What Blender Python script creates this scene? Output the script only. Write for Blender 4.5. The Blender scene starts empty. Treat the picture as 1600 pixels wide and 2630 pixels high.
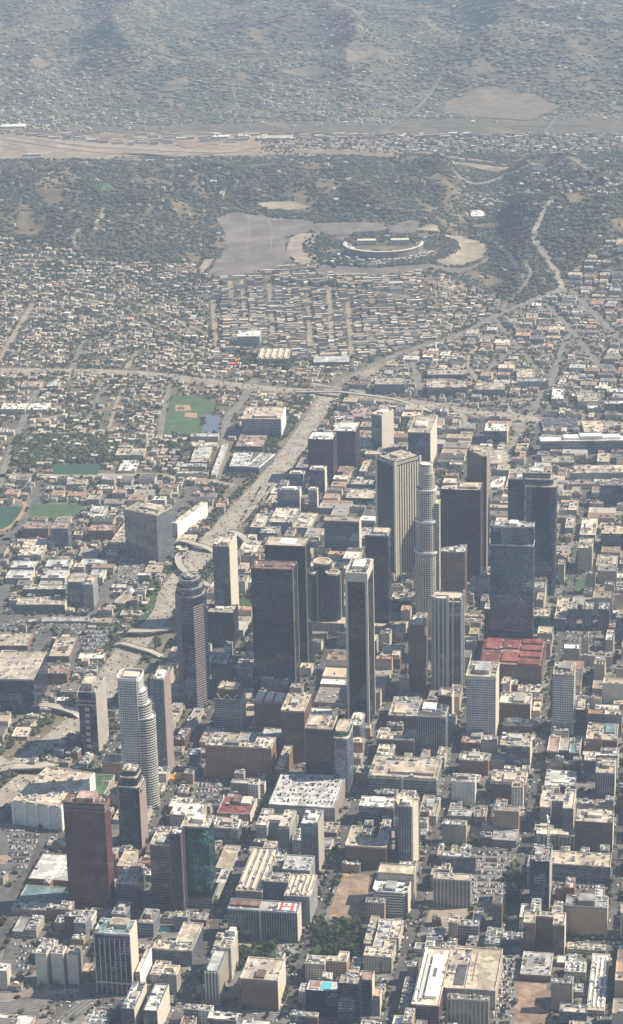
import bpy, math, random
import numpy as np
from mathutils import Matrix, Vector

# ------------------------------------------------------------------ camera, sky, sun, exposure
SC = bpy.context.scene
COL = SC.collection
CAM_H, PITCH, ROLL, FOC = 1500.0, 0.341, -0.024, 5821.0
fw = np.array([0, math.cos(PITCH), -math.sin(PITCH)]); rt = np.array([1.0, 0, 0]); upv = np.cross(rt, fw)
r2 = math.cos(ROLL)*rt + math.sin(ROLL)*upv
u2 = -math.sin(ROLL)*rt + math.cos(ROLL)*upv
CPOS = np.array([0, 0, CAM_H])
cd = bpy.data.cameras.new('camera'); cam = bpy.data.objects.new('camera', cd); COL.objects.link(cam)
cd.sensor_fit = 'HORIZONTAL'; cd.sensor_width = 36; cd.lens = FOC/1600*36
cd.clip_start = 5; cd.clip_end = 90000
cam.matrix_world = Matrix(((r2[0], u2[0], -fw[0], 0), (r2[1], u2[1], -fw[1], 0), (r2[2], u2[2], -fw[2], CAM_H), (0, 0, 0, 1)))
SC.camera = cam

SUN_AZ, SUN_EL = math.radians(84), math.radians(46)      # azimuth clockwise from +Y
w = bpy.data.worlds.new('World'); SC.world = w; w.use_nodes = True
nt = w.node_tree; bg = nt.nodes['Background']
sky = nt.nodes.new('ShaderNodeTexSky'); sky.sky_type = 'NISHITA'; sky.sun_disc = False
sky.sun_elevation = SUN_EL; sky.sun_rotation = SUN_AZ; sky.air_density = 1.3; sky.dust_density = 0.6; sky.ozone_density = 3.0
nt.links.new(sky.outputs[0], bg.inputs[0]); bg.inputs[1].default_value = 0.06
sl = bpy.data.lights.new('sun', 'SUN'); sl.energy = 5.0; sl.angle = math.radians(0.5); sl.color = (1.0, 0.90, 0.74)
so = bpy.data.objects.new('sun', sl); COL.objects.link(so)
sd = Vector((math.sin(SUN_AZ)*math.cos(SUN_EL), math.cos(SUN_AZ)*math.cos(SUN_EL), math.sin(SUN_EL)))
so.rotation_euler = sd.to_track_quat('Z', 'Y').to_euler(); so.location = (600, 2500, 3000)
SC.view_settings.view_transform = 'Standard'; SC.view_settings.look = 'None'
SC.view_settings.gamma = 1; SC.view_settings.exposure = 0.66
SC.render.engine = 'CYCLES'
SC.cycles.max_bounces = 5; SC.cycles.diffuse_bounces = 2; SC.cycles.glossy_bounces = 2; SC.cycles.volume_bounces = 1
SC.cycles.use_denoising = True

RNG = np.random.default_rng(7)
R = random.Random(11)

# ------------------------------------------------------------------ pixel -> ground helpers
def bp(x, y, z=0.0):
    d = fw + r2*(x-800)/FOC - u2*(y-1315)/FOC
    return CPOS + d*(z-CAM_H)/d[2]
def pr(p):
    d = np.asarray(p, float) - CPOS; z = d @ fw
    return 800+FOC*(d @ r2)/z, 1315-FOC*(d @ u2)/z
def sstep(a, b, x):
    t = np.clip((x-a)/(b-a), 0, 1); return t*t*(3-2*t)
_rs = np.random.default_rng(3)
_W = [(_rs.normal(size=2), _rs.uniform(0, 6.28)) for _ in range(14)]
def wav(x, y, L, seed=0):
    s = 0
    for i in range(5):
        k, ph = _W[(i+seed) % 14]
        k = k/np.hypot(*k)*(1+0.35*i)
        s = s + np.sin(2*np.pi*(k[0]*x+k[1]*y)/L+ph*(1+seed))/(1+0.6*i)
    return s/2.4
PLAT = 42.0
STC = bp(985, 655, PLAT)
LPC = bp(660, 630, PLAT)
def T(x, y):
    x = np.asarray(x, float); y = np.asarray(y, float)
    e1 = sstep(5950, 6500, y + 0.25*x)*(1-sstep(7350, 7800, y))
    r1 = 1-np.abs(wav(x, y, 900, 1)); r1b = 1-np.abs(wav(x, y, 330, 4))
    h = e1*(18+70*r1+26*r1b)
    m = 1-sstep(0.82, 1.5, np.sqrt(((x-STC[0])/400)**2+((y-STC[1])/430)**2))
    m2 = 1-sstep(0.8, 1.5, np.sqrt(((x-LPC[0])/270)**2+((y-LPC[1])/430)**2))
    m = np.maximum(m, m2)
    h = h*(1-m)+PLAT*m
    gap = 1-sstep(35, 150, np.abs(x-(460+(y-6000)*0.10)))     # the valley the parkway runs through
    h = h*(1-0.8*gap*sstep(0.0, 1.0, (x-300)/80))
    e2 = sstep(8900, 9900, y+0.15*x)
    r2_ = 1-np.abs(wav(x, y, 2100, 2)); r3 = 1-np.abs(wav(x, y, 800, 6))
    h = h+e2*(15+150*r2_*r2_+55*r3)
    return h
def bpT(x, y, off=0.0):
    z = 0.0
    for _ in range(14):
        p = bp(x, y, z); z = 0.5*z+0.5*(float(T(p[0], p[1]))+off)
    p = bp(x, y, z); return p
TILE = 400/1499.0
def Z(r, c, x, y):                 # position measured in an enlarged tile -> photograph pixel
    return c*400+x*TILE, 900+400*r+y*TILE

# ------------------------------------------------------------------ occupancy raster (5 m cells)
GX0, GY0, CELL = -2600.0, 1900.0, 4.0
NXC, NYC = int(5200/CELL), int(11600/CELL)
OCC = np.zeros((NXC, NYC), bool)
HARD = np.zeros((NXC, NYC), bool)     # paved or mown ground where no tree is scattered
def in_poly(P, X, Y):
    P = np.asarray(P)[:, :2]; ins = np.zeros(X.shape, bool); n = len(P); j = n-1
    for i in range(n):
        xi, yi = P[i]; xj, yj = P[j]
        if yi != yj:
            c = ((yi > Y) != (yj > Y)) & (X < (xj-xi)*(Y-yi)/(yj-yi)+xi)
            ins ^= c
        j = i
    return ins
def mark(P, grid=OCC, val=True):
    P = np.asarray(P)[:, :2]
    i0, j0 = np.floor((P.min(0)-[GX0, GY0])/CELL).astype(int)-1; i1, j1 = np.ceil((P.max(0)-[GX0, GY0])/CELL).astype(int)+1
    i0, j0 = max(i0, 0), max(j0, 0); i1, j1 = min(i1, NXC), min(j1, NYC)
    if i1 <= i0 or j1 <= j0: return
    X, Y = np.meshgrid(GX0+(np.arange(i0, i1)+.5)*CELL, GY0+(np.arange(j0, j1)+.5)*CELL, indexing='ij')
    grid[i0:i1, j0:j1][in_poly(P, X, Y)] = val
def look(grid, x, y):
    i = ((np.asarray(x)-GX0)/CELL).astype(int); j = ((np.asarray(y)-GY0)/CELL).astype(int)
    ok = (i >= 0) & (j >= 0) & (i < NXC) & (j < NYC)
    return np.where(ok, grid[np.clip(i, 0, NXC-1), np.clip(j, 0, NYC-1)], True if grid.dtype == bool else 0)
def free(x, y, hw, hd, ang):
    c, s = math.cos(ang), math.sin(ang)
    U, V = np.meshgrid(np.linspace(-hw, hw, 5), np.linspace(-hd, hd, 5))
    return not look(OCC, x+U*c+V*s, y-U*s+V*c).any()

# ------------------------------------------------------------------ materials
def new_mat(name):
    m = bpy.data.materials.new(name); m.use_nodes = True
    n = m.node_tree; b = n.nodes['Principled BSDF']; b.inputs['Specular IOR Level'].default_value = 0.25
    return m, n, b
def plain(name, col, rough=0.85, var=0.18, scale=0.12, spec=0.2, metal=0, rnd=0.0, patch=0.0, pscale=0.13):
    m, n, b = new_mat(name)
    b.inputs['Roughness'].default_value = rough; b.inputs['Specular IOR Level'].default_value = spec; b.inputs['Metallic'].default_value = metal
    tc = n.nodes.new('ShaderNodeTexCoord'); nz = n.nodes.new('ShaderNodeTexNoise'); nz.inputs['Scale'].default_value = scale; nz.inputs['Detail'].default_value = 4
    nz.inputs['Roughness'].default_value = 0.65
    n.links.new(tc.outputs['Object'], nz.inputs['Vector'])
    mr = n.nodes.new('ShaderNodeMapRange'); mr.inputs[1].default_value = 0.3; mr.inputs[2].default_value = 0.7
    mr.inputs[3].default_value = 1-var; mr.inputs[4].default_value = 1+var
    n.links.new(nz.outputs['Fac'], mr.inputs[0])
    hs = n.nodes.new('ShaderNodeHueSaturation'); hs.inputs['Color'].default_value = (*col, 1)
    if patch:                                   # felt sheets, repairs and stains laid side by side
        vo = n.nodes.new('ShaderNodeTexVoronoi'); vo.distance = 'MANHATTAN'; vo.inputs['Scale'].default_value = pscale; n.links.new(tc.outputs['Object'], vo.inputs['Vector'])
        sx = n.nodes.new('ShaderNodeSeparateColor'); n.links.new(vo.outputs['Color'], sx.inputs[0]); mp = n.nodes.new('ShaderNodeMapRange'); mp.inputs[3].default_value = 1-patch; mp.inputs[4].default_value = 1+patch*.6
        n.links.new(sx.outputs[0], mp.inputs[0]); mm = n.nodes.new('ShaderNodeMath'); mm.operation = 'MULTIPLY'; n.links.new(mp.outputs[0], mm.inputs[0]); n.links.new(mr.outputs[0], mm.inputs[1]); mr = mm
    if rnd:
        oi = n.nodes.new('ShaderNodeObjectInfo'); m2 = n.nodes.new('ShaderNodeMapRange')
        m2.inputs[3].default_value = 1-rnd; m2.inputs[4].default_value = 1+rnd
        n.links.new(oi.outputs['Random'], m2.inputs[0]); mu = n.nodes.new('ShaderNodeMath'); mu.operation = 'MULTIPLY'
        n.links.new(m2.outputs[0], mu.inputs[0]); n.links.new(mr.outputs[0], mu.inputs[1]); n.links.new(mu.outputs[0], hs.inputs['Value'])
    else: n.links.new(mr.outputs[0], hs.inputs['Value'])
    n.links.new(hs.outputs[0], b.inputs['Base Color'])
    return m
def attr_mat(name, rough=0.9, var=0.25, scale=0.05):
    m, n, b = new_mat(name); b.inputs['Roughness'].default_value = rough; b.inputs['Specular IOR Level'].default_value = 0.12
    at = n.nodes.new('ShaderNodeAttribute'); at.attribute_name = 'Col'
    tc = n.nodes.new('ShaderNodeTexCoord'); nz = n.nodes.new('ShaderNodeTexNoise'); nz.inputs['Scale'].default_value = scale; nz.inputs['Detail'].default_value = 6
    nz.inputs['Roughness'].default_value = 0.7
    n.links.new(tc.outputs['Object'], nz.inputs['Vector'])
    mr = n.nodes.new('ShaderNodeMapRange'); mr.inputs[1].default_value = 0.3; mr.inputs[2].default_value = 0.7; mr.inputs[3].default_value = 1-var; mr.inputs[4].default_value = 1+var
    hs = n.nodes.new('ShaderNodeHueSaturation')
    n.links.new(nz.outputs['Fac'], mr.inputs[0]); n.links.new(mr.outputs[0], hs.inputs['Value']); n.links.new(at.outputs['Color'], hs.inputs['Color'])
    n.links.new(hs.outputs[0], b.inputs['Base Color'])
    return m
def facade(name, wall, glass, ww=0.6, wh=0.55, rough=0.8, grough=0.10, var=0.45, wvar=0.16, rnd=0.12, gspec=1.0, mirror=0.0):
    """windows by bay and floor: the wall meshes carry a UV map that counts bays across and floors up"""
    m, n, b = new_mat('facade_'+name); L = n.links.new; N = n.nodes.new
    uv = N('ShaderNodeUVMap'); uv.uv_map = 'UVMap'; sp = N('ShaderNodeSeparateXYZ'); L(uv.outputs[0], sp.inputs[0])
    def band(src, wid):
        fr = N('ShaderNodeMath'); fr.operation = 'FRACT'; L(src, fr.inputs[0])
        sb = N('ShaderNodeMath'); sb.operation = 'SUBTRACT'; L(fr.outputs[0], sb.inputs[0]); sb.inputs[1].default_value = 0.5
        ab = N('ShaderNodeMath'); ab.operation = 'ABSOLUTE'; L(sb.outputs[0], ab.inputs[0])
        lt = N('ShaderNodeMath'); lt.operation = 'LESS_THAN'; L(ab.outputs[0], lt.inputs[0]); lt.inputs[1].default_value = wid/2
        return lt.outputs[0]
    mk = N('ShaderNodeMath'); mk.operation = 'MULTIPLY'; L(band(sp.outputs[0], ww), mk.inputs[0]); L(band(sp.outputs[1], wh), mk.inputs[1])
    fl = N('ShaderNodeVectorMath'); fl.operation = 'FLOOR'; L(uv.outputs[0], fl.inputs[0])
    wn = N('ShaderNodeTexWhiteNoise'); wn.noise_dimensions = '3D'; L(fl.outputs[0], wn.inputs['Vector'])
    mr = N('ShaderNodeMapRange'); mr.inputs[3].default_value = 1-var; mr.inputs[4].default_value = 1+2.2*var; L(wn.outputs['Value'], mr.inputs[0])
    hg = N('ShaderNodeHueSaturation'); hg.inputs['Color'].default_value = (*glass, 1); L(mr.outputs[0], hg.inputs['Value'])
    tc = N('ShaderNodeTexCoord'); nz = N('ShaderNodeTexNoise'); nz.inputs['Scale'].default_value = 0.06; nz.inputs['Detail'].default_value = 5; L(tc.outputs['Object'], nz.inputs['Vector'])
    m2 = N('ShaderNodeMapRange'); m2.inputs[1].default_value = .3; m2.inputs[2].default_value = .7; m2.inputs[3].default_value = 1-wvar; m2.inputs[4].default_value = 1+wvar; L(nz.outputs['Fac'], m2.inputs[0])
    oi = N('ShaderNodeObjectInfo'); m3 = N('ShaderNodeMapRange'); m3.inputs[3].default_value = 1-rnd; m3.inputs[4].default_value = 1+rnd; L(oi.outputs['Random'], m3.inputs[0])
    mu = N('ShaderNodeMath'); mu.operation = 'MULTIPLY'; L(m2.outputs[0], mu.inputs[0]); L(m3.outputs[0], mu.inputs[1])
    hw = N('ShaderNodeHueSaturation'); hw.inputs['Color'].default_value = (*wall, 1); L(mu.outputs[0], hw.inputs['Value'])
    mx = N('ShaderNodeMix'); mx.data_type = 'RGBA'; L(mk.outputs[0], mx.inputs[0]); L(hw.outputs[0], mx.inputs[6]); L(hg.outputs[0], mx.inputs[7])
    L(mx.outputs[2], b.inputs['Base Color'])
    m4 = N('ShaderNodeMapRange'); m4.inputs[3].default_value = rough; m4.inputs[4].default_value = grough; L(mk.outputs[0], m4.inputs[0]); L(m4.outputs[0], b.inputs['Roughness'])
    if mirror:                                  # coated glass: panes mirror the street and the neighbours, each pane set a hair differently
        mm = N('ShaderNodeMath'); mm.operation = 'MULTIPLY'; mm.inputs[1].default_value = 1.0; L(mk.outputs[0], mm.inputs[0]); L(mm.outputs[0], b.inputs['Metallic'])
        ge = N('ShaderNodeNewGeometry'); s1 = N('ShaderNodeVectorMath'); s1.operation = 'SUBTRACT'; L(wn.outputs['Color'], s1.inputs[0]); s1.inputs[1].default_value = (.5, .5, .5)
        s2 = N('ShaderNodeVectorMath'); s2.operation = 'SCALE'; s2.inputs[3].default_value = .035; L(s1.outputs[0], s2.inputs[0])
        s3 = N('ShaderNodeVectorMath'); s3.operation = 'ADD'; L(ge.outputs['Normal'], s3.inputs[0]); L(s2.outputs[0], s3.inputs[1]); s4 = N('ShaderNodeVectorMath'); s4.operation = 'NORMALIZE'; L(s3.outputs[0], s4.inputs[0]); L(s4.outputs[0], b.inputs['Normal'])
    m5 = N('ShaderNodeMapRange'); m5.inputs[3].default_value = 0.15; m5.inputs[4].default_value = gspec; L(mk.outputs[0], m5.inputs[0]); L(m5.outputs[0], b.inputs['Specular IOR Level'])
    return m
G1 = (0.018, 0.024, 0.035); G2 = (0.03, 0.035, 0.045)
#            wall, glass, ww, wh, bay, floor
STY = {
 'black':   ((.016, .020, .030), (.008, .013, .026), .7, .62, 3.0, 4.2),
 'black2':  ((.022, .026, .036), (.012, .018, .032), .8, .5, 1.6, 4.0),
 'blue':    ((.022, .032, .06), (.012, .022, .05), .85, .6, 1.8, 4.0),
 'skyblue': ((.05, .072, .115), (.028, .045, .085), .85, .6, 1.8, 4.0),
 'blueband':((.12, .14, .17), (.02, .03, .05), 1.0, .6, 3.0, 4.0),
 'teal':    ((.03, .07, .08), (.014, .05, .06), .86, .75, 2.4, 3.6),
 'cream':   ((.55, .50, .40), G2, .5, .5, 3.6, 3.6),
 'creamgrid':((.58, .53, .44), G1, .62, .6, 3.2, 3.8),
 'white':   ((.68, .66, .60), G2, .5, .5, 3.8, 3.5),
 'whiteband':((.66, .64, .58), G1, 1.0, .5, 4, 3.9),
 'whitegrid':((.62, .62, .60), G1, .68, .62, 2.6, 3.9),
 'piers':   ((.66, .62, .52), (.025, .03, .04), .62, 1.0, 7.0, 3.9),
 'slats':   ((.40, .36, .30), (.06, .06, .07), .5, 1.0, 5.0, 3.6),
 'blank':   ((.62, .58, .49), (.5, .46, .4), .3, .1, 6, 6),
 'blankwhite':((.74, .72, .66), (.6, .6, .56), .3, .1, 6, 6),
 'granite': ((.060, .036, .046), (.018, .016, .028), .5, .5, 2.2, 4.0),
 'granitestripe':((.19, .115, .11), (.035, .028, .035), 1.0, .5, 3, 4.0),
 'brown':   ((.17, .115, .09), (.03, .028, .03), .55, .55, 3.2, 3.8),
 'redbrown':((.11, .040, .038), (.035, .025, .03), .7, .5, 2.4, 3.9),
 'banded':  ((.20, .12, .12), (.025, .022, .035), 1.0, .55, 3, 4.0),
 'brick':   ((.26, .15, .11), (.04, .04, .045), .42, .5, 3.4, 3.6),
 'tanbrick':((.42, .31, .22), (.05, .05, .05), .42, .5, 3.4, 3.6),
 'pinkbrick':((.45, .28, .22), (.06, .05, .05), .4, .45, 3.6, 3.6),
 'beige':   ((.46, .41, .33), (.05, .055, .06), .45, .5, 3.4, 3.6),
 'grey':    ((.34, .34, .33), (.04, .045, .055), .5, .5, 3.4, 3.6),
 'greyband':((.30, .31, .33), G1, 1.0, .5, 3.5, 3.7),
 'bluegrey':((.16, .18, .22), (.035, .045, .06), .8, .6, 2.5, 3.8),
 'stripedark':((.27, .28, .30), (.016, .020, .032), .62, 1.0, 3.4, 3.8),
 'concrete':((.40, .38, .34), (.10, .10, .10), .8, .35, 9, 3.2),
 'wood':    ((.30, .20, .14), (.1, .08, .06), .4, .4, 4, 4),
}
MIRROR = {'black': (.050, .065, .095), 'black2': (.06, .07, .095), 'blue': (.09, .125, .19), 'skyblue': (.14, .19, .28), 'teal': (.07, .22, .24), 'bluegrey': (.10, .12, .16)}
FM = {k: facade(k, v[0], MIRROR.get(k, v[1]), v[2], v[3], mirror=1.0 if k in MIRROR else 0.0, grough=.07 if k in MIRROR else .10, var=.3 if k in MIRROR else .45) for k, v in STY.items()}
ROOF = {
 'tan': (.42, .37, .30), 'cream': (.53, .47, .38), 'white': (.75, .73, .67), 'grey': (.30, .29, .28), 'midgrey': (.38, .37, .36), 'dark': (.10, .10, .11),
 'brown': (.20, .13, .11), 'red': (.24, .085, .08), 'rose': (.38, .27, .23), 'orange': (.50, .27, .15), 'green': (.07, .12, .06), 'teal': (.17, .25, .25), 'pale': (.50, .50, .48), 'sand': (.47, .40, .30)}
RM = {k: plain('roof_'+k, v, .9, .2, .16, rnd=.16, patch=.42, pscale=.09) for k, v in ROOF.items()}
M = dict(
 concrete=plain('concrete', (.40, .37, .32), .9, .15, .05), road=plain('asphalt', (.105, .10, .095), .9, .25, .05, patch=.25, pscale=.05), freeway=plain('freeway_concrete', (.31, .275, .23), .9, .2, .03, patch=.2, pscale=.04),
 lane=plain('lane_paint', (.62, .60, .55), .7, .1, .3), pave=plain('pavement', (.20, .185, .165), .9, .35, .04, patch=.35, pscale=.05), grass=plain('lawn', (.075, .115, .060), .95, .28, .04),
 turf=plain('dark_turf', (.035, .085, .055), .95, .15, .03), dirt=plain('bare_dirt', (.29, .21, .15), .95, .4, .06, patch=.3, pscale=.06), infield=plain('clay', (.36, .24, .17), .95, .15, .05),
 court=plain('court', (.12, .15, .20), .9, .1, .05), lot=plain('parking_asphalt', (.13, .125, .12), .9, .25, .04, patch=.2), lotlight=plain('parking_light', (.20, .185, .17), .9, .2, .03, patch=.2),
 pinkdirt=plain('red_ballast', (.27, .185, .15), .95, .3, .01), lotgrey=plain('lot_grey', (.175, .152, .136), .9, .25, .012, patch=.25, pscale=.02), railtan=plain('rail_ballast', (.27, .215, .16), .95, .4, .006, patch=.3, pscale=.008),
 lotan=plain('parking_tan', (.30, .255, .20), .9, .25, .02, patch=.2, pscale=.03), brush=plain('dry_slope', (.175, .145, .108), .95, .35, .03), green=plain('planted_slope', (.055, .085, .035), .95, .4, .05),
 unit=plain('unit_grey', (.42, .42, .41), .6, .1, .3, rnd=.45), unitw=plain('unit_white', (.72, .71, .68), .6, .1, .3, rnd=.2), unitd=plain('unit_dark', (.13, .13, .13), .6, .1, .3, rnd=.4),
 pool=plain('pool_water', (.12, .48, .50), .1, .05, .1), white=plain('white_paint', (.80, .79, .76), .6, .06, .1), creamp=plain('cream_paint', (.60, .55, .45), .7, .08, .1),
 redp=plain('red_paint', (.55, .08, .06), .6, .1, .1), orangep=plain('orange_paint', (.75, .27, .06), .6, .1, .1), yellow=plain('yellow_paint', (.62, .48, .18), .7, .1, .1), trunk=plain('bark', (.10, .07, .05), .95, .3, .5),
 steel=plain('steel', (.5, .5, .5), .4, .1, .2, metal=.6), river=plain('channel', (.27, .235, .19), .9, .3, .01, patch=.2, pscale=.01), carglass=plain('car_glass', (.02, .02, .025), .15, .1, .3, spec=.5), tyre=plain('tyre', (.02, .02, .02), .9, .1, 1),
 dglass=plain('dark_glass', (.02, .04, .05), .12, .2, .1, spec=.6),
)
def leafmat(name, col):
    m = plain(name, col, .9, .45, .45, .1, rnd=.35); return m
LM = [leafmat('foliage', (.055, .075, .034)), leafmat('foliage_dark', (.038, .052, .030)), leafmat('foliage_light', (.085, .100, .045)), leafmat('foliage_grey', (.070, .075, .050))]

# ------------------------------------------------------------------ object helpers
def mesh(name, verts, faces, mats, midx=None, uvs=None, smooth=False):
    me = bpy.data.meshes.new(name); me.from_pydata([tuple(map(float, v)) for v in verts], [], faces)
    for m in mats: me.materials.append(m)
    if midx is not None: me.polygons.foreach_set('material_index', midx)
    if uvs is not None:
        l = me.uv_layers.new(name='UVMap'); l.data.foreach_set('uv', np.asarray(uvs, np.float32).ravel())
    if smooth: me.polygons.foreach_set('use_smooth', [True]*len(me.polygons))
    me.update(); return me
def link(name, me, parent=None, loc=(0, 0, 0), rz=0.0, scale=None):
    o = bpy.data.objects.new(name, me); COL.objects.link(o); o.location = tuple(map(float, loc)); o.rotation_euler = (0, 0, rz)
    if scale is not None: o.scale = scale
    if parent is not None: o.parent = parent
    return o
def tag(o, label=None, cat=None, group=None, kind=None):
    if label: o['label'] = label
    if cat: o['category'] = cat
    if group: o['group'] = group
    if kind: o['kind'] = kind
    return o
class MB:
    def __init__(s): s.v = []; s.f = []; s.m = []; s.uv = []; s.mats = []
    def mi(s, m):
        if m not in s.mats: s.mats.append(m)
        return s.mats.index(m)
    def face(s, pts, m, uv=None):
        k = len(s.v); s.v += list(pts); s.f.append(tuple(range(k, k+len(pts)))); s.m.append(s.mi(m)); s.uv += list(uv) if uv else [(0, 0)]*len(pts)
    def box(s, x0, y0, z0, x1, y1, z1, m, top=None, bottom=True):
        p = [(x0, y0), (x1, y0), (x1, y1), (x0, y1)]; s.prism(p, z0, z1, m, top or m, bottom)
    def prism(s, p, z0, z1, m, top=None, bottom=False, bay=None, floor=4.0, side=True):
        n = len(p)
        if side:
            nf = max(1, round((z1-z0)/floor))
            for i in range(n):
                a, b = p[i], p[(i+1) % n]
                L = math.hypot(b[0]-a[0], b[1]-a[1]); nb = max(1, round(L/(bay or 4))) if L > 1.2*(bay or 4)*.5 else 1
                s.face([(*a, z0), (*b, z0), (*b, z1), (*a, z1)], m, [(0, 0), (nb, 0), (nb, nf), (0, nf)])
        if top is not None: s.face([(*q, z1) for q in p], top)
        if bottom: s.face([(*q, z0) for q in reversed(p)], m)
    def ring(s, p, q, z0, z1, m):              # wall between outline p (outer) and q (inner)
        n = len(p)
        for i in range(n):
            j = (i+1) % n
            s.face([(*p[i], z0), (*p[j], z0), (*p[j], z1), (*p[i], z1)], m)
            s.face([(*q[j], z0), (*q[i], z0), (*q[i], z1), (*q[j], z1)], m)
            s.face([(*p[i], z1), (*p[j], z1), (*q[j], z1), (*q[i], z1)], m)
    def build(s, name, parent=None, loc=(0, 0, 0), rz=0.0):
        return link(name, mesh(name, s.v, s.f, s.mats, s.m, s.uv), parent, loc, rz)

def unit_mesh(k):
    b = MB(); m = [M['unit'], M['unitw'], M['unitd']][k % 3]
    if k < 3: b.box(-.5, -.5, 0, .5, .5, .8, m); b.box(-.42, -.42, .8, .42, .42, 1, M['unitd'] if k != 2 else M['unit'])
    elif k < 5: b.box(-.5, -.3, 0, .5, .3, .9, m); b.box(-.15, -.5, 0, .15, -.3, .6, M['unit']); b.box(-.3, -.2, .9, .0, .2, 1.0, M['unitd'])
    elif k == 5:
        p = [(.5*math.cos(a), .5*math.sin(a)) for a in np.linspace(0, 2*math.pi, 11)[:-1]]; b.prism(p, 0, .85, M['unitw'], M['unitw']); b.prism([(x*.6, y*.6) for x, y in p], .85, 1, M['unitd'], M['unitd'])
    else: b.box(-.5, -.14, 0, .5, .14, .5, M['unit']); b.box(-.5, -.5, 0, -.3, -.14, .5, M['unit']); b.box(.2, -.2, .5, .4, .2, .8, M['unitw'])
    return mesh('rooftop_unit', b.v, b.f, b.mats, b.m, b.uv)
UNITS = [unit_mesh(k) for k in range(7)]

def outline(shape):
    if shape == 'rect': return [(0, 0), (1, 0), (1, 1), (0, 1)]
    if shape == 'oct': c = .28; return [(c, 0), (1-c, 0), (1, c), (1, 1-c), (1-c, 1), (c, 1), (0, 1-c), (0, c)]
    if shape == 'chamf': c = .13; return [(c, 0), (1-c, 0), (1, c), (1, 1-c), (1-c, 1), (c, 1), (0, 1-c), (0, c)]
    if shape == 'hex': return [(.25, 0), (.75, 0), (1, .5), (.75, 1), (.25, 1), (0, .5)]
    if shape == 'cyl': return [(.5+.5*math.cos(a), .5+.5*math.sin(a)) for a in np.linspace(-math.pi/2, 1.5*math.pi, 29)[:-1]]
    if shape == 'L': return [(0, 0), (1, 0), (1, 1), (.5, 1), (.5, .45), (0, .45)]
    if shape == 'L2': return [(0, 0), (1, 0), (1, .45), (.45, .45), (.45, 1), (0, 1)]
    if shape == 'U': return [(0, 0), (.28, 0), (.28, .6), (.72, .6), (.72, 0), (1, 0), (1, 1), (0, 1)]
    if shape == 'Ub': return [(0, 0), (1, 0), (1, 1), (.72, 1), (.72, .4), (.28, .4), (.28, 1), (0, 1)]
    if shape == 'H': return [(0, 0), (.32, 0), (.32, .35), (.68, .35), (.68, 0), (1, 0), (1, 1), (.68, 1), (.68, .7), (.32, .7), (.32, 1), (0, 1)]
    if shape == 'boat': return [(0, .15), (.25, .03), (.5, 0), (.75, .03), (1, .15), (1, .85), (.75, .97), (.5, 1), (.25, .97), (0, .85)]
    if shape == 'dround':
        return [(0, 0), (.55, 0)]+[(.55+.45*math.cos(a), .5+.5*math.sin(a)) for a in np.linspace(-math.pi/2+.2, math.pi/2-.2, 11)]+[(.55, 1), (0, 1)]
    if shape == 'round': # rounded corners
        o = []
        for cx, cy, a0 in ((.78, .22, -90), (.78, .78, 0), (.22, .78, 90), (.22, .22, 180)):
            o += [(cx+.22*math.cos(math.radians(a0+t)), cy+.22*math.sin(math.radians(a0+t))) for t in (0, 30, 60, 90)]
        return o
    if shape == 'wedge': return [(0, 0), (1, 0), (1, 1), (.35, 1)]
    if shape == 'tri': return [(0, 0), (1, .2), (.45, 1)]
    if shape == 'cutl': return [(0, .62), (.82, 0), (1, 0), (1, 1), (0, 1)]
    if shape == 'wedge2': return [(0, 0), (1, .0), (1, 1), (.0, .45)]
    return shape
def scaled(shape, w_, d_, sub=(0, 0, 1, 1)):
    u0, v0, u1, v1 = sub
    return [((u0+(u1-u0)*u)*w_, (v0+(v1-v0)*v)*d_) for u, v in outline(shape)]
def inset(p, t):
    """offset a counter-clockwise outline inwards by t metres"""
    n = len(p); out = []
    for i in range(n):
        a, b, c = p[i-1], p[i], p[(i+1) % n]
        e1 = (b[0]-a[0], b[1]-a[1]); e2 = (c[0]-b[0], c[1]-b[1]); l1 = math.hypot(*e1) or 1; l2 = math.hypot(*e2) or 1
        n1 = (-e1[1]/l1, e1[0]/l1); n2 = (-e2[1]/l2, e2[0]/l2); k = 1+n1[0]*n2[0]+n1[1]*n2[1]
        k = max(k, .4); out.append((b[0]+t*(n1[0]+n2[0])/k, b[1]+t*(n1[1]+n2[1])/k))
    return out

GB = math.radians(10.2)      # bearing of the downtown streets
def place(FL, FRx, BKy, base=None, h=None, ang=None, FRy=None):
    """footprint from the roof's front-left corner, right edge and back edge and the foot of the front wall"""
    if h is None:
        lo, hi = 0.0, 420.0
        for _ in range(36):
            h = (lo+hi)/2; g = bp(FL[0], FL[1], h).copy(); g[2] = 0
            if pr(g)[1] < base: lo = h
            else: hi = h
    h = max(h, 4.0)
    g = bp(FL[0], FL[1], h)
    if FRy is not None:
        q = bp(FRx, FRy, h); ang = math.atan2(-(q[1]-g[1]), q[0]-g[0]); w_ = math.hypot(q[0]-g[0], q[1]-g[1])
    else:
        if ang is None: ang = GB
        c = np.array([math.cos(ang), -math.sin(ang), 0]); lo, hi = 0, 900
        for _ in range(36):
            w_ = (lo+hi)/2
            if pr(g+c*w_)[0] < FRx: lo = w_
            else: hi = w_
    s = np.array([math.sin(ang), math.cos(ang), 0]); lo, hi = 0, 900
    for _ in range(36):
        d_ = (lo+hi)/2
        if pr(g+s*d_)[1] > BKy: lo = d_
        else: hi = d_
    return g[0], g[1], w_, max(d_, 6), ang, h

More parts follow.
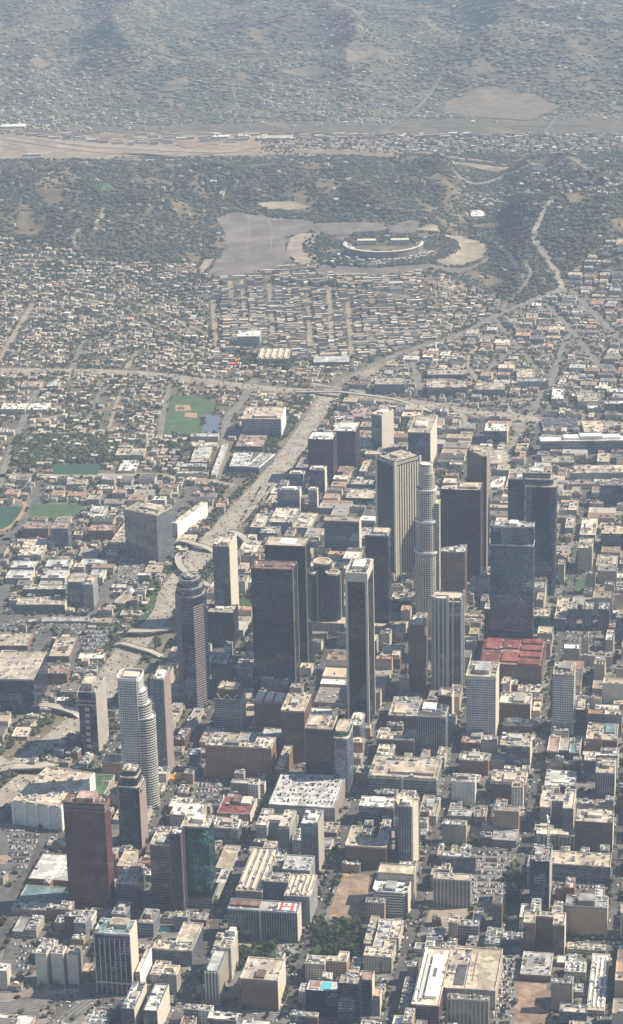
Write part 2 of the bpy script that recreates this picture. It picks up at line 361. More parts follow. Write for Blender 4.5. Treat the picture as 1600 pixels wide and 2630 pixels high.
NB = []       # registered buildings for the location phrases: (x, y, short name)
def building(name, cat, label, gx, gy, w_, d_, ang, h, style, roof='tan', tiers=None, group=None, parapet=None, pent=None, units=5, z0=0.0,
             extra=None, pod=None, short=None, marked=True, cornice=False):
    root = bpy.data.objects.new(name, None); COL.objects.link(root); root.empty_display_size = 5
    root.location = (gx, gy, z0); root.rotation_euler = (0, 0, -ang); tag(root, label, cat, group)
    c, s = math.cos(ang), math.sin(ang)
    P = [(gx+u*c+v*s, gy-u*s+v*c) for u, v in ((0, 0), (w_, 0), (w_, d_), (0, d_))]
    if marked:
        e = 1.0; mark([(gx+u*c+v*s, gy-u*s+v*c) for u, v in ((-e, -e), (w_+e, -e), (w_+e, d_+e), (-e, d_+e))])
    NB.append((gx+(w_*c+d_*s)/2, gy+(-w_*s+d_*c)/2, short))
    tiers = tiers or [(0, 1, (0, 0, 1, 1), 'rect')]
    if pod:                                     # podium: (margins left, front, right, back, height, style)
        l, f_, r_, b_, ph, ps = pod; b = MB()
        pp = [(-l, -f_), (w_+r_, -f_), (w_+r_, d_+b_), (-l, d_+b_)]
        b.prism(pp, 0, ph, FM[ps], None, False, STY[ps][4], STY[ps][5]); o = b.build('podium', root)
        b = MB(); b.ring(pp, scaled('rect', w_-.02, d_-.02), ph, ph, RM['grey']); b.face([(*q, ph) for q in pp], RM['midgrey']); b.build('podium_roof', o)
        mark([(gx+u*c+v*s, gy-u*s+v*c) for u, v in pp])
    for t in tiers:
        a0, a1, sub, shp = t[:4]; st = t[4] if len(t) > 4 else style; rf = t[5] if len(t) > 5 else roof
        bay, flr = STY[st][4:6]; p = scaled(shp, w_, d_, sub)
        b = MB(); b.prism(p, a0*h, a1*h, FM[st], None, False, bay, flr); wall = b.build('wall', root)
        b = MB(); b.face([(*q, a1*h-.02) for q in inset(p, .1)], RM[rf]); b.build('roof', root)
        pm = RM[parapet] if parapet else FM[st]
        q = inset(p, .9 if min(w_, d_) > 14 else .5)
        b = MB(); ph = 1.3 if a1*h > 12 else .8
        b.ring(inset(p, -.2), q, a1*h-1.0, a1*h+ph, RM[parapet] if parapet else (FM[st] if (w_*7+d_*3+h) % 3 < 1.1 else RM['cream'] if roof in ('tan', 'cream', 'white', 'sand') else RM['midgrey'])); b.build('parapet', root)
        if cornice:
            b = MB(); b.ring(inset(p, -1.2), inset(p, -.25), a1*h-3, a1*h-1.4, RM['cream']); b.build('cornice', root)
    top = tiers[-1]; sub = top[2]; H = h*top[1]
    u0, v0, u1, v1 = sub; x0, x1, y0, y1 = u0*w_, u1*w_, v0*d_, v1*d_
    small = top[3] in ('rect', 'chamf', 'oct', 'round', 'boat', 'dround', 'cyl', 'hex')
    if pent is None: pent = (.3, .35, .7, .75, R.uniform(3.5, 6.5), R.choice(['grey', 'midgrey', 'cream', 'tan'])) if (small and min(w_, d_) > 16) else ()
    if pent:
        a, b_, c_, d__, ph, pc = pent
        b = MB(); b.box(x0+(x1-x0)*a, y0+(y1-y0)*b_, H, x0+(x1-x0)*c_, y0+(y1-y0)*d__, H+ph, RM[pc], RM[pc], False); b.build('penthouse', root)
    # rooftop plant on a loose grid, clear of the penthouse and of the roof's edge
    poly = inset(scaled(top[3], w_, d_, sub), 1.6); nx = max(2, int((x1-x0)/6.5)); ny = max(2, int((y1-y0)/6.5)); cells = [(i, j) for i in range(nx) for j in range(ny)]; R.shuffle(cells)
    n_ = 0; units = int(units*1.8+1.5) if units else 0
    for i, j in cells:
        if n_ >= units: break
        cx, cy = x0+(i+.5)*(x1-x0)/nx, y0+(j+.5)*(y1-y0)/ny
        if pent and x0+(x1-x0)*pent[0]-3 < cx < x0+(x1-x0)*pent[2]+3 and y0+(y1-y0)*pent[1]-3 < cy < y0+(y1-y0)*pent[3]+3: continue
        if not in_poly(poly, np.array([cx]), np.array([cy]))[0]: continue
        sx = min(R.uniform(2.0, 7.5), (x1-x0)/nx*.9); sy = min(R.uniform(2.0, 7.0), (y1-y0)/ny*.9)
        link('rooftop_unit', R.choice(UNITS), root, (cx, cy, H), 0, (sx, sy, R.uniform(1.4, 4.2))); n_ += 1
    if extra: extra(root, w_, d_, h)
    return root

# ------------------------------------------------------------------ land use zones (photograph outline -> ground)
ZN = np.zeros((NXC, NYC), np.uint8)
def zone(pts, v): mark([bp(x, y)[:2] for x, y in pts], ZN, v)
zone([(-900, -60), (2500, -60), (2500, 345), (-900, 345)], 6)
zone([(-900, 420), (2500, 380), (2500, 640), (1700, 640), (1440, 740), (1000, 700), (520, 720), (-900, 690)], 5)
zone([(995, 695), (1450, 725), (1450, 765), (1245, 855), (1285, 770)], 5)
zone([(-900, 660), (-100, 650), (300, 700), (520, 716), (1000, 700), (1290, 770), (1240, 840), (1000, 930), (860, 970), (740, 1100), (560, 1240), (-900, 1250)], 3)
zone([(990, 935), (1240, 840), (1440, 745), (1700, 640), (2500, 600), (2500, 1095), (860, 1045), (870, 970)], 4)
zone([(-900, 1235), (545, 1235), (610, 1340), (430, 1530), (350, 1650), (180, 1900), (0, 1990), (-900, 2100)], 2)
zone([(-900, 2760), (2500, 2760), (2500, 1090), (880, 1045), (740, 1200), (640, 1400), (430, 1700), (230, 1880), (-100, 2050), (-900, 2200)], 1)
def zone_at(x, y): return look(ZN, x, y)

# ------------------------------------------------------------------ terrain sheet
def build_ground():
    ys = np.concatenate([np.linspace(-2500, 1900, 12)[:-1], np.linspace(1900, 5700, 130)[:-1], np.linspace(5700, 8200, 190)[:-1], np.linspace(8200, 13600, 210)[:-1], np.geomspace(13600, 30000, 16)])
    nx = 260; t = np.linspace(-1, 1, nx); t = np.sign(t)*(0.55*np.abs(t)+0.45*np.abs(t)**3)
    hw = 1500+0.22*np.maximum(ys, 0)+np.maximum(ys-13600, 0)*0.6
    X = t[None, :]*hw[:, None]; Y = np.repeat(ys[:, None], nx, 1); Zt = T(X, Y)
    V = np.stack([X, Y, Zt], 2).reshape(-1, 3)
    ny = len(ys); idx = np.arange(ny*nx).reshape(ny, nx)
    F = np.stack([idx[:-1, :-1], idx[:-1, 1:], idx[1:, 1:], idx[1:, :-1]], 2).reshape(-1, 4)
    me = bpy.data.meshes.new('ground'); me.vertices.add(len(V)); me.vertices.foreach_set('co', V.ravel().astype(np.float32))
    me.loops.add(F.size); me.loops.foreach_set('vertex_index', F.ravel().astype(np.int32)); me.polygons.add(len(F)); me.polygons.foreach_set('loop_start', np.arange(0, F.size, 4, dtype=np.int32))
    me.polygons.foreach_set('use_smooth', np.ones(len(F), bool)); me.update(calc_edges=True)
    z = np.zeros(X.shape, int)+zone_at(X, Y)
    pal = {0: (.17, .15, .12), 1: (.13, .122, .112), 2: (.155, .145, .125), 3: (.14, .122, .09), 4: (.165, .145, .115), 5: (.100, .088, .060), 6: (.120, .106, .078)}
    C = np.zeros(X.shape+(4,)); C[..., 3] = 1
    for k, v in pal.items(): C[z == k, :3] = v
    C[(z == 1) & ((Y > 13300) | (np.abs(X) > 2550)), :3] = pal[6]
    C[Y > 8500, :3] = np.array(pal[6])*1.0
    rv = (Y > 7750) & (Y < 8700) & (z == 0) & (X < 150+(8700-Y)*.3); C[rv, :3] = (.27, .22, .165); C[(Y > 7750) & (Y < 8700) & (z == 0) & ~rv, :3] = (.16, .145, .115)
    dry = np.clip(wav(X, Y, 420, 3)*.8+wav(X, Y, 160, 9)*.7-.15, 0, 1)[..., None]
    hill = ((z == 5) | (z == 6) | (Y > 8700))[..., None]
    C[..., :3] = np.where(hill, C[..., :3]*(1-dry*.6)+np.array((.24, .19, .13))*dry*.6, C[..., :3])
    a = me.color_attributes.new('Col', 'FLOAT_COLOR', 'POINT'); a.data.foreach_set('color', C.ravel().astype(np.float32))
    me.materials.append(attr_mat('ground_cover', .95, .35, .02))
    o = link('ground', me); tag(o, 'broad sheet of city ground rising into dry hills', None, kind='structure'); return o
build_ground()

# ------------------------------------------------------------------ roads and flat patches
def resample(P, step):
    P = [np.asarray(p, float) for p in P]; out = [P[0]]
    for a, b in zip(P[:-1], P[1:]):
        n = max(1, int(np.hypot(*(b-a)[:2])/step))
        out += [a+(b-a)*k/n for k in range(1, n+1)]
    return out
def smooth(P, it=2):
    for _ in range(it):
        Q = [P[0]]
        for a, b in zip(P[:-1], P[1:]): Q += [a*.75+b*.25, a*.25+b*.75]
        P = Q+[P[-1]]
    return P
def ribbon(mb, P, width, off, m, zf=None, shift=0.0, step=25, thick=0, occupy=True):
    """a flat strip laid over the ground along the ground points P"""
    P = resample(P, step); n = len(P); L = []; Rr = []
    for i in range(n):
        a, b = P[max(i-1, 0)][:2], P[min(i+1, n-1)][:2]; d = (b-a)/max(np.hypot(*(b-a)), 1e-6); nrm = np.array([d[1], -d[0]])
        z = (zf(i/(n-1)) if zf else 0)+off
        w_ = width(i/(n-1)) if callable(width) else width
        for S, sg in ((L, -1), (Rr, 1)):
            q = P[i][:2]+nrm*(shift+sg*w_/2); S.append((q[0], q[1], float(T(q[0], q[1]))*(0 if zf else 1)+z))
    for i in range(n-1):
        mb.face([L[i], Rr[i], Rr[i+1], L[i+1]], m)
        if thick:
            for S, fl in ((L, 1), (Rr, 0)):
                a, b = S[i], S[i+1]; q = [(a[0], a[1], a[2]-thick), (b[0], b[1], b[2]-thick), (b[0], b[1], b[2]+1.0), (a[0], a[1], a[2]+1.0)]
                mb.face(q if not fl else q[::-1], M['concrete'])
        if occupy and width_at(width) > 6: mark([L[i], Rr[i], Rr[i+1], L[i+1]]); mark([L[i], Rr[i], Rr[i+1], L[i+1]], HARD)
    return L, Rr
def width_at(w_): return w_(0.5) if callable(w_) else w_
def road(name, px, width, m='road', off=.25, lanes=0, sm=1, raw=None, group=None, label=None):
    P = raw if raw is not None else [bpT(x, y) for x, y in px]; P = smooth([np.asarray(p) for p in P], sm); b = MB(); ribbon(b, P, width, off, M[m])
    o = b.build(name); tag(o, label, None, group, 'structure')
    if lanes:
        b = MB(); W = width_at(width)
        for k in range(1, lanes):
            ribbon(b, P, .35, off+.12, M['lane'], shift=-W/2+W*k/lanes, occupy=False)
        tag(b.build('road_markings'), None, None, None, 'structure')
    return P
LOTS = []
def flat(name, px, m, off=.3, kind='structure', label=None, raw=None, occupy=True, cat=None):
    P = raw if raw is not None else [bpT(x, y) for x, y in px]; P = [np.asarray(p) for p in P]
    zs = [float(T(p[0], p[1])) for p in P]
    b = MB()
    if max(zs)-min(zs) < 3: b.face([(p[0], p[1], z+off) for p, z in zip(ccw(P), zs if ccw(P) is P else [float(T(p[0], p[1])) for p in ccw(P)])], M[m])
    else:
        A = np.array([p[:2] for p in P]); lo, hi = A.min(0), A.max(0); cs_ = max(3.0, min(14.0, (hi-lo).max()/45))
        X, Y = np.meshgrid(np.arange(lo[0], hi[0]+cs_, cs_), np.arange(lo[1], hi[1]+cs_, cs_), indexing='ij'); Zt = T(X, Y)+off+.5
        ins = in_poly(A, X+cs_/2, Y+cs_/2)
        for i in range(X.shape[0]-1):
            for j in range(X.shape[1]-1):
                if ins[i, j]: b.face([(X[i, j], Y[i, j], Zt[i, j]), (X[i+1, j], Y[i+1, j], Zt[i+1, j]), (X[i+1, j+1], Y[i+1, j+1], Zt[i+1, j+1]), (X[i, j+1], Y[i, j+1], Zt[i, j+1])], M[m])
    o = b.build(name); tag(o, label, cat, None, kind)
    if occupy: mark(P)
    if occupy and name not in ('park_lawn', 'dry_slope'): mark(P, HARD)
    if name == 'parking_lot' and max(zs) < 4: LOTS.append(P)
    return P
def ccw(P):
    a = sum(P[i-1][0]*P[i][1]-P[i][0]*P[i-1][1] for i in range(len(P)))
    return P if a > 0 else P[::-1]
def tp(r, c, *pts): return [Z(r, c, x, y) for x, y in pts]

# freeways
FW110 = road('freeway', [(-60, 1995), (60, 1938), (180, 1868), (262, 1780), (330, 1672), (398, 1590), (470, 1480), (540, 1395), (620, 1310), (700, 1225), (772, 1130), (820, 1050), (852, 1000)], lambda t: 50-16*float(sstep(.75, 1, t)), 'freeway', .30, 10)
FW110N = road('freeway', [(852, 1000), (900, 968), (985, 925), (1067, 893), (1195, 858), (1240, 828), (1300, 800), (1380, 766), (1448, 742)], 20, 'lotlight', .34, 0, 2)
road('freeway', [(1448, 742), (1424, 690), (1371, 624), (1376, 581), (1403, 533), (1456, 496)], 19, 'freeway', .34, 0, 2)
FW101 = road('freeway', [(-200, 955), (0, 953), (200, 952), (400, 962), (560, 985), (700, 1000), (860, 1012), (1000, 1030), (1180, 1052), (1340, 1078), (1600, 1092), (1900, 1110)], 42, 'freeway', .38, 0)
road('freeway', [(1010, 1022), (1100, 1036), (1200, 1040), (1290, 1030), (1375, 1024)], 14, 'freeway', .46)
road('freeway', [(1362, 1072), (1320, 1064), (1305, 1052), (1322, 1040), (1370, 1026)], 10, 'freeway', .5, 0, 2)
road('freeway', [(770, 1003), (830, 1022), (840, 1060), (780, 1130)], 12, 'freeway', .46, 0, 2)
road('freeway', [(800, 985), (900, 1003), (1000, 1022), (1110, 1045), (1190, 1062), (1202, 1100)], 14, 'freeway', .54, 0, 2)
# wide pale hillside verge of the northern freeway
flat('verge', [(900, 966), (1012, 922), (1020, 928), (985, 940), (950, 968)], 'lotan', .42)
# boulevards and streets beyond the towers
road('road', [(-100, 1222), (160, 1222), (400, 1218), (540, 1232), (600, 1248)], 22, 'freeway', .3)
road('road', [(-20, 1290), (20, 1180), (60, 1075), (110, 975)], 16, 'lotlight', .3)
road('road', [(572, 1232), (575, 1170), (580, 1090), (590, 1065), (620, 1035), (655, 975)], 20, 'lotlight', .3)
road('road', [(412, 1120), (418, 1060), (432, 1010), (440, 985)], 14, 'lotlight', .3)
road('road', [(180, 960), (205, 900), (218, 875)], 16, 'lotlight', .3)
road('road', [(0, 925), (30, 870), (60, 820), (85, 780)], 15, 'lotan', .3)
road('road', [(180, 930), (270, 920), (390, 895)], 12, 'lotan', .3)
road('road', [(325, 945), (345, 915), (350, 905)], 12, 'lotan', .3)
road('road', [(110, 1075), (240, 1050), (380, 1060)], 10, 'lotlight', .3)
road('road', [(225, 1080), (245, 1040), (255, 1010), (290, 985)], 9, 'lotlight', .3)
road('road', [(280, 1100), (300, 1030), (318, 1000)], 9, 'lotan', .3)
for a in ([(620, 710), (626, 760), (632, 832)], [(690, 712), (696, 780), (700, 862)], [(792, 752), (794, 820), (797, 905)], [(893, 775), (900, 850), (905, 915)], [(547, 770), (551, 830), (556, 905)], [(843, 730), (847, 790), (852, 860)], [(590, 720), (596, 780)]):
    road('road', a, 13, 'lotan', .3)
road('road', [(640, 735), (800, 742), (960, 748), (1050, 765)], 11, 'lotlight', .3)
road('road', [(560, 905), (680, 925), (820, 930), (880, 930)], 12, 'lotlight', .3)
road('road', [(1062, 930), (1075, 985), (1085, 1020)], 18, 'lotlight', .3)
road('road', [(1290, 1180), (1320, 1140), (1365, 1060), (1400, 1000), (1420, 975), (1440, 900), (1465, 860)], 15, 'lotlight', .3)
road('road', [(1250, 1010), (1235, 985), (1205, 950), (1203, 915), (1225, 890)], 12, 'lotan', .3)
road('road', [(1400, 780), (1450, 830), (1500, 890), (1540, 940)], 18, 'lotlight', .3)
road('road', [(1470, 745), (1520, 800), (1580, 860), (1640, 920)], 18, 'lotlight', .3)
road('road', [(1270, 820), (1340, 900), (1380, 950)], 12, 'lotlight', .3)
road('road', [(1245, 960), (1300, 905), (1420, 880), (1600, 850)], 11, 'lotlight', .3)
road('road', [(1060, 900), (1200, 905), (1330, 940)], 11, 'lotlight', .3)
road('road', [(1270, 620), (1310, 650), (1330, 690), (1352, 735)], 11, 'lotlight', .6, 0, 1)
road('road', [(1352, 670), (1366, 700), (1345, 740), (1300, 775), (1288, 800), (1300, 818)], 10, 'lotlight', .6, 0, 1)
road('road', [(0, 760), (90, 745), (220, 770), (400, 800), (540, 860)], 11, 'lotan', .3)
road('road', [(300, 770), (360, 820), (480, 880)], 10, 'lotlight', .3)
road('road', [(200, 640), (190, 620), (185, 600), (205, 590)], 12, 'lotlight', .8)
road('road', [(245, 590), (262, 560), (268, 535)], 14, 'lotan', .8)
# streets of the west side
for a in ([(-60, 1420), (0, 1400), (60, 1345), (90, 1300), (105, 1235)], [(-60, 1680), (0, 1560), (40, 1450), (75, 1395)], [(-40, 1580), (120, 1590), (240, 1585)], [(85, 1760), (90, 1700), (105, 1640), (125, 1600)], [(-40, 1385), (60, 1385), (110, 1382)], [(170, 1740), (190, 1690), (200, 1640)], [(240, 1590), (262, 1520), (300, 1480), (370, 1420), (430, 1340), (500, 1250)]):
    road('road', a, 16, 'lot', .3)
# streets of the downtown grid: lines of constant c (avenues) and s (cross streets)
cb, sb_ = math.cos(GB), math.sin(GB)
def g2w(c, s, z=0): return np.array([c*cb+s*sb_, -c*sb_+s*cb, z])
AVE = [-868, -745, -600, -470, -344, -217, -88, 40, 165, 290, 415]; CRS = [1950, 2150, 2350, 2576, 2803, 3033, 3240, 3450, 3660, 3870, 4080, 4290, 4490, 4690, 4880]
zmin = {-868: 3600, -745: 3700, -600: 4300}
for c in AVE:
    s1 = {-868: 3080, -745: 3300, -600: 4480, -470: 4900, -344: 4900}.get(c, 4900)
    road('street', None, 16, 'road', .22, 0, 0, raw=[g2w(c, 1850), g2w(c, s1)])
for s in CRS:
    c0 = {1950: -900, 2150: -900, 2350: -800, 2576: -760, 2803: -880, 3033: -870, 3240: -830, 3450: -800, 3660: -780, 3870: -740, 4080: -700, 4290: -640, 4490: -600, 4690: -540, 4880: -480}[s]
    road('street', None, 14, 'road', .26, 0, 0, raw=[g2w(c0, s), g2w(430, s)])
# pavements: one slab per block, all one sheet of kerbed concrete
pv = MB()
for i in range(len(AVE)-1):
    for j in range(len(CRS)-1):
        c0, c1, s0, s1 = AVE[i]+8, AVE[i+1]-8, CRS[j]+7, CRS[j+1]-7
        q = [g2w(c0, s0), g2w(c1, s0), g2w(c1, s1), g2w(c0, s1)]
        if AVE[i] < -600 and CRS[j] > 3000: continue
        if AVE[i] < -500 and CRS[j] >= 4400: continue
        pv.prism([(p[0], p[1]) for p in q], .05, .36, M['pave'], M['pave'])
tag(pv.build('pavement'), None, None, None, 'structure')
# wide diagonal road and ramps, lower left
road('road', [(-40, 2395), (40, 2290), (70, 2235), (125, 2130)], 13, 'road', .42)
road('road', [(-60, 2600), (60, 2585), (190, 2548), (330, 2552), (520, 2600), (900, 2625)], 30, 'lot', .44, 6)
road('road', [(140, 2640), (200, 2590), (245, 2560)], 24, 'lot', .47, 4)
road('road', [(-30, 2560), (90, 2555), (195, 2545)], 12, 'lotan', .5)
road('road', [(340, 2345), (440, 2332), (545, 2338), (570, 2350)], 24, 'lot', .44)

FWX = road('freeway', [(-90, 2110), (-20, 2068), (30, 2030), (75, 1990)], 34, 'freeway', .48, 6)
road('road', [(-40, 2120), (60, 2122), (160, 2108)], 12, 'lotlight', .5)
# sports fields, parks, lots
flat('lawn', tp(0, 1, (165, 430), (470, 460), (570, 520), (560, 600), (455, 620), (440, 800), (330, 835), (75, 800), (110, 600)), 'grass', .5)
flat('infield', tp(0, 1, (285, 600), (400, 605), (395, 655), (275, 640)), 'infield', .58)
flat('infield', tp(0, 1, (190, 525), (330, 530), (345, 580), (190, 585)), 'infield', .6)
flat('infield', tp(0, 1, (205, 545), (275, 548), (275, 570), (205, 570)), 'grass', .66)
flat('court', tp(0, 1, (480, 615), (625, 640), (610, 800), (440, 800)), 'court', .5)
flat('turf', tp(0, 0, (510, 1100), (965, 1090), (935, 1200), (505, 1195)), 'turf', .5)
flat('turf', tp(1, 0, (-40, 0), (215, 5), (150, 150), (40, 220), (-40, 225)), 'turf', .5)
road('running_track', tp(1, 0, (-40, 240), (60, 225), (150, 160), (235, 40), (250, -20), (180, -60), (0, -62)), 9, 'infield', .56)
flat('lawn', tp(1, 0, (310, -20), (790, -15), (770, 60), (700, 130), (260, 130)), 'grass', .5)
flat('infield', tp(1, 0, (570, 130), (600, 100), (690, 98), (715, 130)), 'infield', .58)
flat('plaza', tp(0, 0, (110, 1160), (130, 1120), (175, 1118), (195, 1160), (170, 1200), (125, 1200)), 'lotan', .5)
flat('lawn', tp(0, 0, (370, 960), (1040, 900), (1040, 1050), (400, 1080)), 'green', .45, occupy=False)
flat('planted_slope', tp(1, 0, (1060, 1250), (1180, 960), (1400, 740), (1560, 540), (1640, 430), (1560, 700), (1480, 1000), (1280, 1260)), 'green', .45, occupy=False)
flat('dry_slope', tp(2, 0, (0, 900), (0, 700), (330, 540), (560, 470), (700, 500), (380, 760), (100, 960)), 'brush', .44, occupy=False)
flat('parking_lot', tp(1, 0, (1140, 480), (1400, 520), (1330, 740), (1130, 740)), 'lotlight', .5)
flat('parking_lot', tp(1, 0, (-30, 1085), (270, 1085), (280, 1200), (-30, 1200)), 'lot', .5)
flat('parking_lot', tp(1, 0, (400, 1120), (830, 1120), (830, 1250), (320, 1250)), 'lot', .5)
flat('parking_lot', tp(1, 0, (760, 1210), (1080, 1200), (1020, 1400), (780, 1400)), 'lot', .5)
flat('parking_lot', tp(3, 0, (-120, 120), (400, 120), (260, 500), (-120, 500)), 'lot', .5)
flat('parking_lot', tp(3, 0, (60, 1210), (340, 1210), (330, 1500), (-20, 1500)), 'lot', .5)
flat('dirt_lot', tp(3, 0, (-120, 360), (80, 365), (100, 400), (50, 450), (-120, 450)), 'dirt', .6)
flat('parking_lot', tp(2, 1, (430, 1130), (720, 1130), (700, 1280), (600, 1480), (340, 1340)), 'lot', .5)
flat('parking_lot', tp(3, 3, (90, 330), (420, 340), (400, 560), (370, 840), (30, 840), (30, 560)), 'lotlight', .5)
flat('parking_lot', tp(1, 3, (940, 1205), (1280, 1215), (1280, 1440), (930, 1440)), 'lot', .5)
flat('parking_lot', tp(3, 3, (800, 600), (1340, 600), (1340, 730), (800, 730)), 'lot', .5)
flat('dirt_lot', tp(3, 3, (480, 1570), (765, 1575), (760, 1800), (830, 1986), (440, 2050)), 'dirt', .5)
flat('dirt_lot', tp(3, 2, (300, 530), (560, 560), (520, 960), (160, 950)), 'dirt', .5)
flat('dirt_lot', tp(1, 3, (1220, 880), (1290, 770), (1400, 800), (1420, 890)), 'dirt', .5)
flat('lawn', tp(1, 3, (1010, 870), (1060, 700), (1200, 680), (1110, 860)), 'grass', .5)
flat('park_lawn', tp(3, 2, (-10, 1030), (500, 1020), (480, 1400), (-10, 1400)), 'green', .5)
flat('park_lawn', tp(3, 1, (760, 1280), (1180, 1150), (1130, 1480), (740, 1480)), 'green', .5)
flat('plaza', tp(3, 1, (800, 1205), (950, 1195), (920, 1270), (820, 1280)), 'lotan', .62)
flat('parking_lot', tp(3, 1, (1200, 1150), (1350, 1140), (1250, 1330), (1150, 1300)), 'lotlight', .62)
flat('dirt_lot', tp(3, 3, (-150, 95), (145, 85), (140, 200), (-160, 190)), 'dirt', .5)
flat('plaza', tp(3, 2, (1150, 870), (1500, 870), (1500, 1010), (1100, 1010)), 'lotan', .5)
flat('parking_lot', tp(3, 3, (330, 1320), (470, 1320), (440, 1986), (240, 1986)), 'lotlight', .5)
flat('lawn', tp(1, 1, (815, 880), (930, 890), (925, 1010), (810, 1000)), 'green', .5)
# stadium hill: parking rings and slopes
def hflat(name, px, m, off=.4): return flat(name, px, m, off, occupy=m != 'brush')
hflat('parking_lot', [(556, 562), (610, 545), (660, 552), (800, 566), (800, 595), (742, 608), (735, 640), (755, 672), (700, 690), (640, 705), (570, 715), (535, 708), (560, 665), (578, 640), (575, 600)], 'lotgrey', .5)
for a in ([(566, 608), (650, 606), (745, 604)], [(640, 552), (640, 600), (632, 650)], [(575, 650), (660, 650), (740, 648)], [(690, 560), (700, 600), (695, 640)]): road('parking_aisle', a, 2.2, 'lotan', 1.2, 0, 0)
hflat('parking_lot', [(800, 575), (990, 570), (1000, 590), (880, 605), (830, 600)], 'lotgrey', .6)
hflat('parking_lot', [(775, 598), (830, 600), (815, 620), (800, 640), (822, 670), (815, 680), (760, 672), (735, 645), (745, 612)], 'lotan', .8)
hflat('parking_lot', [(1130, 602), (1185, 608), (1230, 620), (1252, 640), (1240, 662), (1200, 678), (1150, 682), (1112, 672), (1160, 655), (1180, 640), (1175, 620)], 'lotan', .8)
hflat('parking_lot', [(1068, 592), (1095, 575), (1125, 580), (1130, 600)], 'lotan', .8)
hflat('parking_lot', [(1000, 580), (1060, 563), (1085, 575), (1060, 600), (1000, 600)], 'lotgrey', .7)
hflat('parking_lot', [(830, 680), (950, 690), (1120, 682), (1220, 680), (1260, 655), (1270, 665), (1200, 700), (1000, 712), (800, 705)], 'lotgrey', .6)
hflat('dry_field', [(660, 525), (700, 517), (760, 518), (800, 532), (740, 540), (690, 538)], 'lotan', 1.0)
hflat('dry_field', [(1195, 545), (1245, 542), (1250, 562), (1205, 565)], 'lotan', 1.0)
hflat('dry_field', [(512, 690), (525, 668), (550, 665), (535, 690), (515, 705)], 'lotan', 1.0)
hflat('dry_field', [(430, 745), (470, 730), (480, 755), (440, 760)], 'brush', 1.0)
for P_ in ([(620, 495), (660, 465), (700, 480), (690, 515), (640, 515)], [(800, 450), (850, 445), (862, 458), (820, 462)], [(1100, 700), (1200, 700), (1260, 735), (1180, 745), (1080, 735)], [(1360, 620), (1330, 650), (1350, 690), (1375, 640)], [(450, 690), (500, 670), (480, 720)], [(1000, 700), (1060, 705), (1040, 745), (960, 730)],
           [(1530, 640), (1600, 610), (1640, 640), (1560, 690)], [(120, 470), (190, 455), (180, 480), (130, 490)], [(270, 560), (340, 545), (330, 570), (280, 580)], [(860, 715), (940, 715), (930, 750), (870, 745)]):
    hflat('dry_slope', P_, 'brush', .7)
hflat('lawn', [(240, 485), (275, 470), (290, 482), (260, 495)], 'grass', 1)
hflat('lawn', [(600, 425), (720, 420), (725, 438), (610, 442)], 'grass', 1)
# river channel and rail yards: a sheaf of broken strips that thins out to the right
road('river_channel', [(-300, 348), (-20, 360), (60, 384), (160, 402), (330, 412), (520, 410), (640, 398), (760, 396)], lambda t: 58-48*float(sstep(.45, .95, t)), 'river', 1.0, 0, 2)
road('rail_yard', [(-300, 338), (0, 350), (130, 372), (300, 394), (430, 402)], lambda t: 70-40*float(sstep(.6, 1, t)), 'railtan', 1.5, 0, 2)
road('rail_yard', [(60, 352), (220, 372), (400, 384), (560, 392), (650, 388)], lambda t: 20+40*math.sin(math.pi*t), 'lotan', 1.6, 0, 1)
road('rail_yard', [(440, 402), (520, 398), (620, 384), (700, 372), (760, 370)], 26, 'railtan', 1.7, 0, 2)
road('rail_yard', [(760, 388), (900, 394), (1000, 401), (1100, 412), (1250, 430), (1300, 438)], lambda t: 66+16*math.sin(9*t), 'railtan', 1.5, 0, 2)
road('rail_yard', [(1080, 392), (1160, 405), (1270, 418)], 30, 'pinkdirt', 1.7, 0, 1)
road('road', [(-200, 322), (0, 346), (100, 362), (250, 384)], 12, 'lotlight', 1.9, 0, 1)
road('road', [(0, 330), (200, 345), (420, 362), (560, 372)], 9, 'brush', 2.1, 0, 1)
flat('dirt_lot', [(235, 352), (262, 342), (305, 346), (285, 358)], 'railtan', 1.9); flat('dirt_lot', [(450, 372), (500, 365), (535, 372), (480, 382)], 'pinkdirt', 1.9); flat('dirt_lot', [(0, 322), (55, 326), (60, 336), (0, 334)], 'lotan', 1.9)
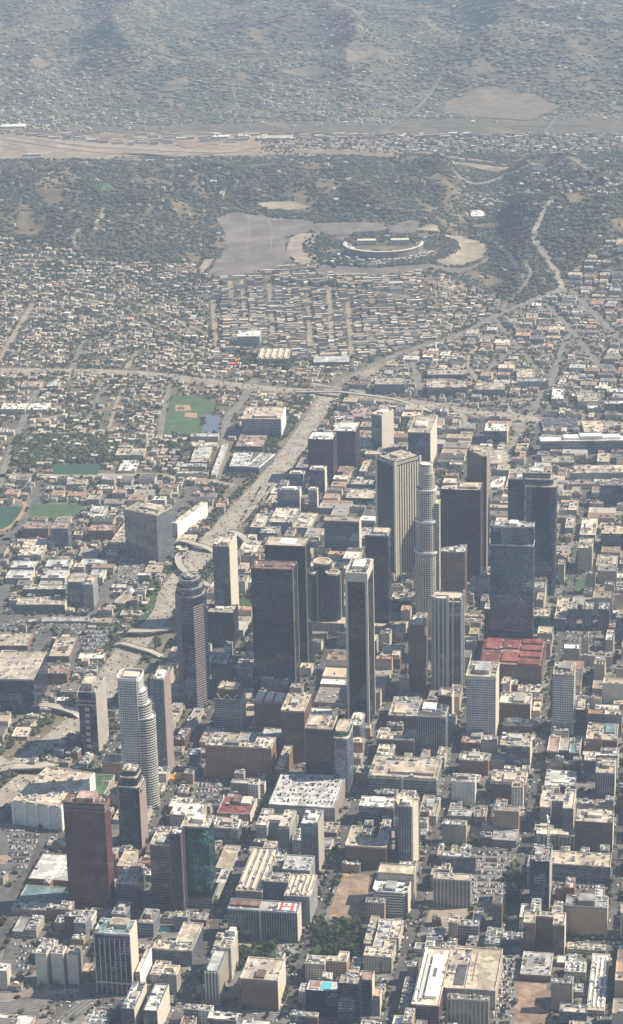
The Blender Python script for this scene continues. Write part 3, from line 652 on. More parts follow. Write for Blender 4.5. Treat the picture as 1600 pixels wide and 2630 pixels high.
# streets threading the far suburbs
for a in ([(-40, 300), (150, 290), (330, 310), (560, 300), (800, 318), (1100, 330), (1640, 318)], [(300, 250), (420, 235), (560, 228), (640, 210)], [(560, 330), (620, 290), (600, 240)], [(1000, 330), (1060, 290), (1120, 215), (1150, 170)], [(850, 300), (960, 270), (1100, 262)], [(1400, 340), (1440, 290), (1560, 250), (1640, 240)],
          [(650, 160), (800, 140), (960, 150), (1060, 130)], [(100, 235), (240, 215), (400, 180), (520, 150)], [(1200, 130), (1320, 110), (1480, 120), (1640, 100)], [(300, 90), (480, 75), (700, 80), (900, 60)], [(1300, 400), (1400, 395), (1620, 385)], [(1250, 370), (1420, 360), (1640, 350)]):
    road('road', a, 8, 'lotlight', 2.5, 0, 1)
road('road', [(1160, 440), (1300, 448), (1620, 452)], 30, 'lotlight', 1.9, 0, 0)
for P_, m_ in (([(240, 350), (270, 340), (302, 345), (280, 356), (250, 358)], 'lotan'), ([(310, 395), (440, 396), (440, 402), (320, 402)], 'lotan'), ([(460, 365), (500, 360), (510, 370), (480, 375)], 'dirt'), ([(1140, 262), (1210, 238), (1370, 240), (1440, 275), (1360, 310), (1200, 300), (1140, 285)], 'brush'), ([(1180, 245), (1260, 225), (1330, 235), (1250, 250)], 'brush'), ([(420, 215), (480, 200), (490, 210), (440, 225)], 'brush'), ([(700, 190), (790, 170), (860, 178), (780, 200)], 'brush'), ([(860, 150), (960, 130), (1000, 140), (900, 165)], 'brush'), ([(60, 160), (130, 165), (100, 178)], 'brush')):
    flat('dry_field', P_, m_, 1.5)

# ------------------------------------------------------------------ the buildings one can point to
GAR = []
def B(kind, label, t, box, base=None, style='cream', roof='tan', h=None, ang=None, FRy=None, dmax=None, short=None, cat=None, tile2=None, **k):
    """box = front-left x, y, front-right x, back y of the roof, in tile t; base = foot of the front wall in the same tile"""
    r, c = t; flx, fly, frx, bky = box
    FL = Z(r, c, flx, fly); FR = Z(r, c, frx, FRy if FRy is not None else fly); BY = Z(r, c, 0, bky)[1]
    b = Z(r, c, 0, base)[1] if base is not None else None
    gx, gy, w_, d_, a, hh = place(FL, FR[0], BY, b, h, ang, FR[1] if FRy is not None else None)
    if dmax: d_ = min(d_, dmax)
    CATS = {'office_tower': 'tower', 'apartment_tower': 'tower', 'low_building': 'building', 'office_building': 'building', 'apartment_building': 'building', 'parking_garage': 'garage', 'school_building': 'school building', 'hotel': 'hotel', 'warehouse': 'warehouse', 'church': 'church', 'hospital': 'building'}
    if kind == 'parking_garage' and roof in ('pale', 'midgrey', 'tan') and hh > 7: GAR.append((gx, gy, w_, d_, a, hh))
    return building(kind, cat or CATS[kind], label, gx, gy, w_, d_, a, hh, style, roof, short=short, **k)
def bars(mat, pts, w_=1.6, z0=0, z1=None, name='column_or_lit_strip'):
    def f(root, W, D, H):
        for u, v in pts:
            b = MB(); x, y = u*W, v*D; b.box(x-w_, y-w_, z0, x+w_, y+w_, (z1 or H)+.3, M[mat]); b.build(name, root)
    return f
def multi(*fs):
    def f(*a):
        for g in fs: g(*a)
    return f
def belts(mat, zs, name='belt_course', hgt=2.2, out=.5, sub=(0, 0, 1, 1), shp='rect'):
    def f(root, W, D, H):
        for z in zs:
            p = scaled(shp, W, D, sub); b = MB(); b.ring(inset(p, -out), inset(p, .3), z*H-hgt/2, z*H+hgt/2, M[mat]); b.build(name, root)
    return f
def fins(mat, n, sides='front', w_=.9, z0=0, z1=1, out=.7):
    def f(root, W, D, H):
        b = MB()
        for k in range(n+1):
            if 'front' in sides: x = W*k/n; b.box(x-w_, -out, z0*H, x+w_, .1, z1*H, M[mat])
        if 'front' in sides: b.build('fins', root)
        if 'right' in sides:
            b = MB(); m_ = max(2, int(n*D/W))
            for k in range(m_+1): y = D*k/m_; b.box(W-.1, y-w_, z0*H, W+out, y+w_, z1*H, M[mat])
            b.build('fins', root)
    return f
def slab(mat, u0, v0, u1, v1, z0, dz, name='helipad'):
    def f(root, W, D, H):
        b = MB(); b.box(u0*W, v0*D, z0*H+.1, u1*W, v1*D, z0*H+dz, M[mat]); b.build(name, root)
    return f

# --- skyline towers
def aon_x(root, W, D, H):
    b = MB(); b.ring(inset(scaled('rect', W, D), -1.2), inset(scaled('rect', W, D), -.25), H-13, H+1.5, M['creamp']); b.build('crown_band', root)
B('office_tower', 'tallest black slab tower with pale corner columns and white cap, centre of the skyline', (1, 2), (333, 645, 527, 508), style='black', roof='grey', h=262, short='black white-cornered tower', parapet='cream', pent=(.2, .3, .75, .8, 5, 'white'), units=10,
  extra=multi(bars('creamp', [(0, 0), (1, 0), (1, 1), (0, 1)], 1.9), aon_x))
B('office_tower', 'broad black slab tower with plain brown roof, nearer of the two black twins', (1, 1), (915, 600, 1318, 522), style='black', roof='brown', h=213, short='nearer black twin tower', parapet='brown', pent=(.3, .3, .5, .6, 2, 'dark'), units=3,
  extra=bars('concrete', [(1, 0), (1, 1)], .8))
B('office_tower', 'farther black twin tower with a white rectangle on its roof', (1, 1), (1045, 378, 1440, 288), style='black', roof='tan', h=213, short='farther black twin tower', parapet='brown', pent=(), units=0,
  extra=multi(slab('white', .32, .25, .72, .8, 1, .7), bars('concrete', [(1, 0)], .8)))
# octagonal stepped tower by the freeway
def fig_x(root, W, D, H):
    p = scaled('oct', W, D); b = MB()
    for i in (1, 7):
        a, c_ = p[i], p[(i+1) % 8]; dx, dy = c_[0]-a[0], c_[1]-a[1]; L = math.hypot(dx, dy); nx, ny = dy/L, -dx/L
        for k in range(int(H*.9/4)):
            z = 4*k
            q = [(a[0]+nx*.9, a[1]+ny*.9), (c_[0]+nx*.9, c_[1]+ny*.9), (c_[0]-nx*.1, c_[1]-ny*.1), (a[0]-nx*.1, a[1]-ny*.1)]
            b.prism(q, z, z+1.7, M['pinkwall'], M['pinkwall'], True)
    b.build('facade_bands', root)
M['pinkwall'] = plain('pink_stone', (.29, .235, .215), .8, .1, .1)
B('office_tower', 'octagonal stepped glass tower with banded corners beside the freeway', (1, 1), (160, 830, 428, 700), style='blue', roof='grey', h=197, short='octagonal stepped tower',
  tiers=[(0, .96, (0, 0, 1, 1), 'oct', 'blue', 'grey'), (.96, 1.02, (.06, .06, .94, .94), 'oct', 'skyblue', 'grey'), (1.02, 1.08, (.15, .15, .85, .85), 'oct', 'skyblue', 'grey'), (1.08, 1.10, (.26, .26, .74, .74), 'oct', 'granite', 'tan')], pent=(), units=3, parapet='grey', extra=fig_x)
def endwall(mat, t=1.2, side='right', z0=0, z1=1.0):  # paler slab over the right face: sunlit tone put into the wall colour
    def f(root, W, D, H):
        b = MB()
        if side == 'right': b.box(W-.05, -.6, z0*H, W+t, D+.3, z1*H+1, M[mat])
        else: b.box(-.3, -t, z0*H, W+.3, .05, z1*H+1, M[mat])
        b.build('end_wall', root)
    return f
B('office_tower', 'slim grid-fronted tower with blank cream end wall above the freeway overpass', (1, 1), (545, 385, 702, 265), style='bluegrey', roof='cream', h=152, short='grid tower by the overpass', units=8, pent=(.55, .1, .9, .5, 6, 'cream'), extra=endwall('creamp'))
B('office_building', 'dark glass block with slanted pale roof in front of the grid tower', (1, 1), (490, 1025, 745, 938), 1345, 'black2', 'tan', short='dark slant-roofed block', pent=(.25, .35, .55, .6, 3, 'white'), units=2, tiers=[(0, 1, (0, 0, 1, 1), 'wedge2')])
# striped tower set diagonally to the grid
B('office_tower', 'tall square tower with white vertical piers turned diagonally to its neighbours', (0, 2), (628, 1015, 803, 950), style='black2', roof='tan', h=222, ang=math.radians(55), FRy=1078, short='white-piered diagonal tower', pent=(.3, .3, .7, .7, 4, 'tan'), units=6,
  extra=multi(bars('creamp', [(0, 0), (1, 0), (1, 1), (0, 1)], 2.2), fins('creamp', 9, 'right', 1.5, 0, .96, 1.4), belts('concrete', [.985], 'crown_band', 6, .8)), marked=True)  # dark body paints the shaded left face; pale fins only on the sunlit side
# round stepped tower
def cyl_ring(z, sub, hgt=4, mat='white'):
    return belts(mat, [z], 'crown_ring', hgt, 1.4, sub, 'cyl')
B('office_tower', 'tallest tower, cylindrical and stepped with white ring bands and a round white top', (0, 2), (1005, 1150, 1185, 1095), style='creamgrid', roof='white', h=305, short='round white-topped tower',
  tiers=[(0, .52, (-.14, -.14, 1.14, 1.14), 'cyl'), (.52, .70, (-.08, -.08, 1.08, 1.08), 'cyl'), (.70, .88, (-.03, -.03, 1.03, 1.03), 'cyl'), (.88, .97, (.06, .06, .94, .94), 'cyl'), (.97, 1.02, (.15, .15, .85, .85), 'cyl', 'white', 'white'), (0, .80, (.55, .2, 1.2, .9), 'rect', 'creamgrid', 'cream')], pent=(), units=0,
  extra=multi(cyl_ring(.70, (-.08, -.08, 1.08, 1.08)), cyl_ring(.52, (-.14, -.14, 1.14, 1.14)), cyl_ring(.88, (-.03, -.03, 1.03, 1.03), 3)))
# dark pair right of it
B('office_tower', 'broad purple-dark granite tower right of the round tower, tan roof', (0, 2), (1240, 1340, 1630, 1255), style='granite', roof='tan', h=180, short='broad granite tower', pent=(.45, .2, .9, .7, 4, 'sand'), units=3, extra=bars('pinkwall', [(0, 0), (1, 0)], 1.0), tiers=[(0, 1, (0, 0, 1, 1), 'wedge2')])
B('office_tower', 'tall wedge-topped granite tower rising behind the broad granite tower', (0, 3), (-22, 1012, 185, 872), style='granite', roof='tan', h=222, tiers=[(0, 1, (0, 0, 1, 1), 'cutl')], short='wedge-topped granite tower', pent=(.3, .4, .7, .7, 4, 'cream'), units=2, extra=multi(endwall('pinkwall', .6)), dmax=60)
B('office_tower', 'brown banded tower with slanted triangular roof below the broad granite tower', (1, 2), (1245, 440, 1475, 325), style='granitestripe', roof='pale', h=112, tiers=[(0, 1, (0, 0, 1, 1), 'wedge2')], short='triangular-roofed brown tower', units=6, pent=(), dmax=40)
B('office_tower', 'deep blue glass tower with curved boat-shaped crown', (1, 3), (222, 195, 640, 140), style='skyblue', roof='midgrey', h=228, short='boat-crowned glass tower', tiers=[(0, .86, (0, 0, 1, 1), 'rect'), (.86, 1, (0, 0, 1, 1), 'boat')], pent=(.42, .2, .62, .8, 5, 'white'), units=6, parapet='pale',
  extra=multi(slab('concrete', 0, -.04, .34, .0, .86, .8, 'ledge'), slab('concrete', .62, -.04, .96, .0, .86, .8, 'ledge')), dmax=55)
B('office_tower', 'dark glass plaza tower with two pale rounded cornice bands, rightmost of the tall cluster', (0, 3), (560, 1310, 855, 1180), style='blue', roof='tan', h=205, short='double-corniced plaza tower', tiers=[(0, 1, (0, 0, 1, 1), 'round'), (1.0, 1.055, (-.1, .15, .9, .9), 'round', 'blueband', 'midgrey'), (1.055, 1.1, (-.12, .25, .8, 1.0), 'rect', 'greyband', 'tan')], parapet='cream', pent=(.2, .2, .7, .7, 3, 'pale'), units=5, dmax=50)
B('office_tower', 'lower dark glass tower joined to the left of the double-corniced tower', (0, 3), (392, 1240, 555, 1185), style='blue', roof='rose', h=165, short='lower plaza tower', pent=(.5, .2, .9, .7, 3, 'white'), units=2, parapet='cream', dmax=40)
B('office_tower', 'purple dark tower standing between the white-cornered black tower and the piered tower', (1, 2), (515, 285, 735, 215), style='black2', roof='grey', h=165, short='dark tower behind the black white-cornered tower', pent=(.3, .3, .95, .9, 4, 'cream'), units=4)
B('office_building', 'broad blue-grey block with pale right end wall behind the mirrored cylinders', (1, 2), (120, 142, 455, 98), 430, 'bluegrey', 'tan', short='blue-grey block', pent=(), units=2, extra=endwall('creamp', .8))
B('office_tower', 'tall light tower of three slabs with white vertical piers and cream stepped roofs', (1, 2), (1150, 890, 1440, 800), style='bluegrey', roof='cream', h=168, short='three-slab pier tower',
  tiers=[(0, .98, (.0, .3, 1, 1), 'rect', 'bluegrey', 'cream'), (0, 1, (.12, 0, .56, .35), 'rect', 'bluegrey', 'cream'), (0, .96, (.56, .06, 1, .36), 'rect', 'bluegrey', 'cream')], pent=(), units=0,
  extra=multi(bars('creamp', [(.12, 0), (.56, 0), (1, .06), (1, 1), (.25, 0), (.4, 0), (.72, .06), (.0, .3)], 1.3), bars('creamp', [(.55, 0.02)], 2.2)))
B('office_tower', 'dark mid-rise tower with white notched roof left of the three-slab tower', (1, 2), (930, 1130, 1085, 1028), style='brown', roof='cream', h=118, short='dark white-roofed tower', pent=(.5, .02, .9, .35, 5, 'white'), units=5, tiers=[(0, 1, (0, 0, 1, 1), 'wedge')])
B('hotel', 'orange-tan roofed building tucked behind the foot of the black tower', (1, 2), (640, 1470, 850, 1335), 1560, 'brown', 'sand', short='orange-roofed hotel', units=6, pent=(.6, .1, .95, .5, 6, 'tan'))
# cluster of mirrored cylinders
def cyls():
    root = bpy.data.objects.new('hotel', None); COL.objects.link(root); g = bp(*Z(1, 2, 92, 610), 112); root.location = (g[0], g[1], 0); root.rotation_euler = (0, 0, -GB)
    tag(root, 'cluster of five mirrored glass cylinders with round white roofs', 'hotel'); NB.append((g[0], g[1], 'mirrored cylinders'))
    for dx, dy, r, h in ((0, 14, 15, 122), (-20, 0, 12, 108), (20, 0, 12, 108), (-20, 30, 12, 108), (20, 30, 12, 108)):
        p = [(dx+r*math.cos(a), dy+r*math.sin(a)) for a in np.linspace(0, 2*math.pi, 25)[:-1]]
        b = MB(); b.prism(p, 0, h, FM['black2'], None, False, 1.6, 4.0); o = b.build('glass_cylinder', root)
        b = MB(); b.face([(*q, h) for q in p], RM['rose' if dy == 0 else 'sand']); b.build('roof', o)
        b = MB(); b.ring([(dx+(x-dx)*1.03, dy+(y-dy)*1.03) for x, y in p], [(dx+(x-dx)*.84, dy+(y-dy)*.82) for x, y in p], h-2, h+1.5, M['creamp']); b.build('roof_ring', o)
        b = MB(); b.box(dx+r*.98, dy-1.6, 0, dx+r+2.4, dy+1.6, h+2, M['creamp']); b.build('lift_shaft', o)
    b = MB(); b.prism([(-42, -20), (42, -20), (42, 52), (-42, 52)], 0, 22, FM['concrete'], RM['tan'], False, 9, 4); b.build('podium', root)
    c, s = cb, sb_; mark([(g[0]+u*c+v*s, g[1]-u*s+v*c) for u, v in ((-44, -22), (44, -22), (44, 54), (-44, 54))])
cyls()
B('office_building', 'white-lipped narrow block between the cylinders and the black tower', (1, 2), (190, 600, 332, 540), 760, 'bluegrey', 'cream', short='white-lipped block', pent=(), units=3, extra=endwall('creamp', .6))
B('low_building', 'cream stepped low building with curved end behind the black tower', (1, 2), (165, 1130, 330, 830), 1180, 'cream', 'cream', short='cream curved annex', pent=(.4, .5, .9, .9, 5, 'pale'), units=5, tiers=[(0, 1, (0, 0, 1, 1), 'round')])
B('office_tower', 'narrow brown tower with lit zigzag gable on its right edge', (1, 3), (165, 990, 300, 940), 1345, 'brown', 'cream', short='zigzag-edged tower', pent=(), units=3, extra=endwall('creamp', 3.0), dmax=45)
def redroofs(root, W, D, H):
    for u0, v0, u1, v1 in ((.02, .05, .30, .45), (.34, .1, .60, .45), (.62, .02, .96, .22), (.62, .3, .96, .48), (.62, .56, .96, .74), (.62, .82, .96, .98), (.04, .55, .28, .95), (.32, .6, .58, .92)):
        b = MB(); b.box(u0*W, v0*D, H+.02, u1*W, v1*D, H+3, RM['red'], RM['red']); b.build('red_roof', root)
B('office_building', 'old block with deep red tiled roofs around small light wells', (2, 3), (112, 18, 715, -230), 215, 'brown', 'rose', short='red-roofed block', pent=(), units=4, extra=redroofs, parapet='red')
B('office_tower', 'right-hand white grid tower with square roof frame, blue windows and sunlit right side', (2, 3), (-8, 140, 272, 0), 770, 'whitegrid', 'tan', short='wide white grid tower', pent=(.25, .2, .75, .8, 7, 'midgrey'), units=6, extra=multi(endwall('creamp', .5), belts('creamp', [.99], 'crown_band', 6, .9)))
B('office_tower', 'narrow white grid tower at the right with open columns at its foot', (2, 3), (825, 125, 1028, 5), 700, 'whitegrid', 'cream', short='narrow white grid tower', pent=(.2, .3, .8, .75, 6, 'grey'), units=6, extra=bars('creamp', [(0, 0), (.33, 0), (.66, 0), (1, 0)], .9, 0, 28, 'column'))

# --- financial district front
B('office_tower', 'white rounded tower with stepped curved right side, left of the centre', (2, 0), (1115, 175, 1350, 80), style='whitegrid', roof='rose', h=205, short='white curved tower',
  tiers=[(0, 1, (0, 0, .93, 1), 'round'), (0, .90, (.2, .05, 1.12, .98), 'dround', 'whiteband', 'white'), (0, .80, (.2, .05, 1.27, .98), 'dround', 'whiteband', 'white'), (0, .70, (.2, .04, 1.42, .98), 'dround', 'whiteband', 'white')][::1], pent=(), units=0,
  dmax=52, extra=lambda root, W, D, H: [slab('creamp', .2, .25, .8, .75, 1, 3, 'roof_frame')(root, W, D, H)] and belts('white', [1.005], 'crown_ring', 5, .5, (0, 0, .93, 1), 'round')(root, W, D, H))
def stripes(root, W, D, H):
    b = MB()
    for k in range(int(H/4)): b.box(W-.1, .5, 4*k+1.8, W+.9, D-.5, 4*k+3.9, M['pinkwall'])
    b.build('facade_bands', root)
B('office_tower', 'pinkish striped tower with bright white roof right behind the white curved tower', (2, 1), (-30, 165, 72, 55), style='bluegrey', roof='white', h=158, short='pink striped tower', pent=(.35, .3, .7, .7, 3, 'white'), units=2, extra=stripes)
B('office_tower', 'slim blue tower with arched glass crown beside the freeway, left of the white curved tower', (2, 0), (748, 290, 918, 140), 880, 'blue', 'midgrey', short='arched-crown blue tower', pent=(.15, .1, .75, .6, 12, 'cream'), units=4, parapet='pale',
  extra=multi(lambda root, W, D, H: [slab('steel', .35, -.02, .6, .0, k/10, 6, 'balcony')(root, W, D, H) for k in range(1, 8)] and None, belts('concrete', [.8, .86], 'belt_course', 2.5, .8), endwall('concrete', .6)), dmax=60)
B('office_tower', 'dark notched glass tower directly behind the red-brown slab', (2, 0), (1110, 1090, 1330, 980), 1790, 'black2', 'tan', short='dark notched tower', tiers=[(0, .84, (.0, .0, 1, 1), 'chamf'), (.84, .95, (.12, .12, .88, .95), 'chamf'), (.95, 1.02, (.22, .3, .8, .85), 'chamf', 'black2', 'sand')], pent=(), units=4, extra=multi(slab('pinkwall', .85, .1, 1.12, .5, .78, 3, 'ledge'), endwall('pinkwall', .5, z1=.8)))
B('office_tower', 'tall red-brown slab tower with brown roof and orange penthouse at the left', (2, 0), (605, 1352, 1003, 1262), 2352, 'redbrown', 'brown', short='red-brown slab tower', pent=(.30, .15, .72, .95, 6, 'rose'), units=2, parapet='brown', extra=multi(belts('pinkwall', [.93, .96, .975], 'belt_course', .9, .25), ))
B('office_tower', 'lower brown banded tower with pale corner edge left of the teal tower', (3, 1), (-60, 262, 133, 130), 830, 'banded', 'tan', short='lower brown banded tower', pent=(.3, .1, .7, .5, 3, 'pale'), units=5, extra=bars('pinkwall', [(1, 0)], .9))  # pale corner bar paints the sunlit edge of the right face
B('office_tower', 'taller brown tower with white roof joined behind the lower banded tower', (3, 1), (130, 165, 242, 88), style='granite', roof='white', h=118, short='taller brown tower', pent=(), units=2, extra=bars('pinkwall', [(1, 0)], .9))  # pink bar at the corner stands for the sunlit right edge, in colour
B('office_tower', 'teal glass tower with cream roof beside the brown banded towers', (3, 1), (243, 85, 505, -30), 830, 'teal', 'tan', short='teal glass tower', pent=(.35, .35, .75, .8, 6, 'white'), units=4, parapet='cream', pod=(0, 8, 3, 0, 16, 'greyband'))
def truss(root, W, D, H):
    b = MB()
    for k in range(4):
        x0, x1 = W*(.1+.2*k), W*(.1+.2*(k+1)); up = k % 2
        z0, z1 = H*.97, H*1.12
        za, zb = (z0, z1) if up else (z1, z0); t = 1.2
        b.face([(x0, -.3, za-t), (x1, -.3, zb-t), (x1, -.3, zb+t), (x0, -.3, za+t)], M['creamp']); b.face([(x0, .3, za+t), (x1, .3, zb+t), (x1, .3, zb-t), (x0, .3, za-t)], M['creamp'])
        b.face([(x0, -.3, za+t), (x1, -.3, zb+t), (x1, .3, zb+t), (x0, .3, za+t)], M['creamp'])
    b.build('roof_truss', root)
def stripes2(root, W, D, H):
    b = MB(); b.box(W-.1, .3, 0, W+.5, D-.3, H*.97, M['creamp']); b.build('end_wall', root); b = MB(); n = max(2, int(H/4.5))
    for k in range(n): b.box(W+.45, .0, 4.5*k+1, W+1.3, 5, 4.5*k+3.2, M['creamp'])
    b.build('balconies', root)
B('office_tower', 'cream tower with trussed steel crown and inset roof', (2, 1), (563, 350, 812, 250), 700, 'greyband', 'grey', short='truss-crowned tower', tiers=[(0, .97, (0, 0, 1, 1), 'rect', 'greyband', 'grey'), (.97, 1.2, (.08, .14, .92, .94), 'chamf', 'brown', 'sand')], pent=(.3, .35, .7, .7, 2, 'sand'), units=3,
  extra=lambda root, W, D, H: (truss(root, W, D, H), stripes2(root, W, D, H)))
B('office_tower', 'dark square tower with pale tan roof in front of the nearer black twin', (2, 1), (1203, 470, 1428, 305), 960, 'brown', 'sand', short='square tan-roofed tower', pent=(.3, .35, .6, .75, 4, 'midgrey'), units=4, parapet='cream')
B('office_building', 'dark building with three pale roof blocks left of the square tan-roofed tower', (2, 1), (943, 388, 1215, 292), 720, 'brown', 'brown', short='three-roof-block building', pent=(), units=0, extra=lambda root, W, D, H: [slab('creamp', u, .1, u+.26, .9, 1, 3, 'roof_block')(root, W, D, H) for u in (.02, .36, .7)] and None)
B('office_building', 'teal-glass building with sloping skylight roof before the black twin', (2, 1), (1010, 168, 1272, 66), 300, 'bluegrey', 'teal', short='skylight building', pent=(.0, .0, .45, .95, 4, 'pale'), units=3)
B('office_building', 'low block with two white rooftop sheds behind the skylight building', (1, 1), (1090, 1490, 1340, 1410), 1560, 'grey', 'white', short='two-shed roof block', pent=(), units=9)
B('low_building', 'white-roofed busy rooftop building in front of the truss-crowned tower', (2, 1), (888, 645, 1062, 520), 725, 'brown', 'white', short='white busy-roofed building', pent=(.2, .5, .9, .85, 3, 'cream'), units=9, extra=endwall('creamp', .5))
B('office_building', 'dark slab with pale side wall between the octagonal tower and the black twin', (2, 1), (765, 60, 928, -20), 260, 'bluegrey', 'tan', short='small pale-sided block', units=2, extra=endwall('creamp', .5))
B('office_building', 'dark block with thin pale roofline right of the octagonal tower foot', (2, 1), (535, 20, 680, -90), 330, 'black2', 'midgrey', short='thin-roofline block', units=2, h=60)
B('office_building', 'long brown brick block with busy white rooftop and notched courts', (2, 1), (475, 803, 1112, 700), 1118, 'brick', 'cream', short='long brown brick block', tiers=[(0, 1, (0, 0, 1, 1), 'Ub')], pent=(.3, .1, .5, .35, 5, 'grey'), units=16)
B('office_building', 'narrow wing with cream edge at the right end of the long brick block', (2, 1), (1150, 1025, 1225, 740), 1118, 'brick', 'cream', h=30, short='narrow brick wing', pent=(), units=6)
B('low_building', 'small flat building with white roof units below the long brick block', (2, 1), (460, 1037, 637, 990), 1112, 'beige', 'tan', short='small white-unit building', units=4)
B('parking_garage', 'dark two-storey parking deck right of the car park', (2, 1), (722, 1168, 1040, 1130), 1272, 'concrete', 'midgrey', short='dark parking deck', pent=(), units=0, extra=endwall('creamp', .6))
B('low_building', 'building with bright red roof and cream gabled side wall', (2, 1), (588, 1455, 905, 1300), 1535, 'pinkbrick', 'red', short='red-roofed building', pent=(.35, .55, .55, .98, 6, 'brown'), units=1, extra=multi(endwall('creamp', .8), slab('creamp', .6, .55, .9, .98, 1, 4, 'roof_block')))
B('parking_garage', 'wide garage with grey rooftop parking and pink brick side wall', (2, 1), (1085, 1375, 1720, 1070), 1450, 'concrete', 'pale', h=24, short='wide rooftop-parking garage', pent=(), units=0, extra=endwall('pinkwall', .5))
B('low_building', 'flat bright cream roof next to the crowded car park', (2, 1), (135, 1472, 432, 1350), 1600, 'cream', 'white', short='bright cream roof', pent=(), units=3)
B('office_building', 'brown stepped block with pink and cream roof right of the square tan-roofed tower', (2, 1), (1435, 640, 1700, 510), 1060, 'granite', 'rose', short='brown stepped block', pent=(.05, .2, .45, .9, 2, 'cream'), units=5, parapet='cream', h=92)
B('office_tower', 'round-cornered tower with glass drum top attached to the brown stepped block', (2, 2), (200, 690, 355, 545), style='bluegrey', roof='sand', h=96, short='drum-topped tower', tiers=[(0, .92, (0, 0, 1, 1), 'round'), (.92, 1, (.1, .15, .9, .95), 'round', 'teal', 'sand')], pent=(), units=0)
B('office_building', 'white-roofed slender tower left of the black tower foot', (2, 2), (360, 612, 478, 490), 860, 'bluegrey', 'white', short='white-roofed slender tower', pent=(.3, .5, .7, .9, 3, 'white'), units=3, tiers=[(0, 1, (0, 0, 1, 1), 'chamf')])
B('office_building', 'U-shaped grey block with many rooftop frames right of the black tower foot', (2, 2), (740, 515, 1010, 340), 640, 'brick', 'midgrey', short='U-shaped framed-roof block', pent=(.15, .1, .6, .5, 3, 'sand'), units=10, tiers=[(0, 1, (0, 0, 1, 1), 'rect')], parapet='cream', dmax=70)
B('office_building', 'flat-roofed block with lit cream side wall in front of the framed-roof block', (2, 2), (625, 740, 985, 640), 900, 'brown', 'tan', short='lit-sided flat block', pent=(), units=6, extra=endwall('creamp', .6), tiers=[(0, 1, (0, 0, 1, 1), 'Ub')])
B('office_building', 'dark tall block with teal-railed roof and white shed on top', (2, 2), (1005, 525, 1290, 400), 890, 'stripedark', 'dark', short='teal-roofed dark block', pent=(.15, .45, .6, .95, 4, 'white'), units=4, parapet='cream')
B('office_building', 'narrow old tower with bright pointed side wall behind the teal-roofed block', (2, 2), (1215, 330, 1345, 260), 560, 'brown', 'cream', short='pointed-wall tower', pent=(), units=4, extra=endwall('creamp', 1.5))
B('office_building', 'large grey-tan block with a lit central slit and rows of windows', (2, 2), (548, 1095, 1200, 900), 1300, 'greyband', 'tan', short='large slit-fronted block', pent=(.3, .15, .95, .4, 4, 'sand'), units=18, cornice=True, extra=bars('creamp', [(.5, 0)], 1.6))  # pale bar mid-front paints the lit slit
B('low_building', 'small annex with grey roof left of the slit-fronted block', (2, 2), (430, 1070, 560, 1000), 1160, 'tanbrick', 'tan', short='small annex', units=2)
B('low_building', 'long white-roofed building left of the hexagonal tower', (2, 2), (455, 1390, 790, 1295), 1560, 'bluegrey', 'white', short='long white-roofed building', pent=(.3, .5, .7, .9, 3, 'white'), units=6)
def balconies(root, W, D, H):
    p = scaled('hex', W, D); a, c_ = p[1], p[2]; b = MB(); dx, dy = c_[0]-a[0], c_[1]-a[1]; L = math.hypot(dx, dy); nx, ny = dy/L, -dx/L
    for k in range(int(H/3.2)):
        z = 3.2*k+1
        q = [(a[0]+dx*.1+nx*1.6, a[1]+dy*.1+ny*1.6), (a[0]+dx*.75+nx*1.6, a[1]+dy*.75+ny*1.6), (a[0]+dx*.75, a[1]+dy*.75), (a[0]+dx*.1, a[1]+dy*.1)]
        b.prism(q, z, z+1.2, M['creamp'], M['creamp'], True)
    b.build('balconies', root)
B('apartment_tower', 'hexagonal apartment tower with balconied corner and white roof box', (2, 2), (775, 1385, 1020, 1235), 1950, 'stripedark', 'sand', short='hexagonal apartment tower', tiers=[(0, 1, (0, 0, 1, 1), 'hex')], pent=(.35, .1, .7, .5, 4, 'white'), units=6, parapet='cream', extra=balconies)
B('low_building', 'tan-roofed flat building right of the hexagonal tower', (2, 2), (1030, 1480, 1200, 1285), 1560, 'beige', 'tan', short='tan flat building', units=5)

# --- historic core, right
B('office_building', 'busy cream-roofed building behind the wide white grid tower', (2, 3), (325, 215, 478, 90), 290, 'brown', 'white', short='busy cream-roofed building', units=9, pent=())
B('office_building', 'narrow bright-roofed building right of the wide white grid tower', (2, 3), (485, 285, 700, 222), 330, 'beige', 'cream', short='narrow bright-roofed building', units=6, pent=())
B('office_building', 'brown brick building with cream roof and grey skylight box', (2, 3), (310, 395, 605, 295), 570, 'brick', 'cream', short='skylight-boxed brick building', pent=(.45, .1, .8, .8, 4, 'midgrey'), units=5, extra=endwall('creamp', .4))
B('office_building', 'mid-rise with long white rooftop shed, third down the column right of the grid tower', (2, 3), (345, 607, 635, 545), 705, 'brick', 'tan', short='white-shed mid-rise', pent=(.1, .3, .6, .9, 4, 'white'), units=5)
B('office_building', 'dark office block with lit right edge in front of the white-shed mid-rise', (2, 3), (375, 810, 602, 690), 1025, 'bluegrey', 'tan', short='dark lit-edged block', pent=(.05, .5, .6, .8, 4, 'pale'), units=5, extra=endwall('creamp', .5))
B('office_building', 'pink-roofed brick block at the foot of the wide white grid tower', (2, 3), (-60, 780, 218, 660), 870, 'brick', 'rose', short='pink-roofed brick block', units=7, extra=endwall('creamp', .4))
B('office_building', 'brick block with bright parapet and white roof clutter left of the dark lit-edged block', (2, 3), (-80, 945, 200, 870), 1080, 'brick', 'cream', short='bright-parapet brick block', units=8)
B('office_building', 'small building with white curved frontage on the corner below', (2, 3), (210, 960, 360, 890), 1030, 'beige', 'grey', short='curved-front corner building', units=2, pent=())
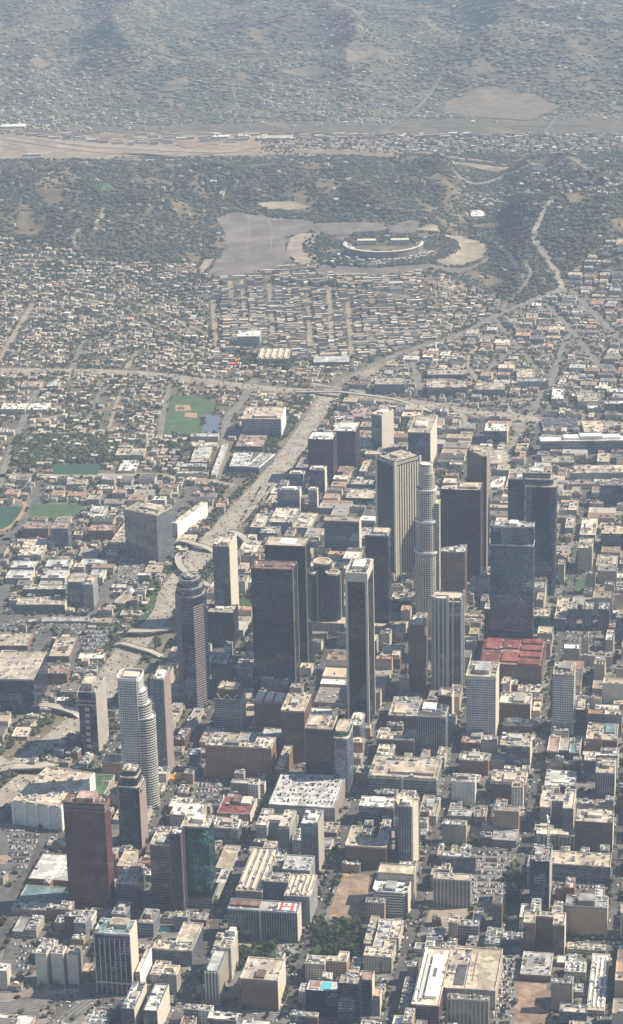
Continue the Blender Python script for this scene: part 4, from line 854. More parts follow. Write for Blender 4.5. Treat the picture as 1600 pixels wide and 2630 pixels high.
B('office_building', 'brown brick block with cream courtyard roof and orange cornice', (2, 3), (228, 1150, 558, 1040), 1345, 'brown', 'sand', short='courtyard brick block', pent=(.35, .1, .7, .7, 3, 'cream'), units=8, cornice=True)
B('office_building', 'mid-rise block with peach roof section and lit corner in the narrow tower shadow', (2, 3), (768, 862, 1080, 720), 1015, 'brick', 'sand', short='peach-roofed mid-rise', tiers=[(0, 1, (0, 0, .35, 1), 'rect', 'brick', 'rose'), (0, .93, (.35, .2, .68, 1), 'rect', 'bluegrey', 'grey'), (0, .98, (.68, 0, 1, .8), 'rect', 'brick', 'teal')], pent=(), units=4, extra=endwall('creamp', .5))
B('office_building', 'slim dark building right of the narrow white grid tower', (2, 3), (1045, 465, 1140, 340), 715, 'black2', 'cream', short='slim dark building', units=3, pent=())
B('office_building', 'big white-roofed block with dark light wells near the right edge', (2, 3), (1220, 545, 1450, 410), 600, 'beige', 'white', short='light-well block', pent=(.2, .25, .65, .6, 2, 'dark'), units=7)  # dark roof box paints the shade in the light wells
B('office_building', 'red brick block with green-tinted rooftop at the right edge', (2, 3), (1143, 745, 1440, 590), 905, 'brick', 'tan', short='green-tinted rooftop block', pent=(.6, .4, .9, .9, 3, 'teal'), units=7)
B('office_building', 'narrow dark block below the green-tinted rooftop', (2, 3), (1125, 950, 1232, 900), 1145, 'bluegrey', 'cream', short='narrow dark block', units=2, pent=())
B('office_building', 'tall striped brick building with peach rooftop near the right edge', (2, 3), (1235, 1070, 1418, 930), 1375, 'stripedark', 'sand', short='tall striped brick building', units=5, extra=endwall('creamp', .5))
B('office_building', 'grey rooftop building with wide parapet behind the H-shaped cream block', (2, 3), (740, 1190, 1035, 1040), 1240, 'bluegrey', 'pale', short='wide-parapet grey building', units=5, pent=(.25, .2, .8, .35, 2, 'white'))
B('office_building', 'H-shaped block with bright cream roof', (2, 3), (700, 1400, 1022, 1215), 1620, 'grey', 'cream', short='H-shaped cream block', tiers=[(0, 1, (0, 0, 1, 1), 'H')], pent=(), units=7, extra=endwall('creamp', .3))
B('office_building', 'lower front wing with cream roof and vertical bays under the H-shaped block', (3, 3), (665, 160, 1030, 105), 330, 'slats', 'cream', short='vertical-bay front wing', pent=(.55, -.3, .85, .3, 5, 'cream'), units=1, extra=endwall('creamp', .3))
B('office_building', 'large dark brown brick block right of the vertical-bay wing', (3, 3), (1038, 40, 1400, -90), 330, 'brown', 'tan', short='dark brown brick block', units=7, extra=endwall('creamp', .3))
B('warehouse', 'long tan flat roof over a blue-grey wall beside the slender dark tower', (3, 3), (800, 445, 1378, 320), 600, 'bluegrey', 'sand', short='long tan-roofed block', pent=(), units=9)
B('apartment_tower', 'slender dark tower under construction with lit right edge and white mast', (3, 3), (602, 425, 790, 255), 905, 'blue', 'rose', short='slender dark tower', pent=(.2, .3, .6, .7, 4, 'midgrey'), units=8, extra=endwall('concrete', .6))
B('office_building', 'beige brick block with notched top behind a parking lot at the right', (3, 3), (945, 850, 1348, 745), 1140, 'tanbrick', 'grey', short='notched beige brick block', pent=(.3, .1, .7, .8, 8, 'grey'), units=5, extra=endwall('creamp', .3))
B('office_building', 'U-shaped dark building with cream roof and deep front light court', (3, 3), (540, 1012, 935, 898), 1300, 'brown', 'cream', short='U-shaped dark building', tiers=[(0, 1, (0, 0, 1, 1), 'U')], pent=(), units=5, extra=endwall('creamp', .4))
B('low_building', 'grey three-bay roofed building in front of the U-shaped dark building', (3, 3), (510, 1505, 800, 1290), 1570, 'brown', 'midgrey', short='three-bay grey roof', pent=(), units=8, parapet='cream')
B('warehouse', 'wide tan auditorium roof with a thin seam line, bottom right', (3, 2), (1300, 1640, 1770, 1240), 1760, 'beige', 'sand', h=26, short='tan auditorium roof', pent=(), units=0, extra=slab('unitd', .48, .2, .5, .9, 1, .5, 'roof_seam'))
B('office_building', 'blue-grey columned facade under the tan auditorium roof, bottom edge', (3, 2), (1305, 1745, 1705, 1700), 2150, 'slats', 'tan', short='columned facade', pent=(), units=6)
B('office_building', 'white-roofed building with long rooftop strips and a deep left shadow', (3, 2), (960, 1800, 1225, 1250), 2020, 'granitestripe', 'cream', short='strip-roofed building', pent=(), units=4,
  extra=lambda root, W, D, H: [slab(m_, u0, v0, u1, v1, 1, z, 'roof_strip')(root, W, D, H) for m_, u0, v0, u1, v1, z in (('white', .05, .05, .13, .97, 3), ('unit', .2, .1, .32, .9, 2), ('white', .42, .12, .85, .85, 4), ('unitd', .55, .45, .68, .6, 4.6))] and None)
B('office_building', 'narrow back wing of the strip-roofed building with dark courts', (3, 2), (1235, 1640, 1480, 1260), 1800, 'beige', 'tan', h=28, short='dark-courted wing', pent=(.5, .1, .9, .6, 1, 'dark'), units=8)  # low dark box on the roof paints the shaded courts
B('office_building', 'blue-grey office with vertical pleats behind the slatted building', (3, 2), (1228, 370, 1580, 330), 525, 'bluegrey', 'midgrey', short='pleated blue-grey office', units=3, pent=())
B('office_building', 'grey slatted building with a long pale roof above the pale plaza', (3, 2), (1170, 590, 1530, 530), 850, 'slats', 'tan', short='grey slatted building', units=2, pent=())
B('hotel', 'white curving building with round roof plant and tan rear wing', (3, 2), (583, 712, 925, 525), 935, 'whiteband', 'white', short='white curving building', pent=(.35, .05, .65, .45, 5, 'midgrey'), units=5, extra=endwall('creamp', .5), tiers=[(0, 1, (0, 0, 1, 1), 'chamf')])
B('low_building', 'tan rear wing with blank roof behind the white curving building', (3, 2), (640, 530, 985, 440), 720, 'beige', 'sand', h=45, short='tan rear wing', pent=(), units=0)
B('low_building', 'tan courtyard building half in shadow beside the hexagonal tower', (3, 2), (325, 270, 715, 80), 480, 'brown', 'tan', short='tan courtyard building', tiers=[(0, 1, (0, 0, 1, 1), 'Ub')], pent=(), units=4)
for i, (x0, y0, x1, y1, bs, rf, lb) in enumerate((( 500, 1330, 655, 1245, 1500, 'cream', 'front cream roof of the stepped terrace beside the park'), (665, 1345, 770, 1180, 1490, 'cream', 'front right roof of the stepped terrace beside the park'), (590, 1240, 720, 980, 1300, 'midgrey', 'long grey roof in the middle of the stepped terrace'), (735, 1160, 840, 990, 1210, 'cream', 'rear right cream roof of the stepped terrace'), (500, 1215, 580, 950, 1300, 'tan', 'rear left tan roof of the stepped terrace by the trees'))):
    B('apartment_building', lb, (3, 2), (x0, y0, x1, y1), style='cream', roof=rf, h=24-2*i, short=None, pent=(), units=3)
B('office_building', 'narrow peach-roofed tower on the avenue at the bottom', (3, 2), (455, 1560, 580, 1475), 1900, 'blue', 'rose', short='narrow peach-roofed tower', pent=(), units=0, extra=endwall('creamp', .5))
B('low_building', 'lower peach-roofed wing in front of the narrow tower', (3, 2), (560, 1720, 655, 1640), 1900, 'grey', 'rose', short='peach-roofed wing', pent=(), units=0, extra=endwall('creamp', .4))
B('apartment_building', 'dark glass block with a turquoise rooftop pool terrace', (3, 2), (-60, 1665, 250, 1555), 1900, 'blue', 'pale', short='pool-terrace block', pent=(.1, .2, .4, .9, 1, 'rose'), units=0, extra=slab('pool', .45, .2, .75, .8, 1, .6, 'pool'))
B('apartment_building', 'dark glass rear wing beside the rooftop pool', (3, 2), (250, 1600, 460, 1500), 1890, 'blue', 'tan', h=55, short='dark rear wing', pent=(), units=3)
# --- bottom centre
B('office_tower', 'dark glass tower with white roof end beside the wide garage', (2, 1), (1395, 1560, 1560, 1420), 1980, 'bluegrey', 'white', short='dark white-ended tower', units=4, pent=(.3, .3, .8, .6, 4, 'white'), extra=endwall('concrete', .5), h=75)
B('office_building', 'cream office block with open rooftop courts below the wide garage', (3, 1), (962, 75, 1285, -85), 280, 'grey', 'cream', short='cream courted office', tiers=[(0, 1, (0, 0, 1, 1), 'H')], pent=(), units=8, cornice=True)
B('office_building', 'grey office with busy white roof left of the avenue', (3, 1), (550, 95, 788, 10), 250, 'bluegrey', 'tan', short='grey white-parapet office', units=7, parapet='white')
B('parking_garage', 'blank tan parking roof right of the teal tower', (3, 1), (575, 485, 722, 265), 520, 'concrete', 'sand', short='blank tan parking roof', pent=(), units=0)
B('low_building', 'narrow curved grey podium at the foot of the teal tower', (3, 1), (515, 780, 600, 490), 830, 'cream', 'midgrey', short='narrow curved podium', pent=(), units=2, parapet='cream')
def sheds(n, mat='creamp', h=2.5, v0=.05, v1=.95):
    return lambda root, W, D, H: [slab(mat, (k+.25)/n, v0, (k+.65)/n, v1, 1, h, 'roof_shed')(root, W, D, H) for k in range(n)] and None
B('warehouse', 'long trade hall with rows of cream sawtooth roof sheds', (3, 1), (770, 705, 1022, 290), 830, 'grey', 'tan', short='sawtooth-shed hall', pent=(), units=12, extra=sheds(4), h=38)
B('office_building', 'cream-capped office standing inside the trade hall group', (3, 1), (1055, 615, 1272, 530), 780, 'bluegrey', 'tan', short='cream-capped office', units=6, parapet='cream', h=50)
B('warehouse', 'right wing of the trade halls with narrow roof sheds', (3, 1), (1235, 755, 1480, 545), 950, 'grey', 'tan', short='right trade hall wing', pent=(), units=8, extra=sheds(5), h=42)
B('warehouse', 'rear trade hall with evenly spaced roof lights', (3, 1), (1000, 460, 1210, 290), style='grey', roof='tan', h=36, short='rear trade hall', pent=(), units=14)
B('warehouse', 'grey ramped roof hall behind the right trade wing', (3, 1), (1215, 500, 1480, 360), style='grey', roof='pale', h=44, short='ramped-roof hall', pent=(), units=6)
def heli(root, W, D, H):
    b = MB(); b.box(.70*W, .15*D, H+.05, .96*W, .8*D, H+2.2, M['white']); o = b.build('helipad', root); zz = H+2.26; cx, cy, s = .83*W, .47*D, .10*W
    b = MB()
    for x0, y0, x1, y1 in ((-s, -s, -s*.6, s), (s*.6, -s, s, s), (-s*.6, -s*.2, s*.6, s*.2)): b.face([(cx+x0, cy+y0, zz), (cx+x1, cy+y0, zz), (cx+x1, cy+y1, zz), (cx+x0, cy+y1, zz)], M['redp'])
    b.build('helipad_marking', o)
B('hotel', 'wide dark two-slab building with a red-marked white helipad', (3, 1), (690, 880, 1360, 780), 1160, 'stripedark', 'midgrey', short='helipad building', pent=(.02, .3, .44, .8, 3, 'brown'), units=4, extra=multi(heli, bars('creamp', [(.47, 0)], .9), endwall('creamp', .5)))  # cream bar paints the sunlit slit between the two slabs
B('apartment_tower', 'white and blue residential tower with pleated right side by the corner', (3, 1), (478, 1480, 600, 1110), 1765, 'bluegrey', 'pale', short='pleated residential tower', pent=(.4, .7, .95, .95, 8, 'white'), units=6, extra=multi(fins('creamp', 4, 'front,right', .9, 0, 1, 1.6)), tiers=[(0, 1, (0, 0, 1, .6), 'chamf'), (0, 1.08, (.4, .55, 1.35, 1), 'rect', 'cream', 'sand')])
B('apartment_building', 'brown brick apartment block with peach L-shaped roof', (3, 1), (815, 1550, 1172, 1345), 1835, 'brick', 'cream', short='peach L-roofed block', pent=(.38, .05, .62, .4, 3, 'brown'), units=3, extra=endwall('creamp', .5))
B('apartment_building', 'L-shaped building with wide cream roof beside a turquoise pool', (3, 1), (0, 1265, 345, 1000), 1410, 'bluegrey', 'cream', short='L-shaped cream-roofed building', tiers=[(0, 1, (.45, .3, 1.0, 1), 'rect'), (0, 1, (-.1, 0, 1.0, .3), 'rect')], pent=(), units=7)
flat('swimming_pool', tp(3, 1, (30, 1075), (90, 1045), (150, 1060), (140, 1100), (60, 1112)), 'pool', .7, None, 'turquoise pool in the deck left of the L-shaped cream roof', cat='pool')
# --- lower left
B('apartment_tower', 'blue and white striped tower with wide white roof rim, lower left', (3, 0), (903, 1108, 1245, 975), 1690, 'blue', 'teal', short='white-rimmed blue tower', pent=(.35, .4, .85, .9, 6, 'tan'), units=4, parapet='white', extra=multi(fins('creamp', 7, 'front', .5, 0, .93, .8), endwall('creamp', .9), belts('creamp', [.2], 'belt_course', 2, 1)))
for i, (x0, x1, rf, lb) in enumerate(((335, 442, 'white', 'left slab of the three pale blue-fronted slabs with white roof'), (488, 602, 'tan', 'middle slab of the three pale blue-fronted slabs'), (638, 748, 'tan', 'right slab of the three pale blue-fronted slabs with pink edge'))):
    B('apartment_building', lb, (3, 0), (x0, 1310, x1, 1235), 1600, 'blank', rf, short=None, pent=(), units=2 if i else 4, extra=endwall('creamp', .6) if i < 2 else endwall('pinkwall', .8), dmax=26)
B('low_building', 'small twin-gabled tan building right of the three slabs', (3, 0), (785, 1480, 935, 1400), 1560, 'tanbrick', 'tan', short='small twin tan building', pent=(), units=6, extra=endwall('creamp', .5), tiers=[(0, 1, (0, 0, .4, 1), 'rect', 'tanbrick', 'tan'), (0, 1, (.55, 0, 1, 1), 'rect', 'tanbrick', 'sand')])
B('office_building', 'bright white building with slanting roof clutter behind the bottom slabs', (3, 0), (1305, 1490, 1345, 1255), 1570, 'cream', 'cream', short='bright slanting building', pent=(), units=8, extra=endwall('white', .6), h=30)
B('apartment_building', 'left of the two cream slabs at the bottom edge, blank front and speckled side', (3, 0), (1165, 1840, 1290, 1585), 2100, 'bluegrey', 'white', short='left cream slab', units=7, extra=endwall('creamp', .6), pent=(.35, .4, .8, .6, 3, 'cream'))
B('apartment_building', 'right of the two cream slabs at the bottom edge with plain white roof', (3, 0), (1378, 1860, 1510, 1600), 2100, 'bluegrey', 'white', short='right cream slab', units=3, extra=endwall('creamp', .6), pent=())
B('apartment_building', 'terraced white tower with rooftop boxes between the red-brown slab and the brown towers', (3, 0), (1122, 630, 1300, 445), 850, 'bluegrey', 'pale', short='terraced rooftop-box tower', pent=(.4, .5, .9, .95, 4, 'rose'), units=7, parapet='cream')
B('low_building', 'plain cream roof right of the red-brown slab', (3, 0), (1122, 470, 1248, 312), 560, 'beige', 'sand', short='plain cream roof', pent=(), units=1)
B('warehouse', 'large pale grey flat roof left of the red-brown slab', (3, 0), (270, 588, 660, 345), 640, 'brick', 'pale', short='large pale flat roof', pent=(), units=2)
B('parking_garage', 'sunken garage with blue sloping glass ramps below the pale flat roof', (3, 0), (180, 780, 620, 650), 800, 'concrete', 'teal', h=7, short='blue-ramp garage', pent=(), units=0)
B('low_building', 'cream and pink complex with scattered rooftop boxes below the glass ramps', (3, 0), (105, 875, 480, 800), 935, 'pinkbrick', 'cream', short='boxy cream complex', pent=(), units=14)
B('low_building', 'short tan hall at the foot of the red-brown slab', (3, 0), (840, 955, 1060, 870), 985, 'beige', 'midgrey', short='short tan hall', pent=(), units=0)
B('low_building', 'brick shops with rounded awning fronts left of the red-brown slab', (3, 0), (450, 262, 632, 195), 300, 'pinkbrick', 'tan', short='awning-front shops', pent=(), units=4)
B('low_building', 'flat white roof clipped by the bottom left corner', (3, 0), (-60, 1990, 290, 1890), 2030, 'cream', 'white', short='corner white roof', pent=(), units=3)
B('office_building', 'windowless white building with pleated front and long clutter-covered roof', (2, 0), (120, 1335, 585, 1010), 1560, 'blankwhite', 'sand', short='windowless white building', pent=(), units=22, extra=multi(endwall('white', .6), bars('white', [(.0, 0), (.25, 0), (.5, 0), (.75, 0), (1, 0)], 1.6)), ang=math.radians(20))
B('parking_garage', 'low planted roof deck above the red-brown slab', (2, 0), (720, 1260, 1000, 1075), 1290, 'concrete', 'green', h=12, short='planted roof deck', pent=(), units=3)
# --- west of the freeway
B('office_tower', 'wide striped dark office slab standing alone left of the freeway', (1, 0), (1192, 35, 1505, -70), style='stripedark', roof='tan', h=95, FRy=92, short='striped slab left of the freeway', pent=(.3, .4, .8, .9, 4, 'cream'), units=6, dmax=50)
B('parking_garage', 'tan parking podium attached to the left of the striped slab', (1, 0), (1060, 352, 1205, 60), 400, 'concrete', 'tan', h=16, short='tan podium', pent=(), units=4)
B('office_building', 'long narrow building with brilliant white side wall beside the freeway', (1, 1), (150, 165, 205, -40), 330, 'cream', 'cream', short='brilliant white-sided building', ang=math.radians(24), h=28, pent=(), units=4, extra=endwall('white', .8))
B('office_building', 'wide glass office at the left edge with blue grid front', (2, 0), (-120, 170, 318, -100), 495, 'blue', 'tan', short='blue grid office at the left edge', ang=math.radians(5), pent=(), units=12, parapet='cream')
B('apartment_building', 'pink-parapet apartment block right of the blue grid office', (2, 0), (340, 115, 642, 30), 212, 'brick', 'rose', short='pink-parapet apartments', ang=math.radians(4), pent=(), units=5)
B('apartment_building', 'pink-cornered apartment court near the left edge', (1, 0), (-60, 1345, 265, 1225), 1405, 'brick', 'tan', short='pink-cornered apartments', ang=math.radians(4), pent=(), units=7, parapet='rose')
B('apartment_building', 'tan and pink apartment block with light well, west side', (1, 0), (470, 1445, 662, 1270), 1500, 'brick', 'tan', short='light-well apartments', ang=math.radians(4), pent=(.3, .3, .8, .5, 1, 'brown'), units=8)
B('office_building', 'dark wedge-plan medical tower with pale roof plant among the trees', (1, 0), (640, 735, 808, 640), 980, 'bluegrey', 'tan', short='wedge-plan tower', ang=math.radians(6), tiers=[(0, 1, (0, 0, 1, 1), 'chamf'), (0, .92, (.9, .0, 1.5, .9), 'wedge', 'grey', 'tan')], pent=(.3, .3, .8, .7, 4, 'sand'), units=6)
def dome(root, W, D, H):
    p = [(W*.62+W*.36*math.cos(a), D*.78+W*.36*math.sin(a)) for a in np.linspace(0, 2*math.pi, 17)[:-1]]; b = MB()
    for k in range(4):
        s0, s1 = math.cos(k*.35), math.cos((k+1)*.35); z0, z1 = H+9*math.sin(k*.35), H+9*math.sin((k+1)*.35); cx, cy = W*.62, D*.78
        b.prism([(cx+(x-cx)*s0, cy+(y-cy)*s0) for x, y in p], z0, z0+.1, M['white'])
        for i in range(16):
            a, c_ = p[i], p[(i+1) % 16]; b.face([(cx+(a[0]-cx)*s0, cy+(a[1]-cy)*s0, z0), (cx+(c_[0]-cx)*s0, cy+(c_[1]-cy)*s0, z0), (cx+(c_[0]-cx)*s1, cy+(c_[1]-cy)*s1, z1), (cx+(a[0]-cx)*s1, cy+(a[1]-cy)*s1, z1)], M['white'])
    b.build('dome', root)
B('church', 'tan hall with a bright white domed end among trees by the freeway', (1, 0), (1092, 930, 1190, 800), 960, 'beige', 'tan', ang=math.radians(18), short='white-domed hall', pent=(), units=0, tiers=[(0, 1, (0, 0, 1, 1), 'chamf')], extra=dome)
B('office_building', 'bright cream eight-sided block near the left ball field', (1, 0), (440, 345, 562, 270), 410, 'cream', 'white', short='eight-sided cream block', ang=math.radians(5), tiers=[(0, 1, (0, 0, 1, 1), 'oct')], pent=(.3, .4, .7, .8, 4, 'midgrey'), units=2, extra=None)
B('school_building', 'cream school wing with rooftop equipment in rows, west side', (1, 0), (165, 475, 395, 320), 520, 'cream', 'cream', short='cream school wing', ang=math.radians(5), pent=(), units=12)
for i, (x0, y0, x1, y1, bs, lb) in enumerate(((95, 592, 325, 528, 625, 'rear left of six pale stepped classroom blocks'), (50, 692, 288, 618, 745, 'front left of six pale stepped classroom blocks'), (430, 582, 662, 512, 615, 'rear middle of six pale stepped classroom blocks'), (388, 692, 622, 612, 748, 'front middle of six pale stepped classroom blocks'), (765, 565, 1005, 508, 605, 'rear right of six pale stepped classroom blocks'), (850, 690, 985, 610, 740, 'front right of six pale stepped classroom blocks'))):
    B('school_building', lb, (1, 0), (x0, y0, x1, y1), bs, 'whiteband', 'pale', short=None, ang=math.radians(6), pent=(.28, .05, .72, .35, .6, 'dark'), units=1, extra=endwall('creamp', .5), group='stepped classroom blocks')
B('office_building', 'long slab with tan roof below the classroom blocks', (1, 0), (215, 805, 628, 760), 880, 'bluegrey', 'tan', short='long tan slab', ang=math.radians(4), pent=(), units=4)
B('office_building', 'second long slab with tan roof, in front of the first', (1, 0), (155, 950, 622, 885), 1035, 'bluegrey', 'tan', short='second long slab', ang=math.radians(4), pent=(), units=6, extra=endwall('creamp', .4))
B('low_building', 'long thin pale roof along the parking lots', (1, 0), (395, 1112, 850, 1070), 1130, 'beige', 'midgrey', short='long thin roof', ang=math.radians(3), pent=(), units=1)
B('apartment_building', 'pinkish apartment block facing the left ball field', (1, 0), (228, 218, 462, 152), 305, 'brick', 'rose', short='pink apartment block', ang=math.radians(4), pent=(.45, .3, .8, .6, 1, 'grey'), units=5)
B('apartment_building', 'dark-fronted apartment block beside the pink one', (1, 0), (482, 220, 652, 155), 370, 'bluegrey', 'rose', short='dark-fronted apartments', ang=math.radians(4), pent=(), units=3, h=40)
B('apartment_building', 'apartment court with pink roofs around a turquoise pool yard', (1, 0), (850, 240, 1090, 180), 330, 'brick', 'rose', short='pink court apartments', ang=math.radians(4), pent=(), units=5)
B('school_building', 'bright roofed school block with tall rooftop boxes above the pink court', (1, 0), (835, 110, 985, 0), 150, 'cream', 'white', short='tall-boxed school block', ang=math.radians(5), units=10)
B('low_building', 'white-roofed shed along the freeway bridge', (1, 0), (750, 1470, 1000, 1415), 1499, 'cream', 'white', short='white-roofed shed', ang=math.radians(4), pent=(), units=1)
# --- beyond the freeway bend
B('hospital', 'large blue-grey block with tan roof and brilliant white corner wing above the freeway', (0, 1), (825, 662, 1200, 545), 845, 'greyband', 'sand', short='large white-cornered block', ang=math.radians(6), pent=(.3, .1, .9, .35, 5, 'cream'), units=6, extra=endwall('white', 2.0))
B('low_building', 'pink-roofed square building with rows of roof boxes by the freeway', (0, 1), (765, 925, 1032, 815), 975, 'brown', 'rose', short='pink roof-box building', ang=math.radians(6), pent=(.35, .1, .6, .3, 2, 'white'), units=14)
B('office_building', 'grey building with parking rows on its roof and white frame', (0, 1), (708, 1118, 880, 985), 1190, 'bluegrey', 'pale', short='white-framed rooftop-parking building', ang=math.radians(6), pent=(), units=6, parapet='white')
B('office_building', 'angled office beside the rooftop-parking building', (0, 1), (870, 1118, 995, 990), 1185, 'bluegrey', 'midgrey', short='angled office', ang=math.radians(20), pent=(), units=4, parapet='white')
for i, (x0, y0, x1, y1, bs, lb) in enumerate(((335, 830, 600, 800, 880, 'rear long roof of the school rows'), (345, 925, 590, 885, 960, 'second long roof of the school rows'), (340, 1040, 500, 920, 1075, 'court block of the school rows'), (330, 1075, 520, 1045, 1110, 'fourth roof of the school rows'), (195, 1120, 480, 1090, 1160, 'fifth long roof of the school rows'), (200, 1185, 500, 1165, 1225, 'front long roof of the school rows'), (530, 1200, 580, 900, 1235, 'yellow-cream end building along the curved road'))):
    B('school_building', lb, (0, 1), (x0, y0, x1, y1), bs, 'cream', 'cream' if i % 2 else 'pale', short=None, ang=math.radians(5), pent=(), units=4)
for i, (x0, y0, x1, y1, bs, rf, lb) in enumerate(((0, 570, 238, 510, 620, 'white', 'left white-roofed school building near the left edge'), (262, 572, 455, 508, 610, 'white', 'right white-roofed school building near the left edge'), (445, 345, 562, 300, 380, 'white', 'small bright school block beside the pink parking roof'), (1110, 1010, 1380, 945, 1045, 'cream', 'slanted cream campus building beside the curved road'), (1135, 1160, 1300, 1060, 1185, 'white', 'bright campus hall above the boulevard'), (640, 1290, 825, 1245, 1330, 'sand', 'tan hall below the boulevard'), (945, 1335, 1115, 1310, 1380, 'white', 'long white roof below the boulevard'), (1185, 1335, 1290, 1305, 1380, 'white', 'short white roof below the boulevard'), (0, 790, 130, 765, 820, 'white', 'white shed roof at the left edge'), (200, 350, 380, 302, 380, 'rose', 'pink parking roof of the hillside school'))):
    B('school_building', lb, (0, 0), (x0, y0, x1, y1), bs, 'cream', rf, short=None, ang=math.radians(4), pent=(), units=6)
for i, (t, x0, y0, x1, y1, h_, st, rf, lb) in enumerate((
    ((0, 2), -35, 857, 205, 782, 88, 'granite', 'white', 'left of the two brown square towers by the freeway, white roof boxes'), ((0, 2), 212, 775, 420, 690, 80, 'granite', 'white', 'right of the two brown square towers by the freeway, orange rear wing'),
    ((0, 2), 575, 612, 675, 558, 78, 'bluegrey', 'cream', 'thin apartment tower with bright speckled side beyond the brown towers'), ((0, 2), 928, 790, 1142, 630, 78, 'blue', 'tan', 'utility headquarters block with sunken white roof and lit right side'),
    ((0, 2), -20, 1150, 125, 1112, 48, 'blue', 'sand', 'low glass twin left of the diagonal tower, nearer the brown towers'), ((0, 2), -30, 1345, 50, 1320, 45, 'bluegrey', 'cream', 'right apartment of the dark pair below the brown towers'),
    ((0, 1), 1168, 1345, 1382, 1310, 48, 'bluegrey', 'cream', 'left apartment of the dark pair beside the freeway'), ((0, 1), 1285, 1190, 1420, 1160, 40, 'bluegrey', 'tan', 'dark block behind the apartment pair'))):
    B('office_tower' if h_ > 50 else 'apartment_building', lb, t, (x0, y0, x1, y1), style=st, roof=rf, h=h_, short=['left brown square tower', 'right brown square tower', 'thin speckled tower', 'sunken-roof headquarters', None, None, None, None][i], pent=(.2, .3, .8, .8, 3, 'white') if i != 3 else (.2, .3, .75, .6, 5, 'white'), units=3, ang=math.radians(10 if i != 2 else 34), extra=endwall('creamp', .6) if i >= 2 else None)
B('low_building', 'wide auditorium with flat white roof on the slope below the terraces', (0, 2), (18, 118, 365, 58), 150, 'bluegrey', 'pale', short='flat white auditorium', ang=math.radians(2), pent=(), units=0)
for i, (t, x0, y0, x1, y1, bs, st, rf, a_, lb) in enumerate((
    ((0, 2), 605, 330, 900, 262, 420, 'bluegrey', 'tan', 6, 'wedge-fronted apartment complex beside the hillside freeway'), ((0, 2), 1120, 235, 1500, 190, 290, 'bluegrey', 'tan', 4, 'rear long apartment terrace right of the wedge-fronted complex'), ((0, 2), 1110, 360, 1300, 290, 450, 'bluegrey', 'tan', 4, 'front apartment terrace beside the freeway lanes'), ((0, 2), 1330, 360, 1500, 290, 450, 'bluegrey', 'tan', 4, 'second front apartment terrace beside the freeway lanes'),
    ((0, 3), 90, 380, 360, 310, 450, 'bluegrey', 'tan', 4, 'zigzag apartment terrace left of the long pale apartment'), ((0, 3), 480, 302, 782, 272, 378, 'grey', 'pale', 3, 'long pale apartment building above the freeway ramps'), ((0, 3), 480, 262, 650, 180, 290, 'beige', 'sand', 3, 'tan terraced building right behind the long pale apartment'),
    ((0, 3), 810, 470, 925, 368, 520, 'cream', 'white', 8, 'bright cream block at the end of the straight street'), ((0, 3), 1070, 495, 1290, 408, 560, 'cream', 'tan', 3, 'cream complex with grey courts near the right edge'), ((0, 3), 1160, 560, 1290, 505, 590, 'cream', 'white', 3, 'small white annex of the cream complex'), ((0, 3), 1350, 405, 1600, 368, 450, 'grey', 'white', 2, 'white-roofed hall at the right edge, rear'), ((0, 3), 1320, 518, 1640, 488, 600, 'bluegrey', 'white', 2, 'long white-edged block at the right edge'),
    ((0, 3), 735, 765, 1080, 655, 790, 'blue', 'dark', 2, 'dark glass courthouse block with orange edge'), ((0, 3), 1125, 790, 1345, 680, 830, 'brown', 'sand', 2, 'orange-tan roofed building beside the glass courthouse'),
    ((0, 3), 165, 775, 375, 700, 900, 'blue', 'white', 8, 'courthouse with white roof and yellow wall facing right'), ((0, 3), 725, 1080, 1030, 1020, 1120, 'grey', 'tan', 3, 'tan-roofed office right of the wide avenue'), ((0, 3), 1040, 1165, 1650, 1110, 1190, 'cream', 'cream', 2, 'long cream civic building with a yellow courtyard rim'), ((0, 3), 990, 1185, 1650, 1150, 1262, 'grey', 'cream', 2, 'front long civic building with columned face'), ((0, 3), 950, 1290, 1230, 1255, 1340, 'cream', 'rose', 3, 'rounded-end low building below the civic front'), ((0, 3), 1280, 1300, 1560, 1265, 1500, 'blue', 'rose', 3, 'dark building with scalloped pink roof edge'), ((0, 3), 855, 1400, 1000, 1340, 1470, 'beige', 'sand', 8, 'tan roof right of the double-corniced tower'), ((0, 3), 1050, 1300, 1180, 1150, 1250, 'cream', 'cream', 8, 'small cream yard building by the avenue'))):
    B('apartment_building' if 'apart' in lb else 'office_building', lb, t, (x0, y0, x1, y1), bs, st, rf, short=None, ang=math.radians(a_), pent=(), units=7, **({'extra': endwall('yellow', 2.0)} if 'yellow wall' in lb else {}))
def steps(root, W, D, H):
    for u0, u1, z in ((.25, .85, 5), (.42, .66, 8)):
        b = MB(); b.box(u0*W, .3*D, H, u1*W, .95*D, H+z, M['white']); b.build('roof_step', root)
B('office_building', 'very long blue-grey civic building with brilliant white stepped roof at the right edge', (0, 3), (705, 880, 1620, 832), 1000, 'bluegrey', 'white', short='long white-roofed civic building', ang=math.radians(2), pent=(), units=0, extra=steps)
B('low_building', 'round tan performance hall roof right of the wedge-topped tower', (0, 3), (165, 1090, 380, 955), 1130, 'beige', 'tan', short='round tan hall', ang=math.radians(8), tiers=[(0, 1, (0, 0, 1, 1), 'oct')], pent=(.5, .3, .65, .6, 1, 'white'), units=0)
B('low_building', 'bright white angular concert hall below the round tan hall', (0, 3), (215, 1320, 345, 1200), 1340, 'white', 'white', short='angular white hall', tiers=[(0, 1, (0, 0, 1, 1), 'wedge2'), (0, 1.3, (.4, .3, .9, .9), 'tri', 'white', 'white')], pent=(), units=1)
